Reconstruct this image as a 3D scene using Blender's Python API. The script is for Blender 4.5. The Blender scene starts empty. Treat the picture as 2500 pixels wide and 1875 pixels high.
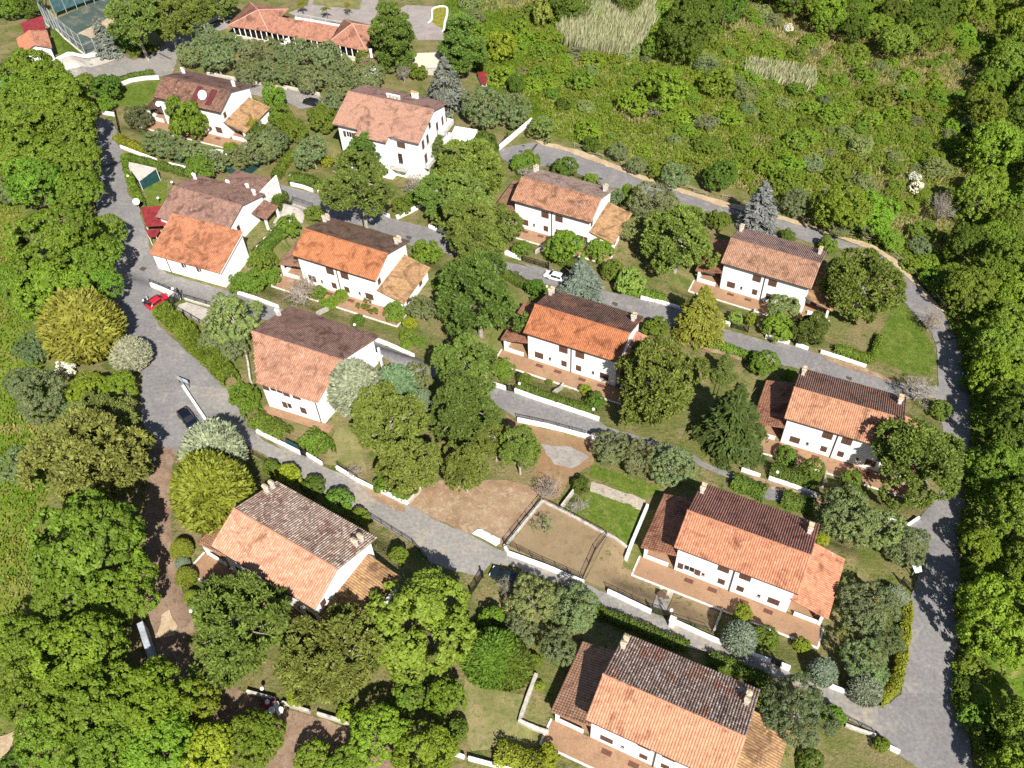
import bpy, bmesh, math, random
import numpy as np
from mathutils import Vector, Matrix
SC = bpy.context.scene
COL = SC.collection
# ------------------------------------------------------------------ camera
cam_d = bpy.data.cameras.new('camera'); cam = bpy.data.objects.new('camera', cam_d); COL.objects.link(cam)
PITCH, ROLL = math.radians(50.073), math.radians(3.1326)
fw = Vector((0, math.cos(PITCH), -math.sin(PITCH))); rt = Vector((1, 0, 0)); dn = fw.cross(rt)
r2 = rt*math.cos(ROLL)+dn*math.sin(ROLL); d2 = -rt*math.sin(ROLL)+dn*math.cos(ROLL)
m = Matrix((r2, -d2, -fw)).transposed().to_4x4(); m.translation = (0, 0, 112.76)
cam.matrix_world = m
cam_d.sensor_width = 36; cam_d.lens = 36*2300/2500; cam_d.clip_start = 1; cam_d.clip_end = 3000
SC.camera = cam
# ------------------------------------------------------------------ daylight
SUN_EL, SH_AZ = math.radians(47), math.radians(105)      # elevation; direction the shadows fall
w = bpy.data.worlds.new('World'); SC.world = w; w.use_nodes = True
nt = w.node_tree; bg = nt.nodes['Background']
sky = nt.nodes.new('ShaderNodeTexSky'); sky.sky_type = 'NISHITA'; sky.sun_disc = False
sky.sun_elevation = SUN_EL
sun_dir = Vector((-math.cos(SH_AZ)*math.cos(SUN_EL), -math.sin(SH_AZ)*math.cos(SUN_EL), math.sin(SUN_EL)))
sky.sun_rotation = math.atan2(sun_dir.x, sun_dir.y)
nt.links.new(sky.outputs[0], bg.inputs[0]); bg.inputs[1].default_value = 0.055
sd = bpy.data.lights.new('sun', 'SUN'); so = bpy.data.objects.new('sun', sd); COL.objects.link(so)
sd.energy = 4.6; sd.angle = math.radians(0.53); sd.color = (1, 0.955, 0.88)
so.rotation_euler = sun_dir.to_track_quat('Z', 'Y').to_euler(); so.location = sun_dir*300
vs = SC.view_settings; vs.view_transform = 'Standard'; vs.look = 'None'; vs.exposure = 0.85; vs.gamma = 1.0; vs.use_curve_mapping = False
cy = SC.cycles
cy.max_bounces = 5; cy.diffuse_bounces = 3; cy.glossy_bounces = 2; cy.transmission_bounces = 3; cy.use_denoising = False
cy.caustics_reflective = False; cy.caustics_refractive = False
# ------------------------------------------------------------------ helpers
RNG = random.Random(11)
def tag(o, label=None, cat=None, group=None, kind=None):
    if label: o['label'] = label
    if cat: o['category'] = cat
    if group: o['group'] = group
    if kind: o['kind'] = kind
    return o
def empty(name, loc=(0,0,0), rz=0.0, parent=None):
    o = bpy.data.objects.new(name, None); COL.objects.link(o); o.location = loc; o.rotation_euler = (0,0,rz)
    o.empty_display_size = 0.2; o.parent = parent
    return o
def obj(name, me, mat=None, parent=None, loc=None, rz=None):
    o = bpy.data.objects.new(name, me); COL.objects.link(o)
    if mat is not None:
        if not me.materials: me.materials.append(mat)
        if me.materials[0] != mat:
            o.material_slots[0].link = 'OBJECT'; o.material_slots[0].material = mat
    o.parent = parent
    if loc is not None: o.location = loc
    if rz is not None: o.rotation_euler = (0,0,rz)
    return o
class MB:
    """collects polygons; build() makes one mesh"""
    def __init__(s): s.v = []; s.f = []
    def poly(s, pts):
        n = len(s.v); s.v += [tuple(p) for p in pts]; s.f.append(tuple(range(n, n+len(pts)))); return s
    def box(s, x0, x1, y0, y1, z0, z1):
        n = len(s.v)
        s.v += [(x0,y0,z0),(x1,y0,z0),(x1,y1,z0),(x0,y1,z0),(x0,y0,z1),(x1,y0,z1),(x1,y1,z1),(x0,y1,z1)]
        s.f += [tuple(n+i for i in q) for q in ((0,3,2,1),(4,5,6,7),(0,1,5,4),(1,2,6,5),(2,3,7,6),(3,0,4,7))]
        return s
    def bar(s, a, b, r, n=6, r2=None):
        a, b = Vector(a), Vector(b); d = b-a
        if d.length < 1e-6: return s
        d.normalize(); u = d.orthogonal().normalized(); w_ = d.cross(u); r2 = r if r2 is None else r2
        k = len(s.v)
        for p, rr in ((a, r), (b, r2)):
            for i in range(n):
                t = 2*math.pi*i/n; s.v.append(tuple(p+u*rr*math.cos(t)+w_*rr*math.sin(t)))
        for i in range(n):
            j = (i+1) % n; s.f.append((k+i, k+j, k+n+j, k+n+i))
        s.f.append(tuple(k+i for i in reversed(range(n)))); s.f.append(tuple(k+n+i for i in range(n)))
        return s
    def prism(s, pts, z0, z1):
        """vertical prism over polygon pts (xy, ccw); z1 scalar or list"""
        n = len(pts); zt = z1 if isinstance(z1, (list, tuple)) else [z1]*n; zb = z0 if isinstance(z0, (list, tuple)) else [z0]*n
        k = len(s.v)
        s.v += [(p[0],p[1],b) for p, b in zip(pts, zb)]+[(p[0],p[1],t) for p, t in zip(pts, zt)]
        s.f.append(tuple(k+i for i in reversed(range(n)))); s.f.append(tuple(k+n+i for i in range(n)))
        for i in range(n):
            j = (i+1) % n; s.f.append((k+i, k+j, k+n+j, k+n+i))
        return s
    def slab(s, pts, t):
        """3D polygon extruded down by t"""
        n = len(pts); k = len(s.v)
        s.v += [tuple(p) for p in pts]+[(p[0],p[1],p[2]-t) for p in pts]
        s.f.append(tuple(k+i for i in range(n))); s.f.append(tuple(k+n+i for i in reversed(range(n))))
        for i in range(n):
            j = (i+1) % n; s.f.append((k+i, k+n+i, k+n+j, k+j))
        return s
    def lathe(s, prof, n=16, c=(0,0,0)):
        k = len(s.v)
        for r, z in prof:
            for i in range(n):
                t = 2*math.pi*i/n; s.v.append((c[0]+r*math.cos(t), c[1]+r*math.sin(t), c[2]+z))
        for q in range(len(prof)-1):
            for i in range(n):
                j = (i+1) % n; s.f.append((k+q*n+i, k+q*n+j, k+(q+1)*n+j, k+(q+1)*n+i))
        return s
    def mesh(s, name, smooth=False):
        me = bpy.data.meshes.new(name); me.from_pydata(s.v, [], s.f); me.update()
        if smooth: me.polygons.foreach_set('use_smooth', [True]*len(me.polygons))
        return me
    def build(s, name, mat, parent=None, loc=None, rz=None, smooth=False):
        return obj(name, s.mesh(name, smooth), mat, parent, loc, rz)
def npmesh(name, V, F, attrs=None):
    """V (n,3); F (m,k) same-size faces; attrs {name: per-vertex float}"""
    me = bpy.data.meshes.new(name); V = np.asarray(V, np.float32); F = np.asarray(F, np.int32); m_, k = F.shape
    me.vertices.add(len(V)); me.vertices.foreach_set('co', V.ravel())
    me.loops.add(m_*k); me.loops.foreach_set('vertex_index', F.ravel())
    me.polygons.add(m_); me.polygons.foreach_set('loop_start', np.arange(0, m_*k, k, dtype=np.int32))
    for nm, a in (attrs or {}).items():
        at = me.attributes.new(nm, 'FLOAT', 'POINT'); at.data.foreach_set('value', np.asarray(a, np.float32))
    me.update(calc_edges=True)
    return me
# ------------------------------------------------------------------ materials
def newmat(name):
    mt = bpy.data.materials.new(name); mt.use_nodes = True; return mt, mt.node_tree, mt.node_tree.nodes['Principled BSDF']
def nd(nt, t, **kw):
    n = nt.nodes.new(t)
    for k, v in kw.items():
        if k.startswith('i_'): n.inputs[int(k[2:])].default_value = v
        else: setattr(n, k, v)
    return n
def rgb(c): return (c[0], c[1], c[2], 1)
def mixc(nt, fac, a, b, mode='MIX'):
    n = nt.nodes.new('ShaderNodeMix'); n.data_type = 'RGBA'; n.blend_type = mode
    for sock, v in ((n.inputs[0], fac), (n.inputs[6], a), (n.inputs[7], b)):
        if hasattr(v, 'is_output'): nt.links.new(v, sock)
        elif isinstance(v, (int, float)): sock.default_value = v
        else: sock.default_value = rgb(v)
    return n.outputs[2]
def noise(nt, vec, scale, detail=4, rough=.55, lo=.35, hi=.65, dist=0.0):
    n = nd(nt, 'ShaderNodeTexNoise'); n.inputs['Scale'].default_value = scale; n.inputs['Detail'].default_value = detail
    n.inputs['Roughness'].default_value = rough; n.inputs['Distortion'].default_value = dist
    if vec is not None: nt.links.new(vec, n.inputs['Vector'])
    r = nd(nt, 'ShaderNodeMapRange'); r.inputs[1].default_value = lo; r.inputs[2].default_value = hi
    nt.links.new(n.outputs[0], r.inputs[0]); return r.outputs[0]
def bump(nt, p, h, strength=.3, dist=.05):
    b = nd(nt, 'ShaderNodeBump'); b.inputs['Strength'].default_value = strength; b.inputs['Distance'].default_value = dist
    nt.links.new(h, b.inputs['Height']); nt.links.new(b.outputs[0], p.inputs['Normal'])
def coords(nt, kind='Object'):
    return nd(nt, 'ShaderNodeTexCoord').outputs[kind]
def wpos(nt): return nd(nt, 'ShaderNodeNewGeometry').outputs['Position']
def plain(name, c, rough=.6, var=.0, scale=3., metal=0., spec=.4):
    mt, nt, p = newmat(name); p.inputs['Roughness'].default_value = rough; p.inputs['Metallic'].default_value = metal
    p.inputs['Specular IOR Level'].default_value = spec
    if var:
        f = noise(nt, wpos(nt), scale); col = mixc(nt, f, [x*(1-var) for x in c], [min(1, x*(1+var)) for x in c]); nt.links.new(col, p.inputs['Base Color'])
    else: p.inputs['Base Color'].default_value = rgb(c)
    return mt
def patchy(name, c1, c2, c3=None, s1=.35, s2=4., rough=.9, bstr=.3, bscale=12., lo=.38, hi=.62, speck=None):
    """two-scale mottled surface"""
    mt, nt, p = newmat(name); v = wpos(nt); p.inputs['Roughness'].default_value = rough; p.inputs['Specular IOR Level'].default_value = .2
    a = noise(nt, v, s1, 5, .6, lo, hi, .4); col = mixc(nt, a, c1, c2)
    if c3: col = mixc(nt, noise(nt, v, s1*2.7+.11, 4, .6, .52, .68, .6), col, c3)
    b = noise(nt, v, s2, 4, .7, .3, .7); col = mixc(nt, b, mixc(nt, 1.0, col, (.72,.72,.72), 'MULTIPLY'), mixc(nt, 1.0, col, (1.22,1.2,1.18), 'MULTIPLY'))
    if speck: col = mixc(nt, noise(nt, v, speck[0], 2, .5, speck[1], speck[1]+.06), col, speck[2])
    nt.links.new(col, p.inputs['Base Color']); bump(nt, p, noise(nt, v, bscale, 3, .6, .2, .8), bstr, .06)
    return mt
M = {}
M['asphalt'] = patchy('asphalt', (.195,.188,.188), (.225,.217,.213), (.27,.25,.23), s1=.11, s2=2.2, bstr=.15, bscale=30, lo=.42, hi=.6)
M['asphaltdusty'] = patchy('asphalt_dusty', (.235,.225,.21), (.275,.26,.24), (.34,.295,.235), s1=.11, s2=2.2, bstr=.15, bscale=30, lo=.42, hi=.6)
M['lawn'] = patchy('lawn', (.075,.125,.012), (.13,.175,.024), (.19,.19,.06), s1=.5, s2=6, bstr=.6, bscale=9)
M['drylawn'] = patchy('dry_lawn', (.17,.17,.06), (.27,.23,.11), (.12,.16,.035), s1=.4, s2=5, bstr=.5, bscale=9)
M['court'] = patchy('hard_court', (.05,.08,.07), (.085,.115,.10), (.2,.17,.12), s1=.12, s2=3, bstr=.1)
M['sand'] = patchy('sand', (.42,.31,.19), (.50,.40,.27), (.36,.27,.17), s1=.5, s2=4, bstr=.3)
M['sandpale'] = patchy('pale_concrete', (.46,.42,.37), (.55,.5,.44), (.36,.34,.31), s1=.25, s2=3, bstr=.2)
M['gravel'] = patchy('gravel', (.25,.185,.105), (.285,.21,.125), (.205,.145,.085), s1=.3, s2=9, bstr=.35, bscale=20, lo=.4, hi=.7)
M['gravelgrey'] = patchy('grey_gravel', (.28,.26,.24), (.36,.33,.3), (.24,.2,.15), s1=.6, s2=8, bstr=.4)
M['concrete'] = patchy('concrete', (.40,.37,.33), (.48,.44,.39), (.33,.3,.26), s1=.5, s2=4, bstr=.15)
M['pave'] = patchy('worn_paving', (.36,.31,.25), (.44,.39,.32), (.22,.2,.12), s1=.9, s2=5, bstr=.4)
M['dirt'] = patchy('soil', (.26,.165,.10), (.34,.235,.15), (.40,.32,.22), s1=.4, s2=5, bstr=.5)
M['dirt2'] = patchy('leaf_strewn_soil', (.27,.16,.085), (.30,.2,.11), (.19,.15,.07), s1=.5, s2=5, bstr=.5)
M['dirtdark'] = patchy('shaded_soil', (.22,.15,.10), (.30,.21,.15), (.16,.12,.08), s1=.5, s2=6, bstr=.5)  # darker copy of the soil; tree shade over the drive is in the colour
M['deck'] = patchy('pool_paving', (.27,.24,.22), (.33,.29,.27), None, s1=.4, s2=3, bstr=.1)
M['straw'] = patchy('straw', (.48,.33,.15), (.56,.42,.22), (.4,.3,.16), s1=.7, s2=7, bstr=.7)
M['white'] = patchy('white_plaster', (.78,.775,.76), (.83,.825,.81), (.70,.68,.64), s1=.25, s2=1.2, rough=.85, bstr=.05, lo=.3, hi=.55)
M['housewhite'] = plain('house_plaster', (.84,.84,.835), .85, .03, .7)
M['pale'] = patchy('pale_masonry', (.46,.43,.38), (.55,.52,.46), (.32,.29,.25), s1=.5, s2=3, bstr=.3)
M['grey'] = patchy('grey_masonry', (.4,.36,.32), (.48,.44,.39), (.28,.25,.22), s1=.5, s2=3, bstr=.3)
M['bluegrey'] = patchy('blue_grey_concrete', (.32,.36,.40), (.38,.42,.47), None, s1=.4, s2=2, bstr=.2)
M['cream'] = plain('cream_masonry', (.62,.55,.45), .9, .1)
M['brown'] = plain('brown_shutter', (.115,.06,.04), .6, .15, 4.)
M['grille'] = plain('brown_grille', (.13,.055,.035), .7, .2, 5.)
M['glass'] = plain('window_glass', (.02,.022,.025), .08, 0, spec=.6)
M['dark'] = plain('dark_metal', (.025,.025,.027), .45, metal=.4)
M['pipe'] = plain('brown_pipe', (.05,.032,.025), .4, metal=.3)
M['terrace'] = patchy('terracotta_paving', (.29,.175,.105), (.33,.205,.125), (.25,.155,.1), s1=.3, s2=6, bstr=.15)
M['orangefloor'] = plain('orange_tiles', (.33,.125,.04), .6, .2, 6.)
M['ochre'] = plain('ochre_wood', (.40,.24,.09), .7, .25)
M['steel'] = plain('galvanised_steel', (.5,.53,.53), .4, .1, metal=.3)
M['wood'] = plain('weathered_wood', (.34,.29,.22), .85, .25, 5.)
M['teal'] = plain('teal_screen', (.012,.06,.065), .8, .3, 2.)
M['netting'] = plain('blue_netting', (.06,.13,.14), .9, .3, .8)
M['globe'] = plain('white_globe', (.85,.85,.83), .25)
M['red'] = plain('red_sheet', (.22,.026,.03), .6, .25, 1.2)
M['stone'] = patchy('limewashed_stone', (.6,.57,.52), (.7,.68,.64), (.42,.38,.32), s1=.8, s2=3, bstr=.4)
M['bark'] = plain('bark', (.16,.115,.085), .9, .35, 4.)
M['greybark'] = plain('grey_bark', (.36,.32,.28), .9, .3, 4.)
M['hull'] = plain('hedge_shade_hull', (.05,.06,.02), .9, .3, 5.)  # dark colour stands for the shade inside a hedge
M['iron'] = plain('cast_iron', (.07,.065,.06), .7, .25, 6.)
M['board'] = plain('blue_white_board', (.42,.52,.62), .4)
M['capmat'] = plain('lichened_cap', (.42,.33,.2), .85, .35, 3.)
M['maroon'] = plain('maroon_panel', (.115,.028,.03), .5, .2, 1.)
M['tyre'] = plain('tyre', (.015,.015,.015), .8)
M['rim'] = plain('rim', (.45,.45,.46), .3, metal=.8)
M['lamp'] = plain('car_lamp', (.75,.76,.78), .1)
M['tail'] = plain('tail_lamp', (.35,.01,.01), .2)
M['water'] = plain('pool_water', (.22,.2,.02), .12, .35, 1.2, spec=.6)
def carpaint(name, c):
    mt, nt, p = newmat(name); p.inputs['Base Color'].default_value = rgb(c); p.inputs['Roughness'].default_value = .35
    p.inputs['Coat Weight'].default_value = .6; p.inputs['Coat Roughness'].default_value = .06; return mt
# ---- leaves: colour comes from the object's own colour, varied leaf by leaf
def leafmat(name, trans=.24, rough=.55):
    mt, nt, p = newmat(name); oi = nd(nt, 'ShaderNodeObjectInfo'); at = nd(nt, 'ShaderNodeAttribute', attribute_name='rnd')
    br = nd(nt, 'ShaderNodeMapRange', i_3=.62, i_4=1.42); nt.links.new(at.outputs['Fac'], br.inputs[0])
    c = nd(nt, 'ShaderNodeVectorMath', operation='SCALE'); nt.links.new(oi.outputs['Color'], c.inputs[0]); nt.links.new(br.outputs[0], c.inputs['Scale'])
    hs = nd(nt, 'ShaderNodeHueSaturation'); nt.links.new(c.outputs[0], hs.inputs['Color'])
    hr = nd(nt, 'ShaderNodeMapRange', i_3=.485, i_4=.512); nt.links.new(oi.outputs['Random'], hr.inputs[0]); nt.links.new(hr.outputs[0], hs.inputs['Hue'])
    vr = nd(nt, 'ShaderNodeMapRange', i_3=.85, i_4=1.15); nt.links.new(oi.outputs['Random'], vr.inputs[0]); nt.links.new(vr.outputs[0], hs.inputs['Value'])
    nt.links.new(hs.outputs[0], p.inputs['Base Color']); p.inputs['Roughness'].default_value = rough; p.inputs['Specular IOR Level'].default_value = .25
    tr = nd(nt, 'ShaderNodeBsdfTranslucent'); y = mixc(nt, 1.0, hs.outputs[0], (1.25,1.15,.45), 'MULTIPLY'); nt.links.new(y, tr.inputs['Color'])
    mx = nd(nt, 'ShaderNodeMixShader'); mx.inputs[0].default_value = trans
    nt.links.new(p.outputs[0], mx.inputs[1]); nt.links.new(tr.outputs[0], mx.inputs[2])
    nt.links.new(mx.outputs[0], nt.nodes['Material Output'].inputs['Surface']); return mt
M['leaf'] = leafmat('leaf'); M['needle'] = leafmat('needle', .16, .6)
# ---- roof tiles: per-tile variation, weathering patches, lichen
def roofmat(name, c1, c2, lichen=.2, dark=.3, lcol=(.50,.44,.36), patch=None, lscale=.9, dcol=None):
    mt, nt, p = newmat(name); oi = nd(nt, 'ShaderNodeObjectInfo')
    off = nd(nt, 'ShaderNodeVectorMath', operation='SCALE'); off.inputs[0].default_value = (37,19,53); nt.links.new(oi.outputs['Random'], off.inputs['Scale'])
    ad = nd(nt, 'ShaderNodeVectorMath', operation='ADD'); nt.links.new(coords(nt), ad.inputs[0]); nt.links.new(off.outputs[0], ad.inputs[1]); v = ad.outputs[0]
    at = nd(nt, 'ShaderNodeAttribute', attribute_name='rnd').outputs['Fac']
    col = mixc(nt, at, c1, c2)
    d = noise(nt, v, .45, 6, .66, .56-.22*dark, .74-.22*dark, .9); col = mixc(nt, d, col, dcol or [x*.45 for x in c1])
    if patch: col = mixc(nt, noise(nt, v, .4, 3, .5, .56, .62, .3), col, patch)
    # single light tiles and lichen blotches
    l1 = noise(nt, v, lscale, 5, .75, .70-.42*lichen, .80-.42*lichen, .8)
    m1 = nd(nt, 'ShaderNodeMath', operation='MULTIPLY'); nt.links.new(l1, m1.inputs[0])
    r2_ = nd(nt, 'ShaderNodeMapRange', i_1=.35, i_2=.75, i_3=.15, i_4=.95); nt.links.new(at, r2_.inputs[0]); nt.links.new(r2_.outputs[0], m1.inputs[1])
    col = mixc(nt, m1.outputs[0], col, lcol)
    g = noise(nt, v, 7, 3, .6, .3, .7); col = mixc(nt, g, mixc(nt, 1., col, (.78,.78,.78), 'MULTIPLY'), mixc(nt, 1., col, (1.16,1.14,1.12), 'MULTIPLY'))
    nt.links.new(col, p.inputs['Base Color']); p.inputs['Roughness'].default_value = .85; p.inputs['Specular IOR Level'].default_value = .2
    return mt
# ---- ground sheet
def groundmat():
    mt, nt, p = newmat('ground'); v = wpos(nt); p.inputs['Roughness'].default_value = .95; p.inputs['Specular IOR Level'].default_value = .1
    lush = nd(nt, 'ShaderNodeAttribute', attribute_name='lush').outputs['Fac']; scr = nd(nt, 'ShaderNodeAttribute', attribute_name='scrub').outputs['Fac']
    def three(a, b, c, s):
        x = mixc(nt, noise(nt, v, s, 5, .6, .38, .62, .5), a, b); return mixc(nt, noise(nt, v, s*2.3+.07, 4, .6, .53, .66, .6), x, c)
    gard = three((.135,.15,.045), (.235,.19,.10), (.085,.125,.025), .22)
    lu = three((.10,.185,.018), (.19,.24,.04), (.26,.25,.08), .12)
    sc = three((.12,.175,.025), (.20,.21,.055), (.36,.31,.15), .10)
    col = mixc(nt, lush, gard, lu); col = mixc(nt, scr, col, sc)
    f = noise(nt, v, 3.5, 4, .7, .25, .75); col = mixc(nt, f, mixc(nt, 1., col, (.6,.62,.55), 'MULTIPLY'), mixc(nt, 1., col, (1.3,1.28,1.2), 'MULTIPLY'))
    nt.links.new(col, p.inputs['Base Color']); bump(nt, p, noise(nt, v, 2.2, 5, .7, .2, .8), .7, .25); return mt
M['ground'] = groundmat()
# ---- terrain: a hillside falling to the right and to the back, levelled under each house ----
SX, SY = -0.129, -0.104
# level pads: (x, y, yaw, x0, x1, y0, y1, z)
PADS = [
 (10.86,137.72,-0.490,-12.6,12.6,-7.2,7.0,-5.31),
 (11.38,101.50,-0.477,-12.6,12.6,-7.2,7.0,-2.22),
 (46.93,120.99,-0.502,-12.6,12.6,-7.2,7.0,-8.23),
 (48.99,84.25,-0.456,-12.6,12.6,-7.2,7.0,-5.03),
 (28.62,60.50,-0.486,-12.6,12.6,-7.4,7.0,0.24),
 (15.13,37.33,-0.493,-12.6,12.6,-7.4,7.0,5.16),
 (-25.99,118.39,-0.472,-12.6,12.6,-7.2,7.0,1.51),
 (-59.41,168.97,-0.435,-12.6,12.6,-7.2,7.0,0.76),
 (-27.58,57.99,-0.628,-12.6,12.6,-7.2,7.0,9.13),
 (-28.5,91.5,-0.43,-9.5,9.5,-9.0,9.0,5.40),
 (-20.4,159.9,-0.440,-10.0,10.0,-8.0,7.0,-3.40),
 (-50.5,127.5,-0.43,-9.0,8.5,-12.0,12.0,4.40),
 (-45.0,208.5,-0.28,-18.5,18.5,-7.0,9.0,-5.2),
 (-100.8,194.5,-1.05,-6.0,10.0,-5.0,5.0,4.3),
]
def terr(x, y):
    z = SX*x + SY*(y-100.0)
    for (px, py, ya, x0, x1, y0, y1, pz) in PADS:
        c, s = math.cos(ya), math.sin(ya)
        dx, dy = x-px, y-py
        if abs(dx) > 26 or abs(dy) > 26: continue
        lx, ly = dx*c+dy*s, -dx*s+dy*c
        ex = max(x0-lx, 0.0, lx-x1); ey = max(y0-ly, 0.0, ly-y1)
        d = math.hypot(ex, ey)
        if d < 4.0:
            t = 1.0-d/4.0; t = t*t*(3-2*t)
            z += (pz-z)*t
    return z
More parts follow.
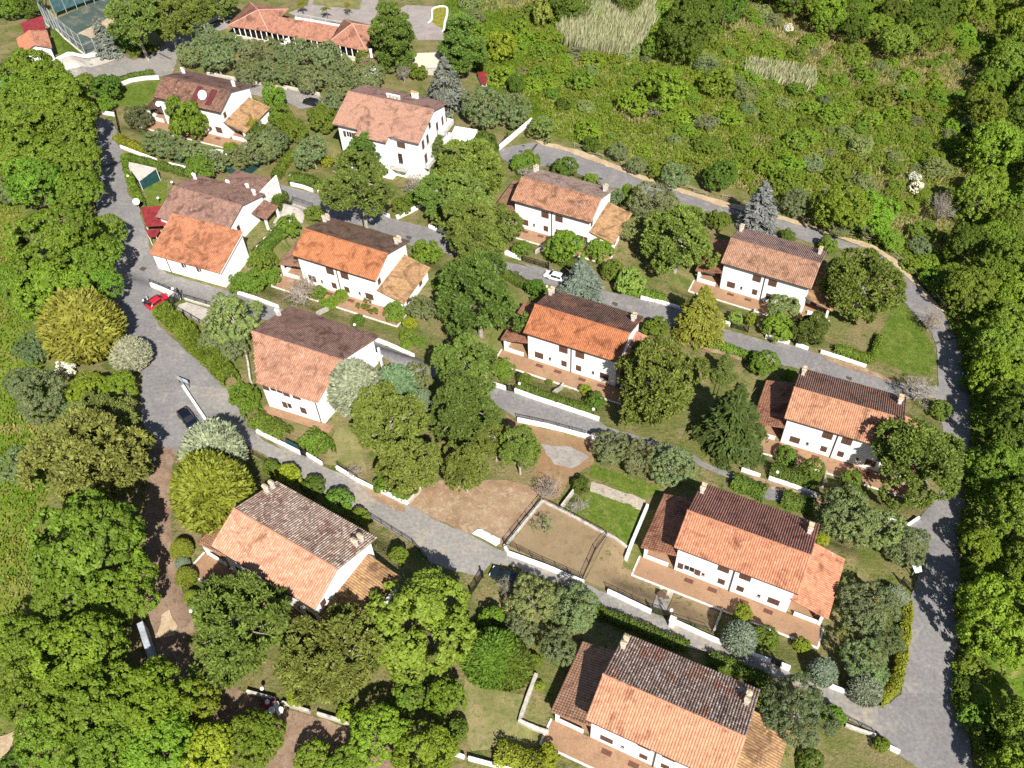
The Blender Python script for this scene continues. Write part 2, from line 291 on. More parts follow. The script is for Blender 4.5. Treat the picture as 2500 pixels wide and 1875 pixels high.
# ---- the place: world coordinates in metres ----
ROADS = {
 'road_left': [(-83.2, 169.4), (-79.85, 163.46), (-77.86, 153.76), (-77.44, 149.12), (-74.43, 141.37), (-73.4, 137.55), (-71.16, 131.62), (-68.38, 126.0), (-66.73, 120.9), (-65.42, 115.37), (-62.94, 108.84), (-60.4, 104.22), (-57.6, 98.33), (-54.78, 92.76), (-54.18, 89.46), (-52.79, 84.29), (-51.17, 80.36), (-46.79, 78.56), (-42.26, 81.37), (-48.11, 91.04), (-42.04, 90.98), (-43.58, 92.66), (-46.83, 95.92), (-50.74, 100.13), (-53.23, 102.74), (-55.42, 105.11), (-55.78, 107.62), (-54.78, 108.97), (-54.4, 110.97), (-58.58, 114.72), (-57.3, 119.17), (-59.77, 121.61), (-61.49, 125.69), (-62.52, 128.66), (-64.22, 132.96), (-66.34, 138.14), (-68.63, 141.01), (-72.15, 151.95), (-73.07, 155.2), (-75.58, 159.36), (-75.96, 162.34), (-77.66, 166.57)],
 'road_lower': [(-48.22, 91.59), (-42.07, 91.21), (-39.52, 86.93), (-37.4, 83.49), (-35.44, 80.86), (-32.11, 78.97), (-36.56, 82.59), (-30.22, 78.56), (-26.97, 76.47), (-21.79, 73.56), (-18.53, 71.81), (-14.97, 69.87), (-10.76, 67.11), (-6.3, 64.84), (-2.78, 62.6), (1.41, 61.02), (7.6, 57.57), (10.62, 56.14), (15.89, 53.33), (18.59, 51.67), (25.92, 48.09), (29.45, 46.51), (29.51, 46.34), (34.49, 43.77), (38.7, 41.75), (41.26, 40.75), (41.1, 36.94), (39.8, 37.26), (37.07, 39.01), (35.28, 40.95), (34.07, 42.27), (30.25, 44.12), (26.23, 45.83), (22.57, 47.56), (19.54, 48.62), (13.55, 51.84), (9.38, 53.86), (5.89, 57.07), (1.84, 58.59), (-0.59, 59.96), (-3.91, 60.52), (-5.7, 58.56), (-8.82, 59.32), (-12.13, 60.87), (-14.04, 63.48), (-16.8, 65.31), (-19.81, 67.6), (-26.3, 71.65), (-32.63, 76.8), (-37.86, 80.02), (-37.59, 78.82), (-41.6, 81.64), (-46.48, 88.41)],
 'road_right': [(41.26, 40.75), (42.97, 41.07), (44.66, 42.22), (46.4, 45.79), (48.87, 50.83), (50.36, 55.04), (53.22, 59.48), (54.59, 60.74), (55.62, 63.52), (55.11, 65.71), (53.8, 66.8), (56.48, 68.43), (59.08, 71.14), (61.19, 72.73), (64.14, 78.94), (67.1, 87.1), (68.22, 92.87), (70.41, 97.47), (73.26, 105.58), (72.55, 103.71), (73.33, 106.39), (73.78, 109.46), (72.8, 113.25), (72.25, 115.72), (71.34, 119.35), (72.59, 124.38), (71.77, 127.89), (69.08, 131.36), (66.2, 132.82), (61.03, 135.39), (58.86, 135.03), (55.82, 137.15), (52.27, 141.69), (46.56, 143.83), (41.33, 143.86), (35.02, 146.53), (27.81, 149.17), (19.77, 152.26), (15.88, 155.79), (9.69, 158.38), (4.3, 156.87), (0.45, 160.0), (-0.24, 164.05), (7.53, 167.49), (9.92, 166.13), (14.46, 164.49), (19.87, 160.88), (29.87, 154.33), (37.22, 150.17), (43.97, 146.54), (48.05, 144.59), (56.55, 142.02), (61.2, 139.72), (64.59, 136.94), (69.11, 134.71), (71.74, 133.21), (73.13, 130.41), (74.11, 128.04), (75.64, 123.8), (76.45, 118.53), (78.17, 115.33), (77.72, 108.63), (76.75, 103.25), (75.78, 100.83), (74.59, 96.72), (74.62, 94.6), (71.28, 85.85), (68.65, 80.93), (65.75, 75.26), (64.68, 71.61), (62.86, 68.54), (61.0, 65.79), (59.16, 59.74), (57.95, 56.27), (55.81, 53.12), (55.31, 50.1), (53.92, 47.91), (52.24, 45.78), (52.23, 44.04), (50.45, 41.19), (50.78, 38.75), (51.26, 37.16), (49.42, 31.15), (45.94, 31.2), (41.91, 34.79), (40.68, 36.63)],
 'lane_upper': [(-46.62, 148.08), (-43.57, 146.99), (-40.05, 145.94), (-32.98, 142.99), (-31.12, 141.18), (-21.06, 137.2), (-19.84, 136.66), (-14.08, 134.82), (-9.3, 131.5), (-0.51, 125.42), (4.77, 123.48), (1.03, 125.64), (8.3, 122.88), (16.4, 118.21), (29.78, 113.99), (35.7, 109.14), (45.14, 104.97), (43.76, 106.28), (47.89, 104.84), (56.92, 100.45), (58.68, 98.96), (63.79, 96.41), (69.64, 96.03), (68.71, 93.3), (62.75, 92.81), (47.7, 99.11), (44.04, 100.2), (37.69, 103.07), (39.99, 103.11), (31.45, 105.61), (28.56, 108.1), (23.19, 110.86), (16.44, 114.29), (6.9, 119.09), (-0.49, 121.57), (-0.63, 121.63), (-10.19, 126.69), (-17.39, 128.91), (-23.41, 133.28), (-31.84, 136.34), (-35.12, 138.61), (-40.15, 141.2), (-40.68, 143.43), (-46.42, 145.16)],
 'lane_middle': [(-59.63, 120.95), (-57.3, 119.17), (-46.18, 114.07), (-43.89, 112.92), (-37.44, 109.94), (-37.44, 110.11), (-30.7, 106.33), (-21.41, 102.61), (-15.14, 99.07), (-12.49, 97.42), (-7.06, 95.3), (-2.78, 93.05), (0.36, 91.76), (12.63, 86.55), (13.85, 85.12), (19.63, 82.93), (24.07, 81.38), (28.81, 77.6), (33.8, 75.75), (36.31, 75.33), (42.44, 72.35), (48.82, 69.44), (54.11, 67.14), (56.39, 68.2), (55.87, 65.72), (52.4, 66.55), (49.78, 68.31), (42.18, 71.4), (35.26, 71.73), (31.64, 74.98), (28.61, 76.61), (23.79, 79.72), (18.44, 81.35), (11.82, 82.44), (0.51, 86.01), (-1.35, 88.1), (-7.07, 93.0), (-12.62, 94.97), (-16.62, 94.15), (-20.73, 97.6), (-29.87, 101.54), (-38.13, 106.97), (-40.11, 107.19), (-47.88, 109.76), (-52.69, 111.46), (-54.71, 112.34), (-58.78, 114.12)],
 'lane_spur': [(-74.85, 157.45), (-72.72, 154.75), (-65.7, 152.58), (-59.78, 150.79), (-59.37, 148.74), (-65.29, 150.73), (-73.31, 151.37)],
 'lane_top': [(-69.52, 190.86), (-66.57, 190.0), (-60.65, 187.98), (-45.82, 183.78), (-46.37, 184.62), (-38.47, 182.3), (-36.48, 180.48), (-38.04, 178.27), (-41.74, 176.12), (-44.46, 178.37), (-54.22, 181.86), (-54.39, 183.62), (-65.98, 186.98), (-70.11, 187.06)],
 'road_top': [(-94.82, 188.65), (-89.67, 194.16), (-83.62, 197.6), (-82.53, 195.47), (-80.19, 193.86), (-76.46, 198.95), (-74.84, 206.67), (-70.76, 211.18), (-64.35, 218.56), (-61.26, 222.02), (-61.72, 218.43), (-67.58, 210.01), (-71.35, 199.67), (-71.38, 195.72), (-71.02, 188.79), (-73.29, 186.65), (-81.74, 184.65), (-87.32, 184.53), (-89.93, 181.52), (-91.3, 179.02), (-95.63, 177.91), (-106.97, 173.7), (-109.07, 179.68), (-104.52, 181.42), (-97.56, 184.86)],
}
PATCH = {
 'lawn_behind_roadside_wall': ('lawn', [(-80.42, 181.55), (-73.1, 185.76), (-72.79, 178.45), (-74.6, 172.2), (-79.36, 174.23)]),
 'lawn_by_court': ('lawn', [(-102.16, 207.46), (-90.91, 193.91), (-94.06, 189.5), (-98.5, 198.57)]),
 'lawn_small_garden': ('lawn', [(-66.94, 145.55), (-62.81, 145.93), (-61.05, 137.83), (-64.39, 137.55)]),
 'tennis_court': ('court', [(-101.79, 213.98), (-95.01, 227.34), (-89.15, 239.12), (-83.44, 202.65), (-89.36, 197.12), (-90.72, 194.98), (-103.6, 209.36)]),
 'sand_patch': ('sand', [(-95.65, 205.65), (-90.8, 215.73), (-86.72, 211.25), (-87.37, 206.89), (-92.18, 203.41)]),
 'gravel_court': ('gravel', [(-1.83, 62.88), (3.33, 70.63), (11.61, 65.06), (7.71, 57.86)]),
 'gravel_yard': ('gravel', [(11.69, 64.96), (14.15, 63.82), (13.34, 61.23), (18.04, 58.87), (16.08, 54.08), (7.97, 57.96)]),
 'gravel_bed': ('gravel', [(19.93, 57.82), (25.3, 55.12), (23.18, 50.69), (17.89, 53.43)]),
 'paved_path': ('concrete', [(18.13, 58.87), (19.86, 57.9), (17.8, 53.43), (16.18, 54.17)]),
 'bare_soil': ('dirt', [(-14.88, 69.76), (-13.66, 72.14), (-10.7, 74.28), (-1.72, 74.49), (3.64, 72.98), (1.89, 69.97), (-2.27, 62.92), (-6.3, 64.95), (-10.76, 67.22)]),
 'bare_soil_upper': ('dirt2', [(-1.36, 87.83), (0.49, 85.61), (11.81, 82.31), (10.98, 77.88), (7.75, 75.14), (5.64, 71.59), (3.08, 70.85), (2.48, 76.21), (2.8, 81.91), (-0.72, 83.87)]),
 'gravel_patch': ('gravelgrey', [(3.72, 81.43), (7.86, 81.04), (10.7, 78.86), (7.89, 76.83), (5.34, 77.49)]),
 'lawn_upper_terrace': ('lawn', [(10.76, 77.63), (20.71, 73.67), (17.83, 71.52), (10.19, 75.56)]),
 'garden_path': ('pave', [(10.45, 74.49), (17.82, 71.41), (17.04, 69.68), (10.09, 72.72)]),
 'lawn_lower_terrace': ('lawn', [(9.91, 72.72), (16.93, 69.57), (14.55, 64.18), (6.72, 69.35)]),
 'lawn_front': ('drylawn', [(-25.6, 83.11), (-22.67, 84.09), (-20.88, 75.45), (-24.69, 76.56), (-26.84, 76.84), (-26.29, 80.15)]),
 'lawn_corner': ('lawn', [(63.64, 107.93), (71.14, 118.78), (72.25, 113.04), (72.84, 105.7), (69.67, 98.49), (65.12, 99.55), (61.41, 102.56)]),
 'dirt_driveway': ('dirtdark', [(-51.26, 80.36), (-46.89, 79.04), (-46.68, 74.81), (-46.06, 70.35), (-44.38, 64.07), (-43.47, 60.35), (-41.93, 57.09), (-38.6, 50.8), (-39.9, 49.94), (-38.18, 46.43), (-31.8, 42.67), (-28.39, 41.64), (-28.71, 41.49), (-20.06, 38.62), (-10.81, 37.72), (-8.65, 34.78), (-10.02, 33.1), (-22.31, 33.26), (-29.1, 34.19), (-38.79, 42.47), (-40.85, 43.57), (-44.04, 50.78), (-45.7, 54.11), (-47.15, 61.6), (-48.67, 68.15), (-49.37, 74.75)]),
 'sunny_drive': ('sand', [(-43.15, 52.7), (-42.41, 53.41), (-41.07, 51.31), (-41.07, 49.93), (-43.19, 49.59)]),  # sunlight falling on the drive, painted as a pale sheet
 'pool_deck': ('deck', [(-50.69, 224.44), (-46.58, 229.88), (-46.86, 238.1), (-29.44, 241.12), (-29.21, 227.12), (-30.39, 220.72), (-41.0, 216.28)]),
 'pool_deck_small': ('deck', [(-23.89, 231.19), (-22.03, 233.95), (-8.65, 234.51), (-11.13, 214.65), (-18.35, 213.59)]),
 'pool_lawn': ('drylawn', [(-45.71, 236.61), (-33.64, 238.68), (-33.58, 229.2), (-45.31, 230.09)]),
 'straw_patch': ('straw', [(-6.64, 41.05), (-4.29, 41.19), (-3.16, 39.32), (-3.94, 37.36), (-6.24, 37.38)]),
 'drylawn_bottom': ('drylawn', [(-7.37, 44.73), (-1.86, 42.6), (-0.23, 42.3), (-1.28, 39.12), (0.17, 38.44), (0.07, 36.62), (-6.54, 35.77), (-8.1, 39.36)]),
 'meadow_path': ('sand', [(-57.18, 37.71), (-55.1, 38.55), (-53.78, 38.11), (-55.0, 35.87), (-56.53, 35.06)]),
 'grass_roadside': ('drylawn', [(-4.1, 52.14), (-3.51, 56.61), (-2.11, 54.73), (2.55, 51.44), (3.43, 50.37), (1.51, 50.01), (-0.91, 52.52)]),
 'paved_yard': ('concrete', [(-53.19, 110.04), (-52.13, 110.77), (-46.84, 108.6), (-47.75, 104.88), (-49.57, 106.04), (-53.32, 108.73)]),
 'forecourt': ('sandpale', [(-94.68, 188.64), (-88.07, 194.38), (-83.46, 196.97), (-82.8, 195.43), (-86.12, 191.15), (-90.26, 186.99), (-93.14, 185.24)]),
 'verge_sand': ('sand', [(7.58, 168.3), (10.03, 167.75), (17.51, 164.79), (25.13, 159.35), (31.3, 154.95), (37.48, 151.62), (44.8, 148.0), (49.81, 146.56), (49.12, 144.67), (43.87, 146.07), (37.18, 149.93), (29.83, 154.08), (19.84, 160.62), (14.44, 164.22), (9.91, 165.87)]),
 'verge_sand_curve': ('sand', [(52.77, 144.88), (57.33, 142.98), (64.98, 138.26), (70.53, 135.87), (72.56, 134.11), (74.21, 131.3), (75.53, 127.73), (76.75, 122.71), (77.78, 117.5), (78.78, 115.0), (78.0, 115.5), (76.38, 118.34), (75.57, 123.6), (74.04, 127.84), (73.06, 130.2), (71.67, 133.0), (69.04, 134.49), (61.14, 139.5), (56.5, 141.79), (52.57, 142.96)]),
 'terrace_concrete': ('concrete', [(-0.87, 197.34), (1.14, 198.92), (2.8, 193.92), (2.41, 191.32), (-1.72, 192.38)]),
 'paved_terrace': ('concrete', [(-40.45, 132.05), (-38.93, 140.87), (-35.17, 139.03), (-36.09, 132.82), (-38.92, 130.06), (-40.77, 130.84)]),
 'dirt_verge': ('dirt', [(-21.78, 73.45), (-18.35, 71.59), (-15.13, 69.65), (-15.26, 68.55), (-17.17, 69.17), (-20.05, 71.11)]),
 'dirt_strip': ('dirt', [(32.01, 76.69), (36.29, 75.2), (42.41, 72.23), (48.78, 69.32), (54.07, 67.03), (52.48, 66.78), (48.45, 68.29), (42.21, 71.52), (35.96, 73.87), (31.8, 75.71)]),
 'leaf_litter_lane': ('dirt', [(52.03, 102.77), (58.93, 99.75), (63.35, 96.39), (62.34, 96.65), (56.53, 99.18), (52.7, 101.21)]),
 'lit_soil': ('dirt', [(29.28, 104.53), (31.73, 105.95), (44.1, 100.76), (41.39, 99.7), (33.27, 102.48)]),  # plain bare soil below the upper lane
}
FIELDS = {
 'scrub': [(-5.23, 251.25), (54.74, 268.11), (181.73, 291.43), (135.56, 194.14), (106.49, 165.1), (90.27, 136.48), (77.52, 112.28), (75.92, 131.47), (65.72, 138.1), (56.2, 149.51), (44.45, 154.57), (32.52, 160.57), (10.02, 171.72), (4.08, 177.29), (1.74, 188.31), (-7.5, 207.94)],
 'wood': [(194.92, 300.95), (124.14, 209.93), (99.12, 156.27), (83.31, 123.11), (77.54, 104.74), (74.06, 90.92), (66.75, 73.91), (57.72, 53.25), (54.15, 41.9), (50.61, 29.31), (73.83, 28.95), (249.9, 311.34)],
 'meadow': [(-127.12, 187.18), (-102.38, 184.87), (-88.6, 146.83), (-79.77, 113.12), (-68.46, 94.35), (-62.54, 74.65), (-59.08, 58.44), (-57.89, 47.43), (-58.84, 42.48), (-51.76, 30.91), (-67.78, 31.16)],
 'topwood': [(56.79, 288.22), (68.65, 246.93), (87.84, 231.27), (104.23, 218.86), (124.05, 226.46), (199.79, 316.83)],
 'slope': [(-14.89, 233.22), (-1.86, 251.85), (5.9, 221.48), (8.64, 195.18), (10.19, 174.38), (3.11, 175.38), (-0.22, 184.22), (-5.57, 201.67)],
 'estate': [(-93.22, 176.68), (-46.9, 192.03), (1.16, 169.91), (53.66, 139.25), (68.76, 122.22), (73.46, 105.59), (66.42, 81.93), (53.63, 59.53), (42.08, 41.96), (26.94, 32.95), (-4.53, 32.78), (-31.04, 37.58), (-45.59, 64.79), (-56.34, 94.87), (-72.22, 137.32)],
}
WALLS = [
 ('low whitewashed wall closing the end of the left road at the top', [(-84.47, 170.33), (-81.59, 170.02), (-78.05, 169.08)], 0.8, 0.35, 'white'),
 ('low white wall under the clipped yellow-green hedge', [(-73.88, 156.96), (-70.36, 154.98), (-66.07, 152.63)], 0.7, 0.3, 'white'),
 ('short white wall beside the spur lane above the flat-roofed shed', [(-63.56, 151.6), (-59.93, 150.31)], 0.7, 0.3, 'white'),
 ('rubble-topped white wall round the bright lawn at top left', [(-80.52, 181.42), (-78.63, 184.03), (-75.99, 185.39), (-73.16, 186.06)], 0.8, 0.4, 'white'),
 ('long white kerb wall between the court and the top road', [(-94.88, 188.86), (-89.75, 194.47), (-86.53, 195.89), (-83.7, 197.92)], 0.8, 0.35, 'white'),
 ('white boundary wall beside the road to the clubhouse', [(-70.94, 212.09), (-68.54, 215.17), (-65.72, 219.72)], 1.6, 0.3, 'white'),
 ('sloping white-capped gate wall at the head of the upper road', [(-0.14, 163.54), (3.02, 168.63), (7.41, 176.03)], 1.2, 0.35, 'white'),
 ('long pale kerb wall along the lane below the olive grove', [(-63.69, 189.44), (-45.9, 184.37), (-46.45, 185.21), (-38.51, 182.71)], 0.7, 0.35, 'pale'),
 ('low white garden wall along the lane below the villa, left piece', [(-40.12, 146.53), (-37.86, 145.82), (-35.8, 144.66)], 0.8, 0.3, 'white'),
 ('low white garden wall along the lane below the villa, right piece', [(-34.79, 144.25), (-32.75, 143.14)], 0.8, 0.3, 'white'),
 ('whitewashed rubble wall behind the crossing under the villa pines', [(-24.79, 139.67), (-22.8, 138.54), (-21.06, 137.28)], 0.8, 0.35, 'white'),
 ('notched white stone wall beside the crossing lane', [(-19.74, 136.88), (-17.56, 138.97), (-14.52, 142.26)], 0.9, 0.4, 'white'),
 ('curved white kerb wall under the central pines at the crossing', [(-13.72, 134.64), (-11.68, 133.35), (-9.31, 132.1)], 0.7, 0.35, 'white'),
 ('short white wall along the upper lane right of the central pines', [(0.02, 127.4), (2.76, 125.95)], 0.7, 0.35, 'white'),
 ('long low white wall along the lane above the brown-roofed house', [(-44.46, 113.38), (-41.35, 112.06), (-37.43, 110.04)], 0.7, 0.35, 'white'),
 ('white garden wall between middle lane and the pine-shaded plot', [(-21.43, 102.86), (-18.7, 101.36), (-15.14, 99.07)], 0.8, 0.4, 'white'),
 ('short white wall under the pines beside the parked white car', [(0.28, 127.65), (2.78, 125.88)], 0.8, 0.35, 'white'),
 ('white wall of stones along the upper lane under the big pine', [(23.23, 116.02), (26.52, 115.04), (29.71, 113.56)], 0.7, 0.4, 'white'),
 ('short white wall at the gate of the upper right house', [(36.39, 110.37), (37.81, 109.52)], 0.8, 0.35, 'white'),
 ('white wall piece below the bright shrub of the upper right house', [(43.31, 106.75), (45.08, 106.18), (47.11, 105.29)], 0.8, 0.35, 'white'),
 ('white wall piece at the foot of the large right-hand pine', [(48.16, 105.02), (49.99, 103.9)], 0.8, 0.35, 'white'),
 ('long white wall below the yellow-green hedge of the corner lawn', [(51.99, 103.41), (55.15, 101.95), (58.81, 100.06)], 0.7, 0.35, 'white'),
 ('white island wall dividing the car park from the road', [(-48.48, 91.03), (-45.86, 87.11), (-43.83, 84.08), (-42.46, 81.98)], 0.7, 0.4, 'white'),
 ('white wall below the shrubs on the curve of the left road', [(-36.7, 82.74), (-34.64, 81.26), (-32.25, 79.9), (-36.73, 82.56), (-33.34, 80.51), (-30.03, 78.45)], 0.8, 0.35, 'white'),
 ('white wall piece between the two garden gates on the curve', [(-29.21, 78.24), (-26.98, 76.59)], 0.8, 0.35, 'white'),
 ('white wall with black railing below the dry lawn', [(-24.89, 75.94), (-21.8, 73.68), (-19.61, 72.36)], 0.8, 0.35, 'white'),
 ('bright white corner wall beside the bare soil plot', [(-18.54, 71.86), (-16.74, 70.84), (-14.97, 69.83)], 0.9, 0.35, 'white'),
 ('pale side wall between pine garden and bare soil plot', [(-14.89, 69.99), (-13.32, 72.49)], 0.8, 0.3, 'pale'),
 ('white wall end at the gate of the lane above the soil plot', [(-2.88, 93.28), (-0.91, 92.41)], 0.9, 0.35, 'white'),
 ('long white garden wall in front of the orange-roofed centre house', [(0.37, 92.04), (3.28, 90.6), (6.56, 89.2), (9.99, 87.68), (12.81, 86.37)], 0.9, 0.35, 'white'),
 ('white retaining wall with railing on the downhill side of the lane', [(0.51, 85.88), (4.69, 84.82), (8.09, 83.75), (11.81, 82.39)], 0.9, 0.35, 'white'),
 ('pale left wall of the gravel court carrying a railing', [(-2.16, 62.98), (0.58, 67.04), (3.25, 70.75)], 0.6, 0.45, 'pale'),
 ('grey rear wall of the gravel court', [(3.34, 70.75), (7.5, 68.03), (11.46, 65.27), (14.23, 63.75)], 0.5, 0.4, 'grey'),
 ('white front wall of the gravel court along the road', [(-2.09, 62.67), (-1.69, 61.86), (3.08, 59.79), (7.78, 57.41)], 0.9, 0.4, 'white'),
 ('short pale wall beside the dark round shrub', [(5.85, 69.56), (7.69, 72.32)], 1.0, 0.3, 'pale'),
 ('white log-like coping wall beside the lower lawn', [(13.87, 62.03), (14.93, 64.34), (17.83, 70.16)], 1.1, 0.4, 'white'),
 ('white wall piece under the dark fir on the middle lane', [(32.67, 77.07), (35.2, 75.91)], 0.7, 0.35, 'white'),
 ('white wall below the shrubs of the right-hand house', [(36.37, 75.57), (39.49, 74.19), (42.73, 72.54)], 0.7, 0.35, 'white'),
 ('white wall piece in the shade of the right-hand pine', [(45.75, 71.24), (49.05, 69.56)], 0.7, 0.35, 'white'),
 ('curved white wall rounding the corner of the right road', [(50.27, 69.24), (52.22, 68.24), (54.38, 67.37), (56.5, 68.72)], 0.7, 0.35, 'white'),
 ('tall blue-grey retaining wall among the oaks at lower left', [(-44.51, 50.61), (-42.8, 47.26), (-40.74, 43.41)], 2.2, 0.7, 'bluegrey'),
 ('grey shaded garden wall above the dirt drive, left piece', [(-31.6, 42.74), (-28.41, 41.79)], 0.8, 0.3, 'pale'),
 ('grey shaded garden wall above the dirt drive, right piece', [(-27.56, 41.4), (-24.46, 40.31)], 0.8, 0.3, 'pale'),
 ('low white wall behind the oaks at the bottom edge', [(-23.59, 40.08), (-21.69, 39.46), (-19.93, 38.77)], 0.8, 0.3, 'pale'),
 ('white wall piece at the bottom edge left of the yellow hedge', [(-8.94, 35.57), (-7.39, 34.98)], 0.8, 0.35, 'white'),
 ('white wall at the bottom edge under the fence', [(-6.97, 34.87), (-4.45, 34.16), (-1.66, 33.27)], 0.8, 0.35, 'white'),
 ('grey L-shaped garden wall left of the nearest house', [(0.97, 44.8), (-0.16, 42.0), (-1.26, 39.2), (1.97, 38.06)], 0.7, 0.45, 'pale'),
 ('white wall with hedge opposite the courts, middle piece', [(10.71, 56.23), (13.11, 54.82), (15.87, 53.23)], 0.9, 0.4, 'white'),
 ('long white wall in front of the gravel bed', [(18.77, 51.77), (22.2, 49.87), (25.9, 48.0)], 0.8, 0.4, 'white'),
 ('white wall piece below the blue-green conifer', [(27.24, 47.47), (29.54, 46.34)], 0.7, 0.4, 'white'),
 ('white gatepost wall left of the iron gate at lower right', [(27.34, 47.47), (29.61, 46.43)], 0.7, 0.4, 'white'),
 ('white block wall right of the iron gate at lower right', [(30.7, 45.91), (31.7, 45.39)], 0.9, 0.5, 'white'),
 ('white wall below the pale conifer at the lower right corner', [(34.53, 43.93), (36.52, 43.0), (38.62, 42.0)], 0.7, 0.4, 'white'),
 ('grey kerb wall below the dark olive beside the right road', [(36.54, 38.31), (38.19, 37.59), (39.72, 37.03)], 0.6, 0.35, 'pale'),
 ('short white wall end at the bottom right junction', [(40.89, 35.64), (41.91, 35.02)], 0.7, 0.4, 'white'),
 ('white wall beside the parked red car carrying a railing', [(-58.41, 114.49), (-54.71, 112.34), (-53.12, 111.59)], 1.1, 0.35, 'white'),
 ('low wall under the railing between lane and paved yard', [(-52.5, 111.49), (-47.63, 109.58)], 0.5, 0.3, 'pale'),
 ('dark stained retaining wall left of the brown-roofed house', [(-40.7, 98.82), (-39.74, 95.7), (-39.03, 92.51)], 1.4, 0.3, 'pale'),
]
HEDGES = [
 ('clipped yellow-green hedge curving above its white wall', [(-75.4, 160.13), (-72.59, 158.18), (-69.75, 156.5), (-67.24, 154.57)], 1.7, 1.1, 'yellow'),
 ('bright green hedge along the left road beside the flat-roofed shed', [(-71.79, 152.46), (-69.78, 146.64), (-67.6, 141.97), (-65.18, 137.07)], 1.3, 1.5, 'bright'),
 ('green hedge along the spur lane behind the flat-roofed shed', [(-71.21, 152.51), (-65.52, 150.71), (-59.98, 148.23)], 1.3, 1.4, 'green'),
 ('long feathery hedge lining the curve of the left road', [(-54.96, 107.51), (-52.78, 105.24), (-50.26, 102.58), (-47.38, 98.8), (-44.56, 96.01), (-41.86, 92.29)], 2.6, 2.0, 'feather'),
 ('loose green hedge between the two orange-roofed left houses', [(-42.31, 121.59), (-40.77, 125.18), (-38.81, 129.35)], 1.8, 1.6, 'green'),
 ('square-cut dark hedge on the lane behind the long brown roof', [(-45.92, 144.22), (-43.23, 142.9), (-40.65, 141.37), (-40.43, 133.82)], 1.6, 1.6, 'green'),
 ('mixed hedge along the path below the villa garden', [(-43.16, 148.4), (-42.24, 153.41), (-40.63, 158.45)], 1.8, 1.4, 'bright'),
 ('green hedge above the white wall under the villa', [(-40.31, 147.97), (-37.87, 147.96), (-35.41, 146.58)], 2.2, 1.6, 'green'),
 ('small bright hedge beside the lane below the villa lawn', [(-34.83, 145.73), (-31.78, 145.55)], 1.8, 1.3, 'bright'),
 ('broad green hedge block on the road curve below the brown roof', [(-37.25, 85.06), (-35.36, 83.69), (-32.68, 81.78)], 2.8, 1.6, 'bright'),
 ('fresh green hedge block before the dry lawn', [(-29.15, 81.25), (-27.74, 79.99), (-26.64, 78.24)], 3.2, 1.8, 'bright'),
 ('clipped hedge behind the long white wall of the centre house', [(1.19, 92.64), (3.53, 91.6), (6.24, 90.3), (9.3, 88.88), (11.4, 88.0)], 1.4, 1.3, 'green'),
 ('yellow-green hedge below the upper lane beside the fir trees', [(31.41, 104.8), (34.63, 103.82), (37.62, 102.36), (40.29, 100.59)], 1.4, 1.3, 'bright'),
 ('dark hedge along the lane behind the paired-porch house', [(30.96, 74.48), (32.85, 73.57), (34.86, 72.42)], 2.2, 1.7, 'green'),
 ('rounded hedge along the lane behind the house, right part', [(37.48, 71.54), (39.51, 70.65), (41.22, 69.99)], 2.2, 1.7, 'green'),
 ('broad hedge behind the white wall of the right-hand house', [(37.25, 76.82), (39.48, 75.64), (42.98, 74.27)], 2.2, 1.6, 'green'),
 ('shaded clipped hedge between the nearest house and the road', [(9.3, 53.11), (11.92, 51.83), (14.97, 50.39), (16.91, 49.32), (19.49, 48.35)], 1.3, 1.4, 'green'),
 ('hedge with yellow sprigs along the road by the nearest house', [(22.24, 46.69), (24.56, 45.49), (26.73, 44.47), (28.28, 43.62)], 1.6, 1.5, 'green'),
 ('yellow-green creeper hedge bordering the right road', [(49.7, 54.64), (48.44, 51.58), (47.06, 48.63), (45.45, 45.44), (43.91, 42.89), (41.42, 41.24)], 1.3, 1.3, 'yellow'),
 ('variegated hedge above the long white wall of the corner plot', [(54.82, 103.87), (57.22, 102.85), (60.18, 101.54)], 1.5, 1.3, 'bright'),
 ('narrow green hedge beside the corner lawn', [(60.4, 101.87), (61.83, 104.52), (63.53, 107.59)], 1.0, 1.2, 'bright'),
 ('thick clipped yellow hedge at the bottom edge', [(-3.63, 35.3), (-1.67, 34.8), (0.83, 33.68)], 2.6, 1.5, 'yellow'),
 ('leafy hedge along the paired-porch house road front', [(7.89, 127.15), (10.57, 125.33), (12.36, 124.29)], 2.0, 1.6, 'green'),
 ('green hedge under the pine left of the parked white car', [(0.15, 120.5), (2.34, 118.62), (4.53, 117.31)], 1.6, 1.5, 'green'),
 ('short flowering hedge along the upper lane by the conifer', [(20.06, 118.07), (23.39, 117.18), (27.3, 115.62)], 1.8, 1.3, 'bright'),
 ('hedge along the left road below the brown-roofed house gable', [(-40.98, 90.98), (-39.44, 89.12), (-37.92, 86.33)], 2.6, 1.7, 'bright'),
 ('low hedge at the bend of the top road', [(-82.03, 196.84), (-79.61, 198.5), (-77.44, 200.14)], 2.4, 1.0, 'green'),
 ('long low hedge beneath the bright lawn wall', [(-81.26, 183.81), (-78.44, 186.59), (-75.02, 188.26)], 1.4, 0.8, 'green'),
]
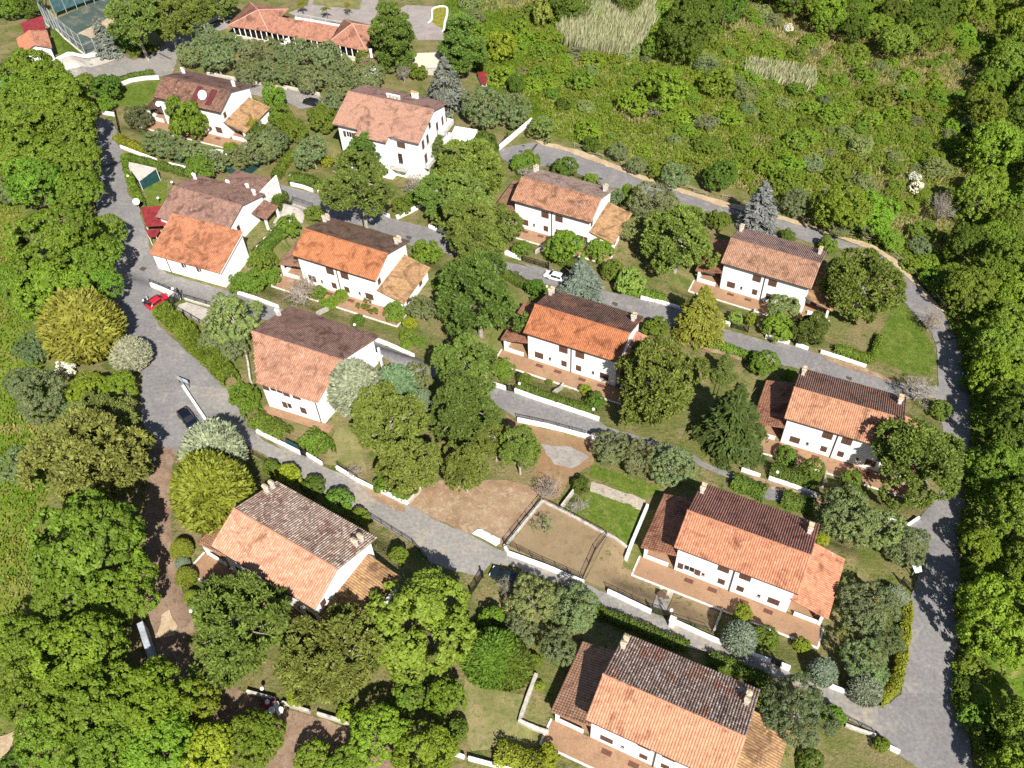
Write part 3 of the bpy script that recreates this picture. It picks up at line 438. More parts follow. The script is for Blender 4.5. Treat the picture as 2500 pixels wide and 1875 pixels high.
RAILS = [
 ('black railing on the front wall of the gravel court', [(-1.91, 62.98), (3.1, 60.09), (7.69, 57.7)], 0.9, 0.85),
 ('black railing on the left wall of the gravel court', [(-2.07, 63.19), (3.26, 70.86)], 0.9, 0.55),
 ('black railing dividing the two gravel courts', [(11.53, 65.06), (9.8, 62.72), (7.75, 58.35)], 1.1, 0),
 ('black railing above the rear wall of the gravel court', [(3.43, 70.75), (7.5, 68.08), (11.47, 65.32)], 0.7, 0.4),
 ('black railing on the wall behind the parked red car', [(-58.5, 114.77), (-53.17, 111.79)], 0.8, 1.0),
 ('black railing between the left lane and the paved yard', [(-52.5, 111.49), (-46.97, 109.35)], 1.0, 0.4),
 ('black railing on the lower side of the paved yard', [(-53.55, 108.88), (-51.93, 107.84), (-47.73, 104.72)], 1.1, 0),
 ('black railing on the retaining wall below the centre lane', [(0.61, 86.01), (4.7, 84.96), (10.34, 83.04)], 0.8, 0.85),
 ('railing at the road bend above the lichened house', [(-38.79, 79.27), (-36.52, 78.24), (-34.48, 76.87)], 0.9, 0),
 ('railing along the road beside the lichened house', [(-19.64, 67.6), (-16.81, 65.52), (-14.04, 63.48), (-12.13, 60.97)], 1.0, 0),
 ('railing on the wall below the dry lawn', [(-24.73, 76.07), (-21.81, 73.84)], 0.7, 0.75),
 ('railing along the white wall opposite the hedge of the nearest house', [(10.8, 56.33), (15.82, 53.42)], 0.8, 0.85),
 ('railing in front of the gravel bed', [(18.95, 51.86), (22.94, 50.32)], 0.8, 0.75),
 ('railing of the paved terrace behind the long brown house', [(-40.35, 132.21), (-39.01, 141.51), (-35.24, 139.67)], 1.0, 0),
 ('railing along the kerb below the big dark olive', [(37.07, 39.01), (38.39, 38.21), (39.83, 37.34)], 0.9, 0),
 ('railing behind the roof of the upper centre house', [(9.66, 157.88), (16.5, 153.84), (19.96, 151.51)], 1.0, 0),
]
WOODFENCE = [
 ('rustic wooden fence at the start of the sandy verge', [(16.03, 166.76), (19.13, 164.43), (21.66, 162.34)]),
 ('short length of rustic fence in the middle of the sandy verge', [(25.23, 160.12), (30.26, 157.07)]),
 ('rustic wooden fence before the big dark round bush', [(36.64, 152.99), (39.02, 151.28), (41.38, 149.59)]),
 ('rustic wooden fence left of the silver-blue spruce', [(44.55, 149.39), (48.61, 147.16)]),
 ('rustic wooden fence right of the silver-blue spruce', [(57.97, 143.39), (60.33, 142.32), (62.59, 140.93)]),
 ('rustic wooden fence above the upper right roof', [(67.47, 138.66), (69.87, 137.11), (72.14, 135.99)]),
 ('long rustic wooden fence around the road bend', [(74.26, 132.97), (75.85, 129.37), (76.96, 124.66), (77.92, 120.49), (78.85, 116.46)]),
]
SCREENS = [
 ('dark green screen fence behind the long brown roof', [(-55.36, 151.68), (-51.86, 149.67), (-48.57, 148.82), (-46.4, 153.73)], 1.6),
 ('low green screen beneath the olives by the spur lane', [(-63.49, 153.5), (-60.61, 152.5)], 1.2),
 ('dark green screen on the white wall of the road curve', [(-32.26, 80.34), (-30.3, 79.1)], 1.5),
]
GATES = [
 ('black sheet gate beside the parked red car', [(-54.61, 109.15), (-53.12, 111.59)], 2.0),
 ('dark gate at the head of the sloping gate wall', [(-0.14, 163.54), (1.88, 167.43)], 1.6),
 ('black gate between the white wall pieces on the curve', [(-29.93, 78.37), (-29.28, 78.1)], 1.3),
 ('black garden gate at the corner of the clipped hedge', [(-0.85, 92.42), (0.27, 92.04)], 1.4),
 ('iron double gate at lower right beside the white block', [(29.7, 46.34), (30.62, 45.91)], 1.6),
 ('open iron gate beside the silvery conifer on the right road', [(50.14, 57.92), (51.2, 56.62)], 1.5),
 ('iron gate at the paved path by the white pillar', [(15.98, 53.42), (17.75, 52.59)], 1.6),
 ('black gates before the garden of the upper centre house', [(3.01, 125.77), (7.64, 123.41)], 1.4),
 ('tall dark post-like gate at the end of the left road', [(-78.15, 169.98), (-75.24, 161.91)], 1.5),
 ('gate at the lane end of the dividing wall, upper right house', [(37.96, 109.19), (40.54, 108.05)], 1.2),
 ('grey gate beside the parked dark car', [(-6.54, 55.83), (-5.04, 58.33)], 1.4),
]
COURT = [(-106.63, 218.41), (-103.6, 209.36), (-96.19, 199.65), (-90.81, 194.81), (-89.26, 197.27)]
COURT2 = [(-102.42, 213.15), (-99.25, 218.48), (-94.9, 224.59)]
CARS = [('dark blue hatchback parked beside the white island wall', -46.47, 84.45, -0.91, 'navy', 4.1, False), ('red hatchback with raised tailgate parked by the iron gate', -56.33, 110.02, 0.855, 'red', 3.8, True), ('white hatchback half hidden by the blue-grey conifer', 8.61, 120.77, 2.664, 'white', 4.0, False), ('dark green car parked at the roadside gate below the gravel court', -2.06, 58.12, 2.669, 'teal', 4.3, False), ('black car parked on the top lane near the olive grove', -39.77, 178.43, 2.693, 'black', 4.1, False)]
SCOOTER = (-58.25, 110.35, 1.384)
LAMPS = [('white globe lamp on a tall post beside the red car', -53.46, 110.78, 3.0), ('white globe lamp at the corner of the bright white wall', -15.15, 70.64, 1.6), ('white globe lamp on the lawn above the brown roof', -24.66, 105.04, 1.5), ('white globe lamp left of the clipped hedge by the black gate', 1.13, 92.63, 1.5), ('white globe lamp at the right end of the clipped hedge', 12.0, 87.55, 1.5), ('white globe lamp before the right-hand house hedge', 37.47, 75.76, 1.6), ('white globe lamp in the pine shade of the right-hand house', 48.74, 70.73, 1.5), ('white globe lamp beside the upper lane right of the firs', 43.31, 99.43, 1.5), ('white globe lamp in the hedge beside the flat-roofed shed', -69.16, 144.89, 1.6), ('white globe lamp on the small lawn beside the red canopy', -62.44, 138.53, 1.3), ('white globe lamp behind the flat-roofed shed lawn', -61.17, 143.93, 1.3), ('white globe lamp beside the curved bench', -51.93, 154.0, 1.2), ('white globe lamp below the villa beside the hedge', -40.22, 148.09, 1.4), ('white globe lamp left of the centre house chimneys', 6.87, 116.69, 1.6), ('white globe lamp on the gate pillar by the gravel bed', 18.17, 52.61, 2.1), ('globe lamp in the tree shade over the dirt drive', -48.84, 76.0, 1.5), ('white globe lamp beside the pale patch of the dirt drive', -39.44, 52.62, 1.3), ('white globe lamp on the upper road behind the upper right house', 65.49, 131.3, 1.5), ('globe lamp in the shade above the grey garden wall', -29.8, 42.74, 1.3)]
COVERS = [('manhole cover at the head of the upper road', 4.46, 163.38, 0.45), ('second small manhole cover at the head of the upper road', 5.12, 165.8, 0.3), ('manhole cover on the upper road behind the brown roof', 20.26, 154.33, 0.4), ('manhole cover at the barn corner of the left road', -61.67, 120.63, 0.5), ('manhole cover near the drain on the left road', -74.42, 152.91, 0.4), ('drain cover left of the parked white car', 1.8, 121.9, 0.5), ('drain cover on the upper lane by the conifer', 18.46, 114.23, 0.5), ('drain cover on the crossing lane under the pines', -17.36, 131.1, 0.55), ('drain cover on the upper lane beside the central pines', 1.78, 121.97, 0.5), ('worn drain cover on the lane behind the right-hand house', 55.05, 97.24, 0.45)]
DRAINS = [('drain grating across the start of the upper road', [(6.18, 162.62), (8.04, 166.74)]), ('drain grating across the right road below the bend', [(73.49, 106.8), (77.96, 108.64)]), ('drain grating across the top road at the bend', [(-75.89, 198.03), (-72.66, 195.41)]), ('drain grating across the left road by the shed hedge', [(-75.87, 149.4), (-72.28, 152.03)])]
SPOT = {'board': (-48.5, 91.58), 'panel': (52.1, 59.01), 'dish': (-65.33, 135.97), 'bench': (-55.79, 154.02), 'ptable': (17.86, 56.45), 'pillar': (18.23, 51.49)}
SHEET = [(-6.39, 65.16), (-5.61, 65.95), (-4.93, 65.81), (-3.74, 65.09), (-2.65, 64.37), (-2.75, 63.64), (-3.27, 63.17), (-4.61, 64.13)]
POTS = [(-23.58, 112.5), (-22.82, 112.44), (-24.81, 111.38), (-23.93, 111.1), (-23.26, 110.65), (-21.94, 110.1), (-21.71, 109.79), (-22.57, 109.85)]
POOL = [(-14.95, 230.62), (-12.98, 231.75), (-11.64, 230.75), (-11.75, 226.74), (-12.21, 223.92), (-12.48, 220.05), (-14.05, 218.3), (-16.29, 218.71), (-17.54, 220.03), (-17.03, 222.4), (-15.79, 224.14), (-15.02, 226.22)]
CLUTTER = [('small white round table on the dirt drive, left of two', -28.55, 40.39, 'table'), ('small white round table on the dirt drive, right of two', -27.68, 40.41, 'table'), ('small bluish round table beside the red cart', -28.22, 41.05, 'table'), ('red garden cart with a white bundle below the grey wall', -29.13, 41.31, 'cart')]
REED = [(15.31, 219.3), (19.03, 233.23), (26.35, 237.72), (44.04, 243.17), (42.98, 231.29), (38.67, 220.46), (33.08, 210.82), (23.27, 213.05), (17.61, 215.17)]
REED2 = [(61.29, 209.67), (64.7, 213.01), (79.9, 209.31), (78.99, 203.61), (76.76, 197.95), (68.62, 201.62), (61.7, 205.52)]
TREES = [
 ('pine', -77.22, 194.23, 5.33, 0.95, 0.8, None, 'open-crowned pine standing beside the tennis court', None),
 ('pine', -72.02, 198.92, 4.89, 0.95, 0.6, None, 'dense pine right of the tennis court', None),
 ('pine', -68.06, 211.03, 3.93, 0.95, 0.4, None, 'pine at the top edge above the white boundary wall', None),
 ('pine', -64.84, 216.67, 3.71, 0.95, 0.4, None, 'small pine at the top edge left of the clubhouse', None),
 ('pine', -73.13, 217.05, 4.6, 0.95, 0.4, None, 'pine cut by the top edge between court and clubhouse', None),
 ('spruce', -85.89, 195.59, 2.71, 1.7, 0.05, None, 'slim dark conifer in front of the tennis court fence', None),
 ('laurel', -82.54, 198.37, 2.62, 0.85, -0.05, None, 'rounded green shrub behind the low hedge at the road bend', None),
 ('laurel', -72.52, 210.23, 1.83, 0.85, -0.05, None, 'small yellowish shrub at the foot of the white boundary wall', None),
 ('laurel', -111.75, 211.48, 3.3, 0.85, -0.05, None, 'grey-green bush in the top left corner', None),
 ('laurel', -107.86, 213.0, 3.62, 0.85, -0.05, 'dark', 'dark bush left of the court fence at the top edge', None),
 ('olive', -101.65, 180.6, 2.44, 0.78, 0.25, None, 'scrubby bush left of the white hut', None),
 ('laurel', -85.73, 177.61, 2.57, 0.85, -0.05, None, 'green shrub at the corner below the top road', None),
 ('laurel', -80.45, 175.77, 3.09, 0.85, -0.05, 'dark', 'dark rounded shrub beside the bright top-left lawn', None),
 ('shrub', -80.36, 171.06, 1.99, 0.8, -0.1, None, 'yellowish shrub between dark shrub and rubble wall', None),
 ('oak', -93.22, 173.78, 5.11, 0.85, 0.2, None, 'broadleaf tree at the road bend below the white hut', None),
 ('oak', -95.2, 168.26, 3.87, 0.85, 0.2, None, 'broadleaf tree at the left edge below the white hut', None),
 ('oak', -85.67, 160.84, 6.71, 0.85, 0.2, None, 'large broadleaf tree overhanging the top of the left road', None),
 ('oak', -89.54, 155.29, 5.13, 0.85, 0.2, None, 'broadleaf tree at the left edge opposite the road end wall', None),
 ('oak', -80.81, 152.62, 5.81, 0.85, 0.2, None, 'broadleaf tree casting shade where the left road begins', None),
 ('oak', -85.89, 145.1, 4.47, 0.85, 0.2, None, 'broadleaf tree deep in the left wood opposite the spur lane', None),
 ('oak', -77.02, 140.69, 5.55, 0.85, 0.2, None, 'broadleaf tree reaching over the road opposite the flat-roofed shed', None),
 ('oak', -80.33, 134.96, 4.96, 0.85, 0.2, None, 'broadleaf tree behind the one opposite the red canopy', None),
 ('oak', -73.67, 133.3, 4.29, 0.85, 0.2, None, 'broadleaf tree on the road edge opposite the red canopy', None),
 ('olive', -87.29, 136.5, 2.52, 0.78, 0.25, None, 'grey olive at the left edge beyond the roadside wood', None),
 ('olive', -72.74, 167.33, 2.5, 0.78, 0.25, 'dark', 'round dark olive beside the top-left house porch', None),
 ('laurel', -61.41, 161.96, 3.84, 1.25, -0.05, 'bright', 'tall bright green tree in front of the top-left house', None),
 ('palm', -49.23, 163.06, 2.2, 0.6, 0.8, None, 'dark leafy tree at the right porch of the top-left house', None),
 ('agave', -69.52, 161.05, 1.16, 0.6, -0.1, None, 'spiky plant on the stony bank before the top-left house', None),
 ('olive', -65.21, 154.84, 2.75, 0.78, 0.25, None, 'grey-green olive below the top-left house, leftmost of its row', None),
 ('olive', -61.77, 153.41, 2.37, 0.78, 0.25, None, 'grey-green olive below the top-left house, second from the left', None),
 ('olive', -58.2, 151.49, 2.6, 0.78, 0.25, None, 'grey-green olive left of the curved white bench', None),
 ('olive', -54.15, 149.94, 2.35, 0.78, 0.25, None, 'grey-green olive below the curved white bench', None),
 ('olive', -50.23, 151.04, 2.48, 0.78, 0.25, None, 'grey-green olive right of the curved white bench', None),
 ('olive', -46.8, 153.46, 3.26, 0.78, 0.25, None, 'large grey-green olive above the green screen fence', None),
 ('olive', -44.29, 157.4, 2.81, 0.78, 0.25, 'dark', 'dark olive at the right end of the row below the top-left house', None),
 ('laurel', -56.59, 147.35, 2.69, 0.85, -0.05, None, 'bright green bush behind the long brown roof', None),
 ('laurel', -52.82, 156.93, 1.53, 0.85, -0.05, 'bright', 'small bright shrub by the white garden globe', None),
 ('laurel', -46.52, 175.18, 2.32, 1.3, -0.05, 'bright', 'pale green slender tree beside the top lane', None),
 ('laurel', -44.21, 167.42, 2.38, 0.85, -0.05, None, 'bright green bush right of the top-left house porch roof', None),
 ('laurel', -41.52, 163.23, 2.88, 0.85, -0.05, None, 'dark green shrub thicket left of the villa', None),
 ('laurel', -47.67, 160.35, 2.32, 0.85, -0.05, 'dark', 'dark shrub below the top-left house porch', None),
 ('olive', -44.61, 155.43, 2.79, 0.78, 0.25, None, 'olive at the top of the villa garden path', None),
 ('olive', -67.14, 192.91, 2.87, 0.78, 0.25, None, 'grey-green olive in the grove below the clubhouse', 'olive grove below the clubhouse'),
 ('olive', -64.88, 199.05, 3.23, 0.78, 0.25, None, 'grey-green olive in the grove below the clubhouse', 'olive grove below the clubhouse'),
 ('olive', -60.17, 188.96, 3.4, 0.78, 0.25, None, 'grey-green olive in the grove below the clubhouse', 'olive grove below the clubhouse'),
 ('olive', -59.64, 200.32, 2.37, 0.78, 0.25, None, 'grey-green olive in the grove below the clubhouse', 'olive grove below the clubhouse'),
 ('olive', -55.41, 198.27, 2.36, 0.78, 0.25, None, 'grey-green olive in the grove below the clubhouse', 'olive grove below the clubhouse'),
 ('olive', -51.48, 197.57, 2.79, 0.78, 0.25, None, 'grey-green olive in the grove below the clubhouse', 'olive grove below the clubhouse'),
 ('olive', -47.84, 197.7, 2.51, 0.78, 0.25, None, 'grey-green olive in the grove below the clubhouse', 'olive grove below the clubhouse'),
 ('olive', -43.7, 197.49, 2.95, 0.78, 0.25, None, 'grey-green olive in the grove below the clubhouse', 'olive grove below the clubhouse'),
 ('olive', -38.31, 195.87, 3.09, 0.78, 0.25, None, 'grey-green olive in the grove below the clubhouse', 'olive grove below the clubhouse'),
 ('olive', -34.5, 192.43, 2.48, 0.78, 0.25, None, 'grey-green olive in the grove below the clubhouse', 'olive grove below the clubhouse'),
 ('olive', -53.29, 185.82, 2.96, 0.78, 0.25, None, 'grey-green olive in the grove below the clubhouse', 'olive grove below the clubhouse'),
 ('olive', -49.66, 186.83, 2.7, 0.78, 0.25, None, 'grey-green olive in the grove below the clubhouse', 'olive grove below the clubhouse'),
 ('olive', -45.24, 187.12, 2.85, 0.78, 0.25, None, 'grey-green olive in the grove below the clubhouse', 'olive grove below the clubhouse'),
 ('olive', -40.08, 183.95, 3.24, 0.78, 0.25, None, 'grey-green olive in the grove below the clubhouse', 'olive grove below the clubhouse'),
 ('olive', -36.81, 187.75, 2.15, 0.78, 0.25, None, 'grey-green olive in the grove below the clubhouse', 'olive grove below the clubhouse'),
 ('laurel', -61.66, 207.41, 1.53, 0.85, -0.05, None, 'yellow-green bush among the olive grove', None),
 ('olive', -33.63, 181.36, 2.53, 0.78, 0.25, None, 'olive beside the lane above the villa roof', None),
 ('olive', -34.99, 173.03, 2.59, 0.78, 0.25, None, 'brownish bare-twigged olive left of the villa roof', None),
 ('olive', -28.96, 184.57, 3.96, 0.78, 0.25, None, 'pale broad olive behind the villa roof', None),
 ('laurel', -32.92, 186.76, 1.72, 0.85, -0.05, None, 'yellow-green bush behind the villa roof', None),
 ('laurel', -36.11, 167.96, 2.94, 0.85, -0.05, None, 'green bush against the left end of the villa', None),
 ('olive', -36.13, 153.27, 3.15, 0.78, 0.25, None, 'olive on the villa lawn left of the dark path', None),
 ('laurel', -34.34, 154.88, 1.41, 0.85, -0.05, 'yellow', 'bright yellow-green bush beside the villa steps', None),
 ('laurel', -31.07, 155.81, 1.3, 0.85, -0.05, 'yellow', 'yellow-green bush right of the dark path by the villa', None),
 ('tallpine', -22.45, 195.16, 4.77, 1.75, 0.15, None, 'tall dense pine left of the small pool', None),
 ('tallpine', -6.41, 196.27, 4.98, 1.6, 0.15, None, 'tall dense pine right of the small pool', None),
 ('bluecedar', -10.77, 180.2, 4.88, 1.25, 0.05, None, 'spreading blue-grey cedar behind the villa', None),
 ('bare', -20.63, 191.38, 1.61, 1.6, 0.1, None, 'dead grey tree at the foot of the tall pine', None),
 ('laurel', 2.09, 204.85, 3.23, 1.15, -0.05, 'yellow', 'bright yellow-green tree in the grass right of the tall pines', None),
 ('olive', -2.69, 173.18, 4.26, 0.78, 0.25, None, 'pale leafy tree right of the villa', None),
 ('olive', 3.35, 173.95, 3.6, 0.78, 0.25, None, 'olive above the sloping gate wall', None),
 ('laurel', 4.46, 188.72, 1.91, 1.2, -0.05, 'dark', 'dark cypress-like bush beside the concrete slab', None),
 ('laurel', -3.0, 161.72, 2.79, 0.85, -0.05, 'dark', 'dark green bush covering the corner of the white canopy', None),
 ('laurel', -29.23, 197.21, 2.08, 0.85, -0.05, None, 'green bush beside the clubhouse annex', None),
 ('laurel', -17.5, 193.25, 2.07, 0.85, -0.05, None, 'green bush below the corrugated shed', None),
 ('palm', -46.87, 223.97, 1.44, 0.7, 1.4, None, 'yellowing palm at the left end of the pool lawn', None),
 ('palm', -40.89, 222.24, 1.44, 0.7, 1.4, None, 'yellowing palm in the middle of the pool lawn', None),
 ('palm', -35.79, 224.97, 1.45, 0.7, 1.4, None, 'green palm at the right end of the pool lawn', None),
 ('pine', -25.46, 154.24, 4.31, 0.95, 0.2, 'dark', 'dense pine in front of the villa facade', None),
 ('pine', -24.73, 131.37, 5.84, 0.95, 0.75, None, 'broad pine with bare trunk below the villa garden', None),
 ('fir', -11.59, 154.24, 2.8, 1.4, 0.05, None, 'spiky conifer at the right corner of the villa', None),
 ('pine', -5.95, 144.46, 5.73, 0.95, 0.2, None, 'broad pine below the white canopy', None),
 ('bare', -16.62, 146.1, 2.49, 0.8, 0.1, None, 'blossoming twiggy shrub below the villa', None),
 ('laurel', 4.14, 155.77, 2.09, 0.85, -0.05, None, 'green shrub at the corner of the upper road', None),
 ('bare', 5.08, 153.59, 1.56, 0.9, 0.1, None, 'pink-flowering twiggy shrub beside the chimney house', None),
 ('laurel', -18.83, 139.22, 1.82, 0.85, -0.05, None, 'green bush behind the notched white wall', None),
 ('laurel', -16.8, 141.81, 1.59, 0.85, -0.05, None, 'green bush beside the lane right of the notched wall', None),
 ('pine', -11.99, 137.97, 3.57, 0.95, 0.5, None, 'pine above the crossing lane', None),
 ('pine', -6.7, 132.94, 5.34, 0.95, 0.3, None, 'large light pine right of the crossing lane', None),
 ('pine', -5.21, 126.86, 4.89, 0.95, 0.2, None, 'large pine in the row between the two middle houses', None),
 ('pine', -0.64, 129.7, 3.71, 0.95, 0.3, None, 'thin pine left of the upper centre house', None),
 ('pine', -4.41, 123.17, 4.05, 0.95, 0.2, None, 'pine behind the big dark pine', None),
 ('pine', -4.66, 105.22, 6.31, 1.15, 0.1, 'dark', 'big dark dense pine in the centre of the estate', None),
 ('olive', -13.76, 108.31, 2.22, 0.78, 0.25, None, 'grey olive leaning beside the right porch of the orange-roofed house', None),
 ('laurel', -18.47, 108.58, 1.8, 0.85, -0.05, None, 'climbing green shrub at the corner of the porch with pots', None),
 ('laurel', -16.01, 105.88, 1.3, 0.85, -0.05, 'yellow', 'bright yellow shrub below the white porch wall', None),
 ('laurel', -24.37, 106.75, 1.22, 0.85, -0.05, 'dark', 'clipped ball shrub on the front lawn of the orange-roofed house', None),
 ('laurel', -29.62, 111.76, 1.29, 0.85, -0.05, 'bright', 'bright shrub on the left of the front lawn', None),
 ('laurel', -27.73, 113.54, 1.19, 0.85, -0.05, 'bright', 'bright shrub against the white facade below the shutters', None),
 ('bare', -34.23, 113.41, 3.22, 0.6, 0.1, None, 'twiggy half-bare shrub before the left orange-roofed house', None),
 ('laurel', -31.5, 113.88, 1.52, 0.85, -0.05, None, 'yellow-green shrub right of the twiggy shrub', None),
 ('laurel', -37.82, 129.42, 2.06, 0.85, -0.05, None, 'green bush behind the left orange-roofed house', None),
 ('laurel', -34.19, 134.91, 1.77, 0.85, -0.05, None, 'green bush beside the paved terrace', None),
 ('laurel', -13.6, 124.34, 2.5, 0.85, -0.05, None, 'dark green shrub row behind the orange-roofed house', None),
 ('laurel', -11.41, 115.6, 1.31, 0.85, -0.05, None, 'green shrub beside the big dark pine', None),
 ('laurel', -16.32, 103.27, 1.24, 0.85, -0.05, None, 'green bush on the plot above the middle lane', None),
 ('laurel', -14.56, 102.11, 1.03, 0.85, -0.05, None, 'round green bush at the edge of the plot above the middle lane', None),
 ('laurel', -16.47, 101.18, 0.92, 0.85, -0.05, 'bright', 'bright small bush by the wall above the middle lane', None),
 ('pine', -6.82, 90.63, 4.76, 0.95, 0.35, None, 'rounded pine below the big dark pine', None),
 ('olive', -14.06, 92.19, 2.15, 0.78, 0.25, None, 'grey olive beside the middle lane', None),
 ('laurel', -1.17, 95.78, 1.71, 0.85, -0.05, None, 'yellow-green shrub left of the centre house terrace', None),
 ('laurel', -41.22, 120.49, 2.43, 0.85, -0.05, None, 'green bush between the two left houses', None),
 ('laurel', -40.04, 118.41, 1.76, 0.85, -0.05, None, 'tangled bush left of the orange-roofed house porch', None),
 ('laurel', -41.96, 115.13, 1.94, 0.85, -0.05, None, 'dark bush at the edge of the left lane', None),
 ('laurel', -43.48, 114.14, 2.03, 0.85, -0.05, None, 'round green bush at the corner of the long orange-roofed barn', None),
 ('laurel', -40.24, 118.6, 1.55, 0.85, -0.05, None, 'green bush right of the barn corner bush', None),
 ('olive', -42.39, 102.58, 3.8, 0.78, 0.25, 'bright', 'big soft olive beside the paved yard', None),
 ('olive', -45.15, 100.32, 2.09, 0.78, 0.25, None, 'small grey olive below the paved yard', None),
 ('olive', -42.23, 98.01, 2.17, 0.78, 0.25, None, 'small grey olive left of the brown-roofed house', None),
 ('laurel', -39.13, 88.49, 2.09, 0.85, -0.05, None, 'bright bush by the side wall of the brown-roofed house', None),
 ('greycedar', -22.29, 86.85, 4.17, 1.1, 0.0, None, 'pale silvery cedar over the corner of the brown roof', None),
 ('greycedar', -17.12, 89.16, 3.13, 1.0, 0.0, 'green', 'grey-green cedar right of the silvery cedar', None),
 ('greycedar', -13.19, 87.78, 1.91, 1.1, 0.0, 'green', 'small yellowish cedar between the pines', None),
 ('pine', -17.31, 79.91, 4.82, 0.95, 0.3, None, 'wide pine with grey branches over the dry lawn', None),
 ('pine', -14.29, 72.98, 3.98, 0.95, 0.4, None, 'thin pine with grey branches above the bare soil', None),
 ('pine', -6.82, 82.2, 4.91, 0.95, 0.35, 'dark', 'broad dark pine in the middle of the pine group', None),
 ('pine', -6.91, 72.21, 2.85, 1.4, 0.5, None, 'pine leaning over the bare soil', None),
 ('pine', 0.5, 75.59, 2.65, 1.2, 1.1, None, 'pine with long bare trunk at the right of the group', None),
 ('pine', -2.84, 77.99, 2.16, 1.2, 1.0, None, 'thin-trunked pine in the middle of the bare soil plot', None),
 ('laurel', -33.39, 75.1, 1.24, 0.85, -0.05, None, 'round bush on the verge behind the lichened roof', None),
 ('laurel', -30.85, 73.48, 1.67, 0.85, -0.05, 'yellow', 'yellow-green bush on the verge behind the lichened roof', None),
 ('laurel', -27.45, 71.85, 1.57, 0.85, -0.05, 'dark', 'dark bush on the verge behind the lichened roof', None),
 ('laurel', -23.72, 68.88, 1.89, 0.85, -0.05, None, 'bushy shrub along the road behind the lichened roof', None),
 ('laurel', -20.95, 66.9, 1.28, 0.85, -0.05, 'bright', 'bright shrub at the railing behind the lichened roof', None),
 ('laurel', -15.32, 59.66, 1.22, 0.85, -0.05, 'bright', 'bright green round shrub beside the lichened house', None),
 ('laurel', -18.44, 72.47, 1.23, 0.85, -0.05, None, 'blue-green bush behind the bright white corner wall', None),
 ('laurel', -15.77, 71.18, 1.23, 0.85, -0.05, None, 'green bush under the thin pine by the corner wall', None),
 ('bare', -22.25, 74.85, 1.07, 0.9, 0.1, None, 'pinkish twiggy shrub behind the railing', None),
 ('olive', 28.36, 139.27, 4.17, 0.78, 0.25, None, 'broad olive behind the right porch of the upper centre house', None),
 ('olive', 22.27, 145.16, 1.77, 0.78, 0.25, None, 'olive beside the gable of the upper centre house', None),
 ('laurel', 25.41, 145.74, 2.41, 0.85, -0.05, 'bright', 'bright green bush between the gable and the upper road', None),
 ('olive', 24.76, 132.22, 2.63, 0.78, 0.25, 'bright', 'grey-green bush beside the porch of the upper centre house', None),
 ('pine', 30.6, 124.36, 6.05, 0.95, 0.2, None, 'large dense pine between the two upper houses', None),
 ('laurel', 10.88, 126.52, 3.49, 0.85, -0.05, 'bright', 'leafy green tree in front of the upper centre house', None),
 ('laurel', 17.23, 127.61, 2.35, 0.85, -0.05, 'bright', 'leafy shrub at the porch of the upper centre house', None),
 ('bluecedar', 12.72, 116.35, 4.2, 0.95, 0.05, None, 'dense blue-grey conifer beside the parked white car', None),
 ('laurel', 21.28, 117.83, 2.71, 0.85, -0.05, 'pale', 'variegated pale shrub along the upper lane', None),
 ('laurel', 18.83, 122.0, 2.07, 0.85, -0.05, None, 'green shrub right of the blue-grey conifer', None),
 ('laurel', 4.92, 115.77, 1.89, 0.85, -0.05, 'dark', 'dark round shrub left of the centre house chimneys', None),
 ('laurel', 3.0, 127.34, 1.75, 0.85, -0.05, None, 'green shrub on the lawn of the upper centre house', None),
 ('laurel', 13.08, 154.18, 2.48, 0.85, -0.05, 'dark', 'dark green shrub behind the roof of the upper centre house', None),
 ('laurel', 6.21, 157.43, 2.11, 0.85, -0.05, None, 'green shrub left of the chimneys of the upper centre house', None),
 ('laurel', 18.14, 152.05, 1.43, 0.85, -0.05, 'bright', 'small bright shrub at the edge of the upper road', None),
 ('fir', 31.77, 106.91, 4.23, 1.1, 0.45, 'yellow', 'yellowish open conifer with bare trunk beside the upper lane', None),
 ('spruce', 49.14, 138.8, 3.7, 1.5, 0.05, None, 'silver-blue spruce beside the upper road', None),
 ('laurel', 41.38, 138.76, 2.25, 0.85, -0.05, None, 'yellow-green shrub left of the silver-blue spruce', None),
 ('laurel', 24.15, 106.31, 2.04, 0.85, -0.05, None, 'green shrub behind the right gable of the centre house', None),
 ('laurel', 38.77, 110.56, 1.33, 0.85, -0.05, 'pale', 'pale tree before the upper right house', None),
 ('olive', 13.61, 78.92, 2.5, 0.78, 0.25, None, 'olive beside the middle lane, left of three', None),
 ('olive', 17.5, 77.15, 2.4, 0.78, 0.25, None, 'olive beside the middle lane, middle of three', None),
 ('olive', 21.65, 75.41, 2.83, 0.78, 0.25, None, 'olive beside the middle lane, right of three', None),
 ('pine', 21.52, 87.67, 6.2, 1.1, 0.05, None, 'very large dense pine right of the centre house', None),
 ('fir', 31.9, 82.88, 6.02, 1.1, 0.05, 'dark', 'broad dark fir with rusty patches', None),
 ('fir', 33.84, 96.7, 2.26, 1.3, 0.05, None, 'smaller conifer behind the broad dark fir', None),
 ('laurel', 8.82, 72.97, 1.35, 0.85, -0.05, 'dark', 'dark glossy round shrub beside the lower lawn', None),
 ('sapling', 3.4, 65.84, 1.46, 0.8, 0.5, None, 'small sparse tree alone in the gravel court', None),
 ('bare', 7.95, 69.32, 1.33, 0.7, 0.1, None, 'bare grey shrub at the corner of the gravel court', None),
 ('bare', 4.23, 71.78, 1.96, 0.9, 0.1, None, 'dead brown brush at the edge of the bare soil', None),
 ('laurel', 2.07, 93.8, 1.2, 0.85, -0.05, None, 'shrub on the terrace garden left of the wall lamp', None),
 ('laurel', 11.43, 93.32, 1.01, 0.85, -0.05, 'yellow', 'yellow shrub on the terrace garden of the centre house', None),
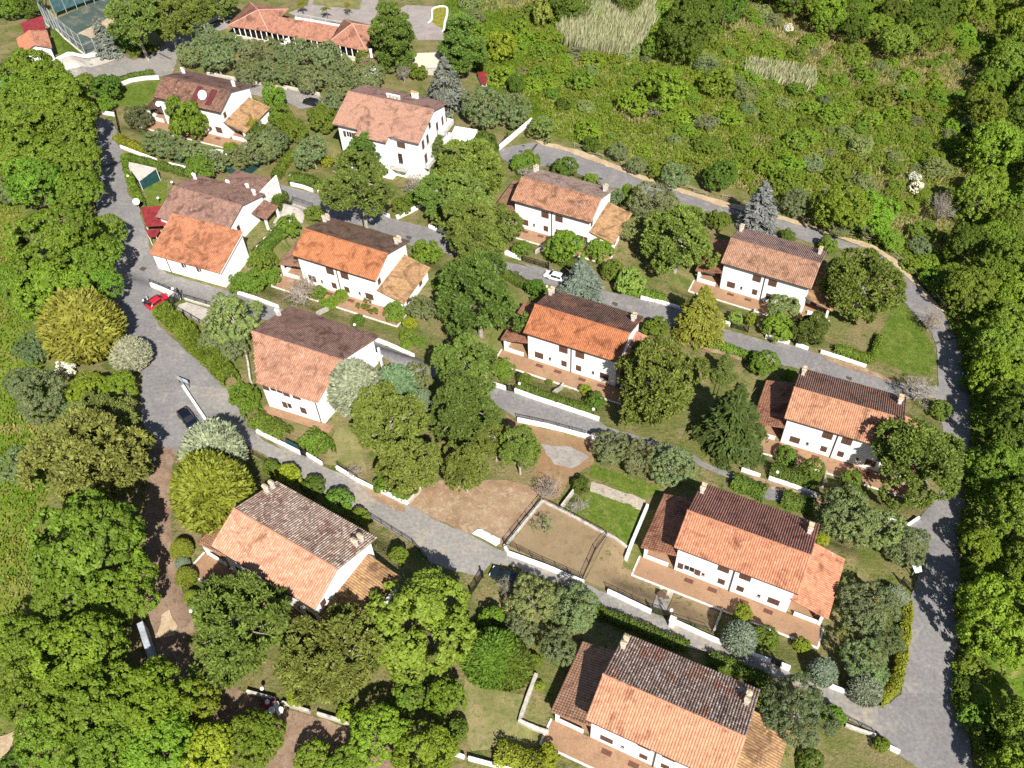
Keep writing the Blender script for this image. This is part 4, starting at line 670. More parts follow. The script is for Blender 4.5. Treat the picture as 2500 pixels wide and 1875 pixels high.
 ('laurel', 12.56, 89.92, 1.49, 0.85, -0.05, 'dark', 'dark shrub at the right end of the terrace garden', None),
 ('laurel', 5.89, 95.66, 0.57, 0.85, -0.05, None, 'tiny clipped shrub on the terrace lawn', None),
 ('pine', 60.56, 113.22, 6.31, 0.95, 0.1, None, 'very large olive-green pine covering the upper right porch', None),
 ('pine', 50.47, 106.5, 2.83, 0.95, 0.0, 'dark', 'dark low pine left of the very large olive-green pine', None),
 ('olive', 47.63, 113.27, 2.59, 0.78, 0, 'bright', 'feathery round tree before the upper right facade', None),
 ('laurel', 45.2, 107.26, 2.51, 0.85, -0.05, 'bright', 'bright green round shrub at the upper lane', None),
 ('laurel', 41.07, 109.46, 0.88, 1.9, -0.05, 'yellow', 'slim yellow cypress on the garden divide', None),
 ('laurel', 61.46, 132.7, 1.85, 0.85, -0.05, None, 'yellow-green shrub right of the upper right roof', None),
 ('laurel', 54.2, 135.27, 1.49, 0.85, -0.05, 'dark', 'small dark shrub behind the upper right roof', None),
 ('bare', 73.3, 110.28, 2.25, 0.8, 0.3, None, 'leafless reddish tree at the road bend', None),
 ('pine', 56.45, 75.13, 5.88, 0.95, 0.15, None, 'large pine overshadowing the right-hand house', None),
 ('laurel', 67.33, 89.38, 1.64, 0.85, -0.05, None, 'yellow-green crown behind the pine of the right-hand house', None),
 ('bare', 64.43, 92.74, 2.67, 0.9, 0.2, None, 'leafless tree over the lane by the right-hand house', None),
 ('laurel', 42.84, 76.08, 1.98, 0.85, -0.05, None, 'green shrub before the right-hand facade', None),
 ('laurel', 48.81, 75.88, 1.48, 0.85, -0.05, None, 'yellowish round shrub before the shaded facade', None),
 ('laurel', 47.35, 71.42, 1.84, 0.85, -0.05, 'dark', 'dark shrub at the lane under the right-hand pine', None),
 ('laurel', 44.97, 96.89, 1.05, 0.85, -0.05, 'bright', 'small clipped shrub behind the chimneys of the right-hand house', None),
 ('laurel', 40.83, 98.15, 2.3, 0.85, -0.05, None, 'green shrub below the upper lane beside the fir', None),
 ('laurel', 40.47, 80.62, 1.55, 0.85, -0.05, None, 'yellowish thin shrub left of the right-hand house terrace', None),
 ('olive', 44.32, 66.53, 3.78, 0.78, 0.25, 'bright', 'large soft olive behind the paired-porch roof', None),
 ('olive', 48.22, 63.98, 3.14, 0.78, 0.25, 'bright', 'large olive right of the paired-porch chimneys', None),
 ('olive', 51.77, 62.24, 2.61, 0.78, 0.25, None, 'large dark olive at the edge of the right road', None),
 ('laurel', 40.4, 63.47, 1.05, 0.85, -0.05, 'yellow', 'yellow-green bush at the chimneys of the paired-porch house', None),
 ('olive', 42.8, 52.27, 3.24, 0.78, 0.25, None, 'broad olive right of the paired-porch house', None),
 ('olive', 43.84, 48.96, 2.24, 0.78, 0.25, 'dark', 'dark olive in the shade of the garden by the right road', None),
 ('olive', 40.43, 45.3, 2.57, 0.78, 0.25, None, 'olive above the pale conifers by the right road', None),
 ('greycedar', 35.38, 44.65, 1.87, 0.8, 0.0, 'blue', 'silvery round conifer on the lawn by the iron gate', None),
 ('greycedar', 39.81, 42.16, 2.22, 0.8, 0.0, 'blue', 'silvery conifer at the corner of the right road', None),
 ('greycedar', 48.24, 55.31, 1.6, 0.8, 0.0, 'blue', 'silvery conifer beside the side gate on the right road', None),
 ('laurel', 34.15, 48.63, 1.04, 0.85, -0.05, 'yellow', 'yellow shrub on the lawn by the long terrace', None),
 ('laurel', 27.53, 53.2, 1.32, 0.85, -0.05, 'yellow', 'yellow-leaved shrub before the long terrace', None),
 ('greycedar', 25.93, 48.87, 2.29, 0.9, 0.0, 'blue', 'blue-green conifer before the long terrace', None),
 ('laurel', 29.3, 49.23, 1.84, 0.85, -0.05, None, 'round dense green shrub before the long terrace', None),
 ('olive', 29.65, 37.87, 3.3, 0.78, 0.25, 'dark', 'big dark olive between the nearest house and the right road', None),
 ('laurel', 35.05, 38.9, 1.43, 0.85, -0.05, None, 'green bush at the edge of the road by the big dark olive', None),
 ('laurel', 39.87, 35.75, 0.96, 0.85, -0.05, 'bright', 'yellow-green shrub at the bottom right kerb', None),
 ('laurel', 30.67, 33.47, 1.58, 0.85, -0.05, 'dark', 'dark shrub at the bottom edge right of the ochre porch roof', None),
 ('laurel', 26.96, 40.69, 0.9, 0.85, -0.05, 'yellow', 'yellow shrub at the chimneys of the nearest house', None),
 ('olive', 0.95, 53.36, 2.84, 0.78, 0.25, 'bright', 'soft olive at the roadside opposite the gravel court', None),
 ('olive', 5.77, 52.25, 2.83, 0.78, 0.25, None, 'dark soft olive at the roadside before the nearest house', None),
 ('olive', 3.5, 46.96, 2.29, 0.78, 0.25, None, 'olive left of the nearest house porch', None),
 ('feather', -2.18, 45.1, 3.14, 0.9, 0.0, 'green', 'feathery green conifer left of the nearest house', None),
 ('olive', -0.82, 49.59, 1.86, 0.78, 0.25, None, 'olive among the feathery conifers', None),
 ('bare', -1.93, 56.05, 1.38, 0.9, 0.1, None, 'dead brown bush beside the parked dark car', None),
 ('laurel', 1.8, 35.33, 1.22, 0.85, -0.05, 'yellow', 'yellowish shrub on the dry lawn by the terrace', None),
 ('laurel', 0.84, 46.21, 0.92, 0.85, -0.05, 'bright', 'bright shrub behind the grey garden wall', None),
 ('laurel', 1.27, 43.28, 0.6, 0.85, -0.05, 'yellow', 'yellow shrub inside the grey L-shaped wall', None),
 ('pine', -31.78, 47.7, 5.7, 0.95, 0.15, None, 'huge pine below the lichened house, left of two', None),
 ('pine', -21.23, 44.44, 5.0, 0.95, 0.15, None, 'huge pine below the lichened house, right of two', None),
 ('oak', -12.07, 48.42, 5.93, 0.8, 0.2, 'light', 'broad light-green tree with white branches at bottom centre', None),
 ('feather', -4.02, 45.77, 3.74, 0.85, 0.0, 'green', 'feathery mid-green tree right of the white-branched tree', None),
 ('laurel', -3.98, 51.44, 1.73, 0.85, -0.05, 'bright', 'bright shrub near the parked dark car', None),
 ('laurel', -9.37, 40.91, 2.17, 1.1, -0.05, 'bright', 'bright green bush below the white-branched tree', None),
 ('laurel', -13.63, 41.56, 1.9, 0.85, -0.05, None, 'green bush in the shade below the white-branched tree', None),
 ('laurel', -8.02, 37.78, 1.22, 0.85, -0.05, None, 'round green bush at the edge of the dry lawn', None),
 ('laurel', -9.0, 36.16, 1.27, 0.85, -0.05, 'bright', 'yellow-green bush at the bottom edge by the wall', None),
 ('laurel', -26.01, 41.87, 1.16, 0.85, -0.05, 'yellow', 'yellow-green bush below the huge right pine', None),
 ('laurel', -20.31, 39.87, 1.08, 0.85, -0.05, 'yellow', 'small yellow-green bush on the grey wall', None),
 ('oak', -28.69, 36.69, 2.34, 0.85, 0.2, None, 'small broadleaf tree at the bottom edge left of the dirt drive', None),
 ('oak', -23.16, 34.45, 1.78, 0.85, 0.2, 'bright', 'young bright tree in the dirt drive at the bottom edge', None),
 ('oak', -16.24, 36.36, 2.91, 0.85, 0.2, 'bright', 'bright broadleaf tree at the bottom edge below the bushes', None),
 ('oak', -11.5, 34.25, 3.15, 0.85, 0.2, 'bright', 'bright broadleaf tree cut by the bottom edge at centre', None),
 ('oak', -19.8, 33.36, 2.04, 0.85, 0.2, None, 'broadleaf tree cut by the bottom edge beside the dirt drive', None),
 ('feather', -38.99, 67.82, 5.16, 1.1, 0.0, 'yellow', 'dense yellow-green cypress at the fork of the left road', None),
 ('greycedar', -40.29, 75.12, 4.57, 0.95, 0.0, None, 'silvery cypress behind the dense yellow-green one', None),
 ('feather', -42.41, 61.58, 1.54, 0.9, 0.0, 'yellow', 'small yellow-green cypress beside the dirt drive', None),
 ('greycedar', -42.13, 59.9, 0.97, 0.9, 0.0, 'blue', 'small blue-green cypress between two yellow-green ones', None),
 ('feather', -41.3, 57.82, 1.35, 0.9, 0.0, 'yellow', 'yellow-green cypress below the small blue one', None),
 ('feather', -39.94, 54.84, 1.02, 0.9, 0.0, 'yellow', 'last small cypress of the row along the dirt drive', None),
 ('feather', -62.85, 98.8, 6.23, 0.9, 0.0, 'gold', 'big golden cypress beside the left road', None),
 ('greycedar', -61.96, 98.55, 2.53, 1.1, 0.0, None, 'silver-green cypress in front of the golden one', None),
 ('greycedar', -56.51, 95.66, 3.08, 0.8, 0.0, None, 'silvery cypress overhanging the left road', None),
 ('shrub', -65.32, 93.8, 1.53, 0.8, -0.1, 'white', 'white-flowering shrub below the golden cypress', None),
 ('olive', -69.96, 96.08, 2.49, 0.78, 0.25, 'dark', 'dark olive with a thick trunk in the left meadow', None),
 ('oak', -70.71, 114.35, 6.75, 0.85, 0.2, None, 'huge broadleaf tree left of the road junction', None),
 ('oak', -66.06, 113.84, 4.76, 0.85, 0.2, None, 'broadleaf tree shading the road junction', None),
 ('oak', -68.98, 105.66, 5.14, 0.85, 0.2, None, 'broadleaf tree above the golden cypress', None),
 ('oak', -74.8, 109.51, 4.04, 0.85, 0.2, None, 'broadleaf tree at the inner edge of the left wood', None),
 ('oak', -67.1, 124.57, 3.07, 0.85, 0.2, None, 'broadleaf crown overhanging the road opposite the barn', None),
 ('oak', -64.59, 109.53, 3.47, 0.85, 0.2, None, 'broadleaf tree behind the golden cypress at the road edge', None),
 ('oak', -59.44, 86.68, 2.74, 0.85, 0.2, 'bright', 'bright young tree between olives and the car park', None),
 ('oak', -56.08, 88.6, 2.23, 0.85, 0.2, 'bright', 'small bright tree at the edge of the car park', None),
 ('olive', -69.68, 89.17, 2.22, 0.78, 0.25, None, 'grey olive in the meadow, leftmost of three', None),
 ('olive', -64.64, 85.14, 3.42, 0.78, 0.25, None, 'broad grey olive in the meadow, middle of three', None),
 ('olive', -62.41, 84.38, 1.54, 0.78, 0.25, None, 'small grey olive in the meadow, rightmost of three', None),
 ('olive', -64.91, 73.44, 2.37, 0.78, 0.25, None, 'grey olive alone at the left edge of the meadow', None),
 ('tama', -55.95, 80.79, 4.07, 0.75, 0.1, None, 'olive-green tree left of the parked dark blue car', None),
 ('tama', -54.5, 72.16, 6.65, 0.75, 0.1, None, 'sprawling olive-green tree left of the dirt drive', None),
 ('tama', -51.79, 74.33, 4.11, 0.75, 0.1, None, 'olive-green tree overhanging the dirt drive', None),
 ('oak', -49.98, 58.17, 6.52, 0.85, 0.2, None, 'huge bright broadleaf tree above the lower left wood', None),
 ('oak', -46.43, 53.4, 3.76, 0.85, 0.2, None, 'bright broadleaf tree beside the blue-grey wall top', None),
 ('oak', -51.89, 53.11, 3.88, 0.85, 0.2, None, 'broadleaf tree in the middle of the lower left wood', None),
 ('oak', -55.88, 47.32, 3.17, 0.85, 0.2, None, 'broadleaf tree at the left edge above the sandy patch', None),
 ('oak', -48.48, 45.01, 4.65, 0.85, 0.2, 'bright', 'yellow-green broadleaf tree left of the blue-grey wall', None),
 ('oak', -51.84, 41.86, 3.6, 0.85, 0.2, None, 'broadleaf tree above the sandy patch', None),
 ('oak', -45.16, 39.39, 4.49, 0.85, 0.2, None, 'dark broadleaf tree in the lower left wood', None),
 ('oak', -39.93, 39.37, 4.11, 0.85, 0.2, 'bright', 'bright broadleaf tree at the foot of the blue-grey wall', None),
 ('oak', -36.19, 39.9, 2.79, 0.85, 0.2, 'bright', 'bright broadleaf tree reaching over the dirt drive', None),
 ('oak', -49.56, 36.6, 3.09, 0.85, 0.2, None, 'broadleaf tree near the bottom left corner', None),
 ('oak', -43.03, 34.75, 3.84, 0.85, 0.2, None, 'broadleaf tree cut by the bottom edge at left', None),
 ('oak', -38.02, 34.79, 3.6, 0.85, 0.2, 'bright', 'bright tree cut by the bottom edge at left', None),
 ('oak', -33.65, 34.56, 2.96, 0.85, 0.2, 'yellow', 'yellow-green tree cut by the bottom edge beside the drive', None),
 ('oak', -29.43, 36.18, 2.6, 0.85, 0.2, None, 'broadleaf tree at the lower end of the dirt drive', None),
 ('laurel', -53.25, 34.36, 1.47, 0.85, -0.05, 'dark', 'dark bush in the bottom left corner', None),
 ('laurel', -56.25, 40.94, 1.26, 0.85, -0.05, None, 'brownish bush at the left edge above the sandy patch', None),
 ('oak', 46.32, 210.47, 5.84, 1.0, 0.2, 'dark', 'big dark tree at the head of the overgrown field', None),
 ('oak', 53.33, 226.88, 5.68, 0.85, 0.2, 'dark', 'dark tree behind the big one above the overgrown field', None),
 ('oak', 39.86, 212.07, 2.89, 0.85, 0.2, None, 'green bush left of the big dark tree', None),
 ('oak', 61.25, 233.56, 5.14, 0.85, 0.2, 'dark', 'dark tree at the top edge beside the track', None),
 ('shrub', 70.65, 239.8, 2.12, 0.8, -0.1, None, 'small bright round bush beside the track', None),
 ('oak', 20.73, 229.63, 4.01, 0.85, 0.2, 'dark', 'dark tree at the top edge behind the reeds', None),
 ('oak', 16.33, 233.73, 4.05, 0.85, 0.2, 'dark', 'tree at the top edge left of the reeds', None),
 ('oak', 36.16, 236.91, 4.12, 0.85, 0.2, 'dark', 'tree at the top edge right of the reeds', None),
 ('shrub', 13.21, 227.31, 2.66, 1.2, -0.1, 'pale', 'grey willow bush at the left end of the reeds', None),
 ('laurel', 9.31, 169.08, 3.02, 0.85, -0.05, 'grey', 'grey-green olive bush at the start of the upper road', None),
 ('shrub', 37.06, 185.89, 5.58, 0.8, -0.1, 'bright', 'broad bright thicket in the middle of the overgrown field', None),
 ('shrub', 30.3, 183.21, 3.21, 0.8, -0.1, 'bright', 'bright bush left of the twiggy grey one in the field', None),
 ('bare', 35.7, 181.9, 2.33, 0.9, 0.1, None, 'twiggy grey bush in the middle of the overgrown field', None),
 ('shrub', 52.15, 194.69, 3.67, 0.8, -0.1, 'bright', 'bright bush on the slope right of the field thicket', None),
 ('shrub', 15.1, 183.25, 1.74, 0.8, -0.1, 'dark', 'small dark olive bush alone on the grass slope', None),
 ('olive', 24.76, 161.69, 2.02, 0.78, 0.25, None, 'olive bush beside the fence of the upper road, leftmost', None),
 ('olive', 27.6, 156.45, 1.99, 0.78, 0.25, None, 'grey olive bush beside the fence of the upper road', None),
 ('olive', 35.26, 152.75, 2.62, 0.78, 0.25, None, 'broad olive bush beside the fence of the upper road', None),
 ('laurel', 32.15, 156.08, 1.99, 0.85, -0.05, 'bright', 'bright green bush beside the fence of the upper road', None),
 ('laurel', 44.59, 152.73, 3.29, 0.85, -0.05, 'dark', 'big dark round bush beside the fence of the upper road', None),
 ('laurel', 19.43, 165.17, 1.91, 0.85, -0.05, 'dark', 'dark bush at the left end of the wooden fence', None),
 ('olive', 58.01, 144.65, 2.69, 0.78, 0.25, None, 'grey bush right of the silver-blue spruce', None),
 ('oak', 65.16, 139.55, 5.0, 0.85, 0.2, 'bright', 'bright green thicket above the bend of the upper road', None),
 ('oak', 70.97, 139.31, 4.27, 0.85, 0.2, 'bright', 'bright green tree above the bend of the upper road', None),
 ('olive', 70.49, 137.88, 2.52, 0.78, 0.25, None, 'grey-green bush at the wooden fence on the bend', None),
 ('laurel', 74.19, 134.35, 2.37, 0.85, -0.05, 'bright', 'bright green bush at the wooden fence on the bend', None),
 ('olive', 64.42, 137.33, 2.26, 0.78, 0.25, None, 'olive-coloured bush at the wooden fence above the roof', None),
 ('bare', 87.89, 144.45, 2.85, 1.2, 0.1, None, 'leafless pale tree in the wood edge', None),
 ('bare', 97.37, 148.43, 2.39, 1.2, 0.1, None, 'leafless white-branched tree in the right wood', None),
 ('shrub', 87.4, 154.98, 1.5, 0.8, -0.1, 'white', 'white-blossoming bush in the overgrown field', None),
 ('shrub', 88.66, 159.89, 1.25, 0.8, -0.1, 'white', 'white-blossoming bush above its larger twin in the field', None),
 ('shrub', 105.42, 168.86, 1.3, 0.8, -0.1, 'white', 'white-blossoming bush in the shade of the gully', None),
 ('shrub', 79.91, 233.47, 1.22, 0.8, -0.1, 'white', 'white-blossoming bush beside the track', None),
 ('shrub', 56.52, 50.69, 0.99, 0.8, -0.1, 'white', 'white-blossoming bush at the edge of the right road', None),
]
WOOD = [(56.7, 36.1, 3.71), (119.6, 181.0, 3.87), (84.1, 106.0, 4.42), (171.3, 259.7, 3.16), (129.3, 191.6, 3.14), (90.6, 121.5, 4.7), (58.4, 49.6, 4.8), (73.6, 76.2, 3.16), (139.9, 213.1, 3.8), (130.5, 201.9, 3.01), (95.5, 145.4, 4.27), (164.1, 242.9, 2.41), (120.0, 174.4, 3.01), (171.3, 264.8, 3.23), (128.3, 207.2, 4.71), (111.1, 148.9, 3.3), (124.4, 176.1, 3.54), (119.4, 191.3, 2.84), (135.4, 219.7, 3.48), (88.4, 113.5, 4.27), (110.8, 171.9, 4.01), (147.4, 231.0, 3.35), (68.8, 65.5, 4.38), (106.2, 164.4, 4.93), (93.3, 132.8, 3.28), (76.1, 68.5, 3.87), (133.4, 197.0, 4.8), (101.4, 127.6, 3.31), (98.7, 136.7, 3.97), (92.6, 107.2, 3.4), (162.9, 256.5, 3.42), (102.3, 116.6, 4.32), (139.1, 226.5, 4.95), (168.0, 251.2, 4.73), (124.5, 185.4, 4.77), (77.2, 87.8, 3.36), (122.4, 201.1, 3.72), (113.6, 164.6, 3.33), (64.9, 46.7, 3.79), (71.2, 58.0, 3.53), (157.0, 235.9, 4.17), (85.3, 95.3, 3.65), (145.8, 206.9, 2.99), (157.8, 246.3, 4.09), (61.7, 61.8, 2.43), (112.0, 180.7, 3.95), (117.9, 163.0, 4.12), (107.5, 127.0, 4.43), (79.8, 77.1, 3.58), (135.8, 205.1, 3.09), (131.2, 213.7, 3.81), (54.2, 30.1, 3.96), (151.0, 220.9, 3.69), (81.7, 85.7, 3.69), (79.8, 100.0, 3.66), (157.5, 252.8, 4.21), (95.5, 114.8, 4.63), (173.8, 271.4, 4.04), (110.5, 135.3, 4.4), (106.2, 146.7, 3.88), (113.6, 153.6, 4.68), (74.9, 81.8, 4.74), (151.8, 244.8, 5.04), (77.0, 94.0, 3.75), (87.1, 130.3, 3.62), (131.1, 182.9, 4.23), (123.0, 168.8, 4.24), (144.0, 217.7, 4.36), (101.3, 152.8, 3.3), (65.8, 58.2, 3.1), (114.8, 189.6, 3.77), (68.1, 74.1, 4.02), (81.7, 115.8, 4.24), (100.6, 141.7, 3.08), (67.1, 52.9, 3.94)]
TOPW = [(79.4, 261.1, 3.69), (120.4, 245.1, 3.06), (102.3, 256.1, 4.57), (88.5, 250.7, 4.23), (157.8, 268.3, 3.91), (108.6, 235.7, 4.18), (111.9, 223.1, 4.74), (73.0, 251.9, 3.05), (124.4, 241.0, 4.16), (102.0, 228.9, 3.79), (140.4, 257.4, 3.91), (93.5, 260.3, 3.93), (89.9, 240.2, 3.92), (123.2, 249.2, 4.13), (121.3, 259.1, 3.86), (112.8, 264.2, 4.33), (99.2, 241.6, 3.86), (147.4, 257.2, 3.93), (111.0, 254.6, 3.56), (134.4, 242.1, 4.47), (112.5, 246.7, 4.12), (78.3, 249.9, 4.63), (105.8, 243.0, 3.42), (140.9, 271.6, 4.73), (127.2, 231.8, 3.21), (138.8, 249.2, 3.3), (149.0, 267.4, 4.41), (130.6, 262.0, 3.77), (120.4, 228.1, 3.03), (104.0, 265.7, 4.58), (82.7, 242.6, 4.43), (86.6, 259.7, 3.22), (89.2, 232.6, 4.69), (104.0, 219.2, 4.49), (72.0, 257.4, 4.35), (115.8, 233.4, 4.36), (97.9, 234.5, 3.06), (130.0, 252.6, 4.49), (95.4, 226.4, 3.5), (68.0, 249.9, 3.86), (117.5, 253.5, 3.76), (96.7, 248.1, 3.66)]
BUSH = [(37.5, 209.8, 1.14), (132.8, 232.6, 2.24), (88.5, 181.4, 1.13), (103.2, 216.9, 1.82), (0.9, 222.4, 1.55), (79.6, 205.5, 2.5), (105.2, 212.5, 1.51), (74.1, 241.3, 2.72), (91.1, 210.5, 1.06), (71.1, 216.2, 2.61), (3.9, 224.7, 1.68), (4.0, 233.4, 1.61), (40.0, 194.0, 1.72), (53.1, 177.5, 1.12), (62.4, 219.0, 1.43), (63.9, 250.6, 1.55), (28.0, 190.3, 1.21), (92.7, 146.5, 1.23), (58.0, 187.0, 1.67), (90.7, 164.1, 1.44), (49.2, 231.0, 2.45), (29.8, 208.1, 1.79), (72.5, 197.0, 2.56), (87.5, 168.9, 1.64), (59.0, 228.2, 2.04), (60.8, 146.5, 1.95), (15.9, 211.8, 1.54), (26.3, 179.2, 1.19), (63.0, 201.2, 1.76), (72.1, 236.6, 1.68), (72.9, 188.6, 2.15), (80.3, 134.3, 2.13), (12.0, 217.6, 2.22), (62.0, 183.3, 1.96), (90.3, 198.9, 2.06), (30.2, 217.2, 1.43), (83.2, 180.8, 1.59), (60.7, 170.0, 2.11), (83.3, 219.6, 1.16), (80.9, 153.4, 1.61), (27.9, 238.5, 1.24), (60.0, 216.2, 1.53), (44.5, 231.5, 1.57), (119.8, 208.3, 1.08), (86.0, 175.4, 1.54), (120.9, 213.7, 1.4), (19.3, 171.7, 2.97), (115.0, 194.3, 1.64), (42.8, 181.0, 3.05), (68.8, 209.3, 1.56), (146.9, 246.4, 1.72), (20.2, 183.7, 1.9), (92.3, 214.1, 2.3), (138.3, 230.9, 2.85), (91.6, 194.8, 2.7), (87.2, 228.0, 1.99), (22.9, 201.3, 1.54), (94.2, 187.9, 2.94), (62.7, 207.1, 2.48), (79.5, 147.3, 1.1), (24.8, 184.6, 1.09), (77.3, 185.3, 2.96), (10.3, 197.3, 2.29), (39.8, 159.9, 2.13), (10.2, 234.5, 2.18), (50.2, 221.0, 1.6), (66.3, 172.1, 2.95), (128.9, 220.8, 2.53), (21.6, 239.6, 2.22), (6.1, 183.8, 1.26), (114.5, 217.2, 1.83), (34.1, 213.0, 2.82), (58.0, 220.3, 1.68), (58.0, 199.1, 2.25), (72.5, 228.4, 1.51), (33.0, 175.1, 1.27), (74.3, 174.0, 1.22), (46.5, 195.3, 1.25), (17.4, 207.4, 1.71), (51.5, 156.6, 1.56), (71.6, 158.9, 2.62), (-4.3, 227.5, 2.61), (69.7, 175.3, 2.0), (52.1, 205.8, 2.81), (-1.7, 215.2, 2.03), (84.8, 162.4, 2.09), (66.8, 162.8, 2.27), (93.7, 180.8, 1.38), (57.9, 246.3, 2.56), (100.1, 195.4, 2.88), (20.2, 219.8, 1.64), (15.8, 202.0, 1.77), (78.2, 197.9, 1.7), (61.9, 150.7, 1.5), (49.4, 202.8, 1.66), (53.2, 163.0, 1.84), (8.3, 191.4, 2.55), (36.4, 196.3, 1.58), (94.5, 163.3, 2.65), (30.8, 165.8, 1.59), (67.7, 150.3, 2.3), (-0.4, 201.6, 1.45), (76.2, 213.5, 1.11), (119.4, 221.4, 1.59), (94.6, 219.4, 2.93), (98.9, 181.3, 1.08), (97.3, 169.6, 1.76), (2.9, 198.7, 1.9), (11.6, 208.6, 2.62), (44.8, 168.6, 3.09), (82.7, 190.0, 1.92), (100.6, 203.8, 1.1), (142.1, 243.7, 1.82), (43.5, 203.4, 1.65), (24.7, 227.0, 1.4), (20.8, 209.7, 2.51), (18.4, 224.2, 2.15), (45.8, 237.4, 2.69), (100.9, 210.0, 1.51), (83.3, 156.6, 1.82), (81.9, 166.1, 1.43), (82.7, 148.6, 2.77), (29.7, 220.8, 2.93), (74.4, 148.1, 1.66), (15.6, 218.8, 3.09), (72.4, 168.8, 1.15), (52.5, 181.3, 2.65), (55.5, 166.6, 1.61), (67.9, 203.2, 1.63), (24.6, 171.0, 1.08), (52.4, 209.6, 2.39), (60.9, 177.8, 1.35), (95.6, 198.1, 2.43), (133.3, 223.3, 3.0), (11.5, 175.2, 1.19), (109.4, 201.0, 2.02), (6.3, 199.2, 1.47), (110.8, 217.0, 1.69), (97.1, 177.4, 1.49), (127.0, 225.9, 2.63), (46.6, 156.9, 2.6), (20.7, 189.1, 1.54), (124.7, 222.9, 2.19), (62.2, 189.2, 1.53), (115.3, 199.3, 2.3), (31.6, 229.2, 1.4), (98.6, 190.3, 2.93), (29.3, 243.3, 2.58), (103.9, 192.7, 2.07), (91.6, 141.2, 1.24), (99.4, 199.7, 2.24), (104.1, 174.6, 2.99), (125.6, 212.8, 1.63), (76.7, 127.9, 1.96), (41.0, 235.7, 1.61), (80.2, 230.5, 1.25), (67.8, 190.9, 1.71), (80.4, 129.6, 1.91), (90.9, 222.0, 1.97), (110.7, 205.5, 2.01), (67.7, 146.6, 3.03), (1.5, 193.6, 3.07), (78.2, 161.2, 1.52), (37.9, 179.8, 2.44), (38.0, 170.9, 1.48), (41.3, 174.5, 2.31), (75.7, 179.4, 1.08), (67.6, 220.3, 1.62), (33.5, 202.7, 2.05), (150.0, 251.5, 2.3), (16.1, 229.2, 1.54), (111.5, 184.6, 2.54), (49.6, 162.0, 1.11), (58.8, 154.9, 2.98), (75.3, 204.0, 2.51), (6.3, 209.9, 1.82), (54.0, 239.0, 3.03), (156.0, 258.8, 1.51), (78.5, 193.4, 1.45), (88.2, 189.9, 1.08), (20.9, 178.3, 1.07), (59.1, 193.0, 2.88), (43.8, 224.2, 2.26), (78.4, 217.4, 2.39), (132.5, 236.0, 1.42), (27.3, 232.0, 2.66), (63.9, 240.9, 1.77), (6.7, 219.4, 2.83), (98.5, 214.0, 1.78), (94.2, 153.3, 1.72), (39.8, 203.5, 1.85), (21.1, 216.1, 1.18), (75.6, 144.0, 1.11), (53.1, 234.3, 1.99), (24.2, 196.6, 1.54), (85.5, 204.7, 2.11), (25.3, 217.6, 2.07), (-5.4, 218.7, 2.97), (6.5, 177.8, 1.15), (72.3, 153.1, 1.62), (43.6, 241.6, 1.61), (98.4, 185.9, 1.45), (32.0, 187.6, 2.56), (76.0, 209.3, 1.49), (-5.7, 235.7, 2.95), (80.7, 172.0, 2.74), (82.4, 138.7, 2.59), (46.6, 177.7, 2.42), (106.5, 183.7, 2.02), (88.4, 153.1, 2.3), (30.5, 196.9, 1.46), (20.0, 235.9, 1.99), (67.1, 197.8, 1.09), (65.4, 228.5, 2.14), (75.1, 137.2, 1.58), (139.1, 236.6, 1.6), (-3.6, 210.3, 1.86), (53.3, 198.9, 2.03), (75.6, 155.8, 2.94), (12.7, 188.3, 1.47), (-0.9, 206.9, 2.82), (53.1, 171.5, 2.49), (57.6, 182.0, 1.13), (70.8, 181.3, 2.22), (82.9, 225.3, 2.18), (7.7, 215.0, 2.56), (10.5, 203.2, 1.76), (149.5, 255.2, 1.66), (62.0, 162.9, 2.34), (93.4, 203.9, 1.55), (146.6, 241.7, 2.26), (79.2, 118.3, 1.23), (63.6, 195.3, 1.59), (24.2, 206.8, 2.98), (86.4, 184.5, 2.51), (162.6, 267.2, 2.1), (-6.1, 214.2, 1.84), (67.4, 244.0, 1.13), (48.4, 186.5, 1.43), (29.3, 203.4, 1.21), (153.9, 252.1, 2.15), (78.8, 123.1, 2.66), (5.9, 240.4, 1.25), (15.8, 196.7, 1.66), (87.3, 138.3, 1.68), (104.1, 200.5, 1.4), (54.9, 189.2, 1.2), (29.9, 213.5, 1.35), (92.3, 207.4, 2.85), (83.2, 124.2, 2.92), (46.0, 190.3, 1.93), (92.8, 177.3, 1.62), (142.5, 235.2, 1.84), (104.2, 179.6, 1.56), (84.3, 213.6, 1.59), (76.6, 237.5, 2.47), (109.9, 192.7, 1.44), (56.7, 160.1, 2.6), (19.7, 194.7, 3.07), (1.8, 213.1, 1.13), (11.1, 179.6, 1.37), (103.4, 168.7, 2.72), (111.7, 210.9, 1.55), (86.7, 217.5, 1.08), (64.6, 213.2, 1.15), (34.7, 224.0, 1.56), (71.2, 224.0, 1.18), (104.7, 207.8, 2.83), (78.7, 178.3, 1.83), (63.8, 157.7, 1.68), (102.3, 186.7, 2.4), (-6.5, 223.1, 2.87), (51.9, 151.8, 1.13), (12.4, 193.8, 2.67), (6.8, 228.5, 2.12), (153.0, 247.2, 3.01), (62.6, 246.6, 2.07), (66.7, 183.5, 1.44), (76.8, 167.2, 1.57), (36.4, 231.7, 2.63), (27.6, 224.7, 2.47), (107.9, 196.5, 2.5), (40.6, 225.0, 2.1), (88.5, 156.8, 1.6), (-4.4, 202.0, 3.1)]
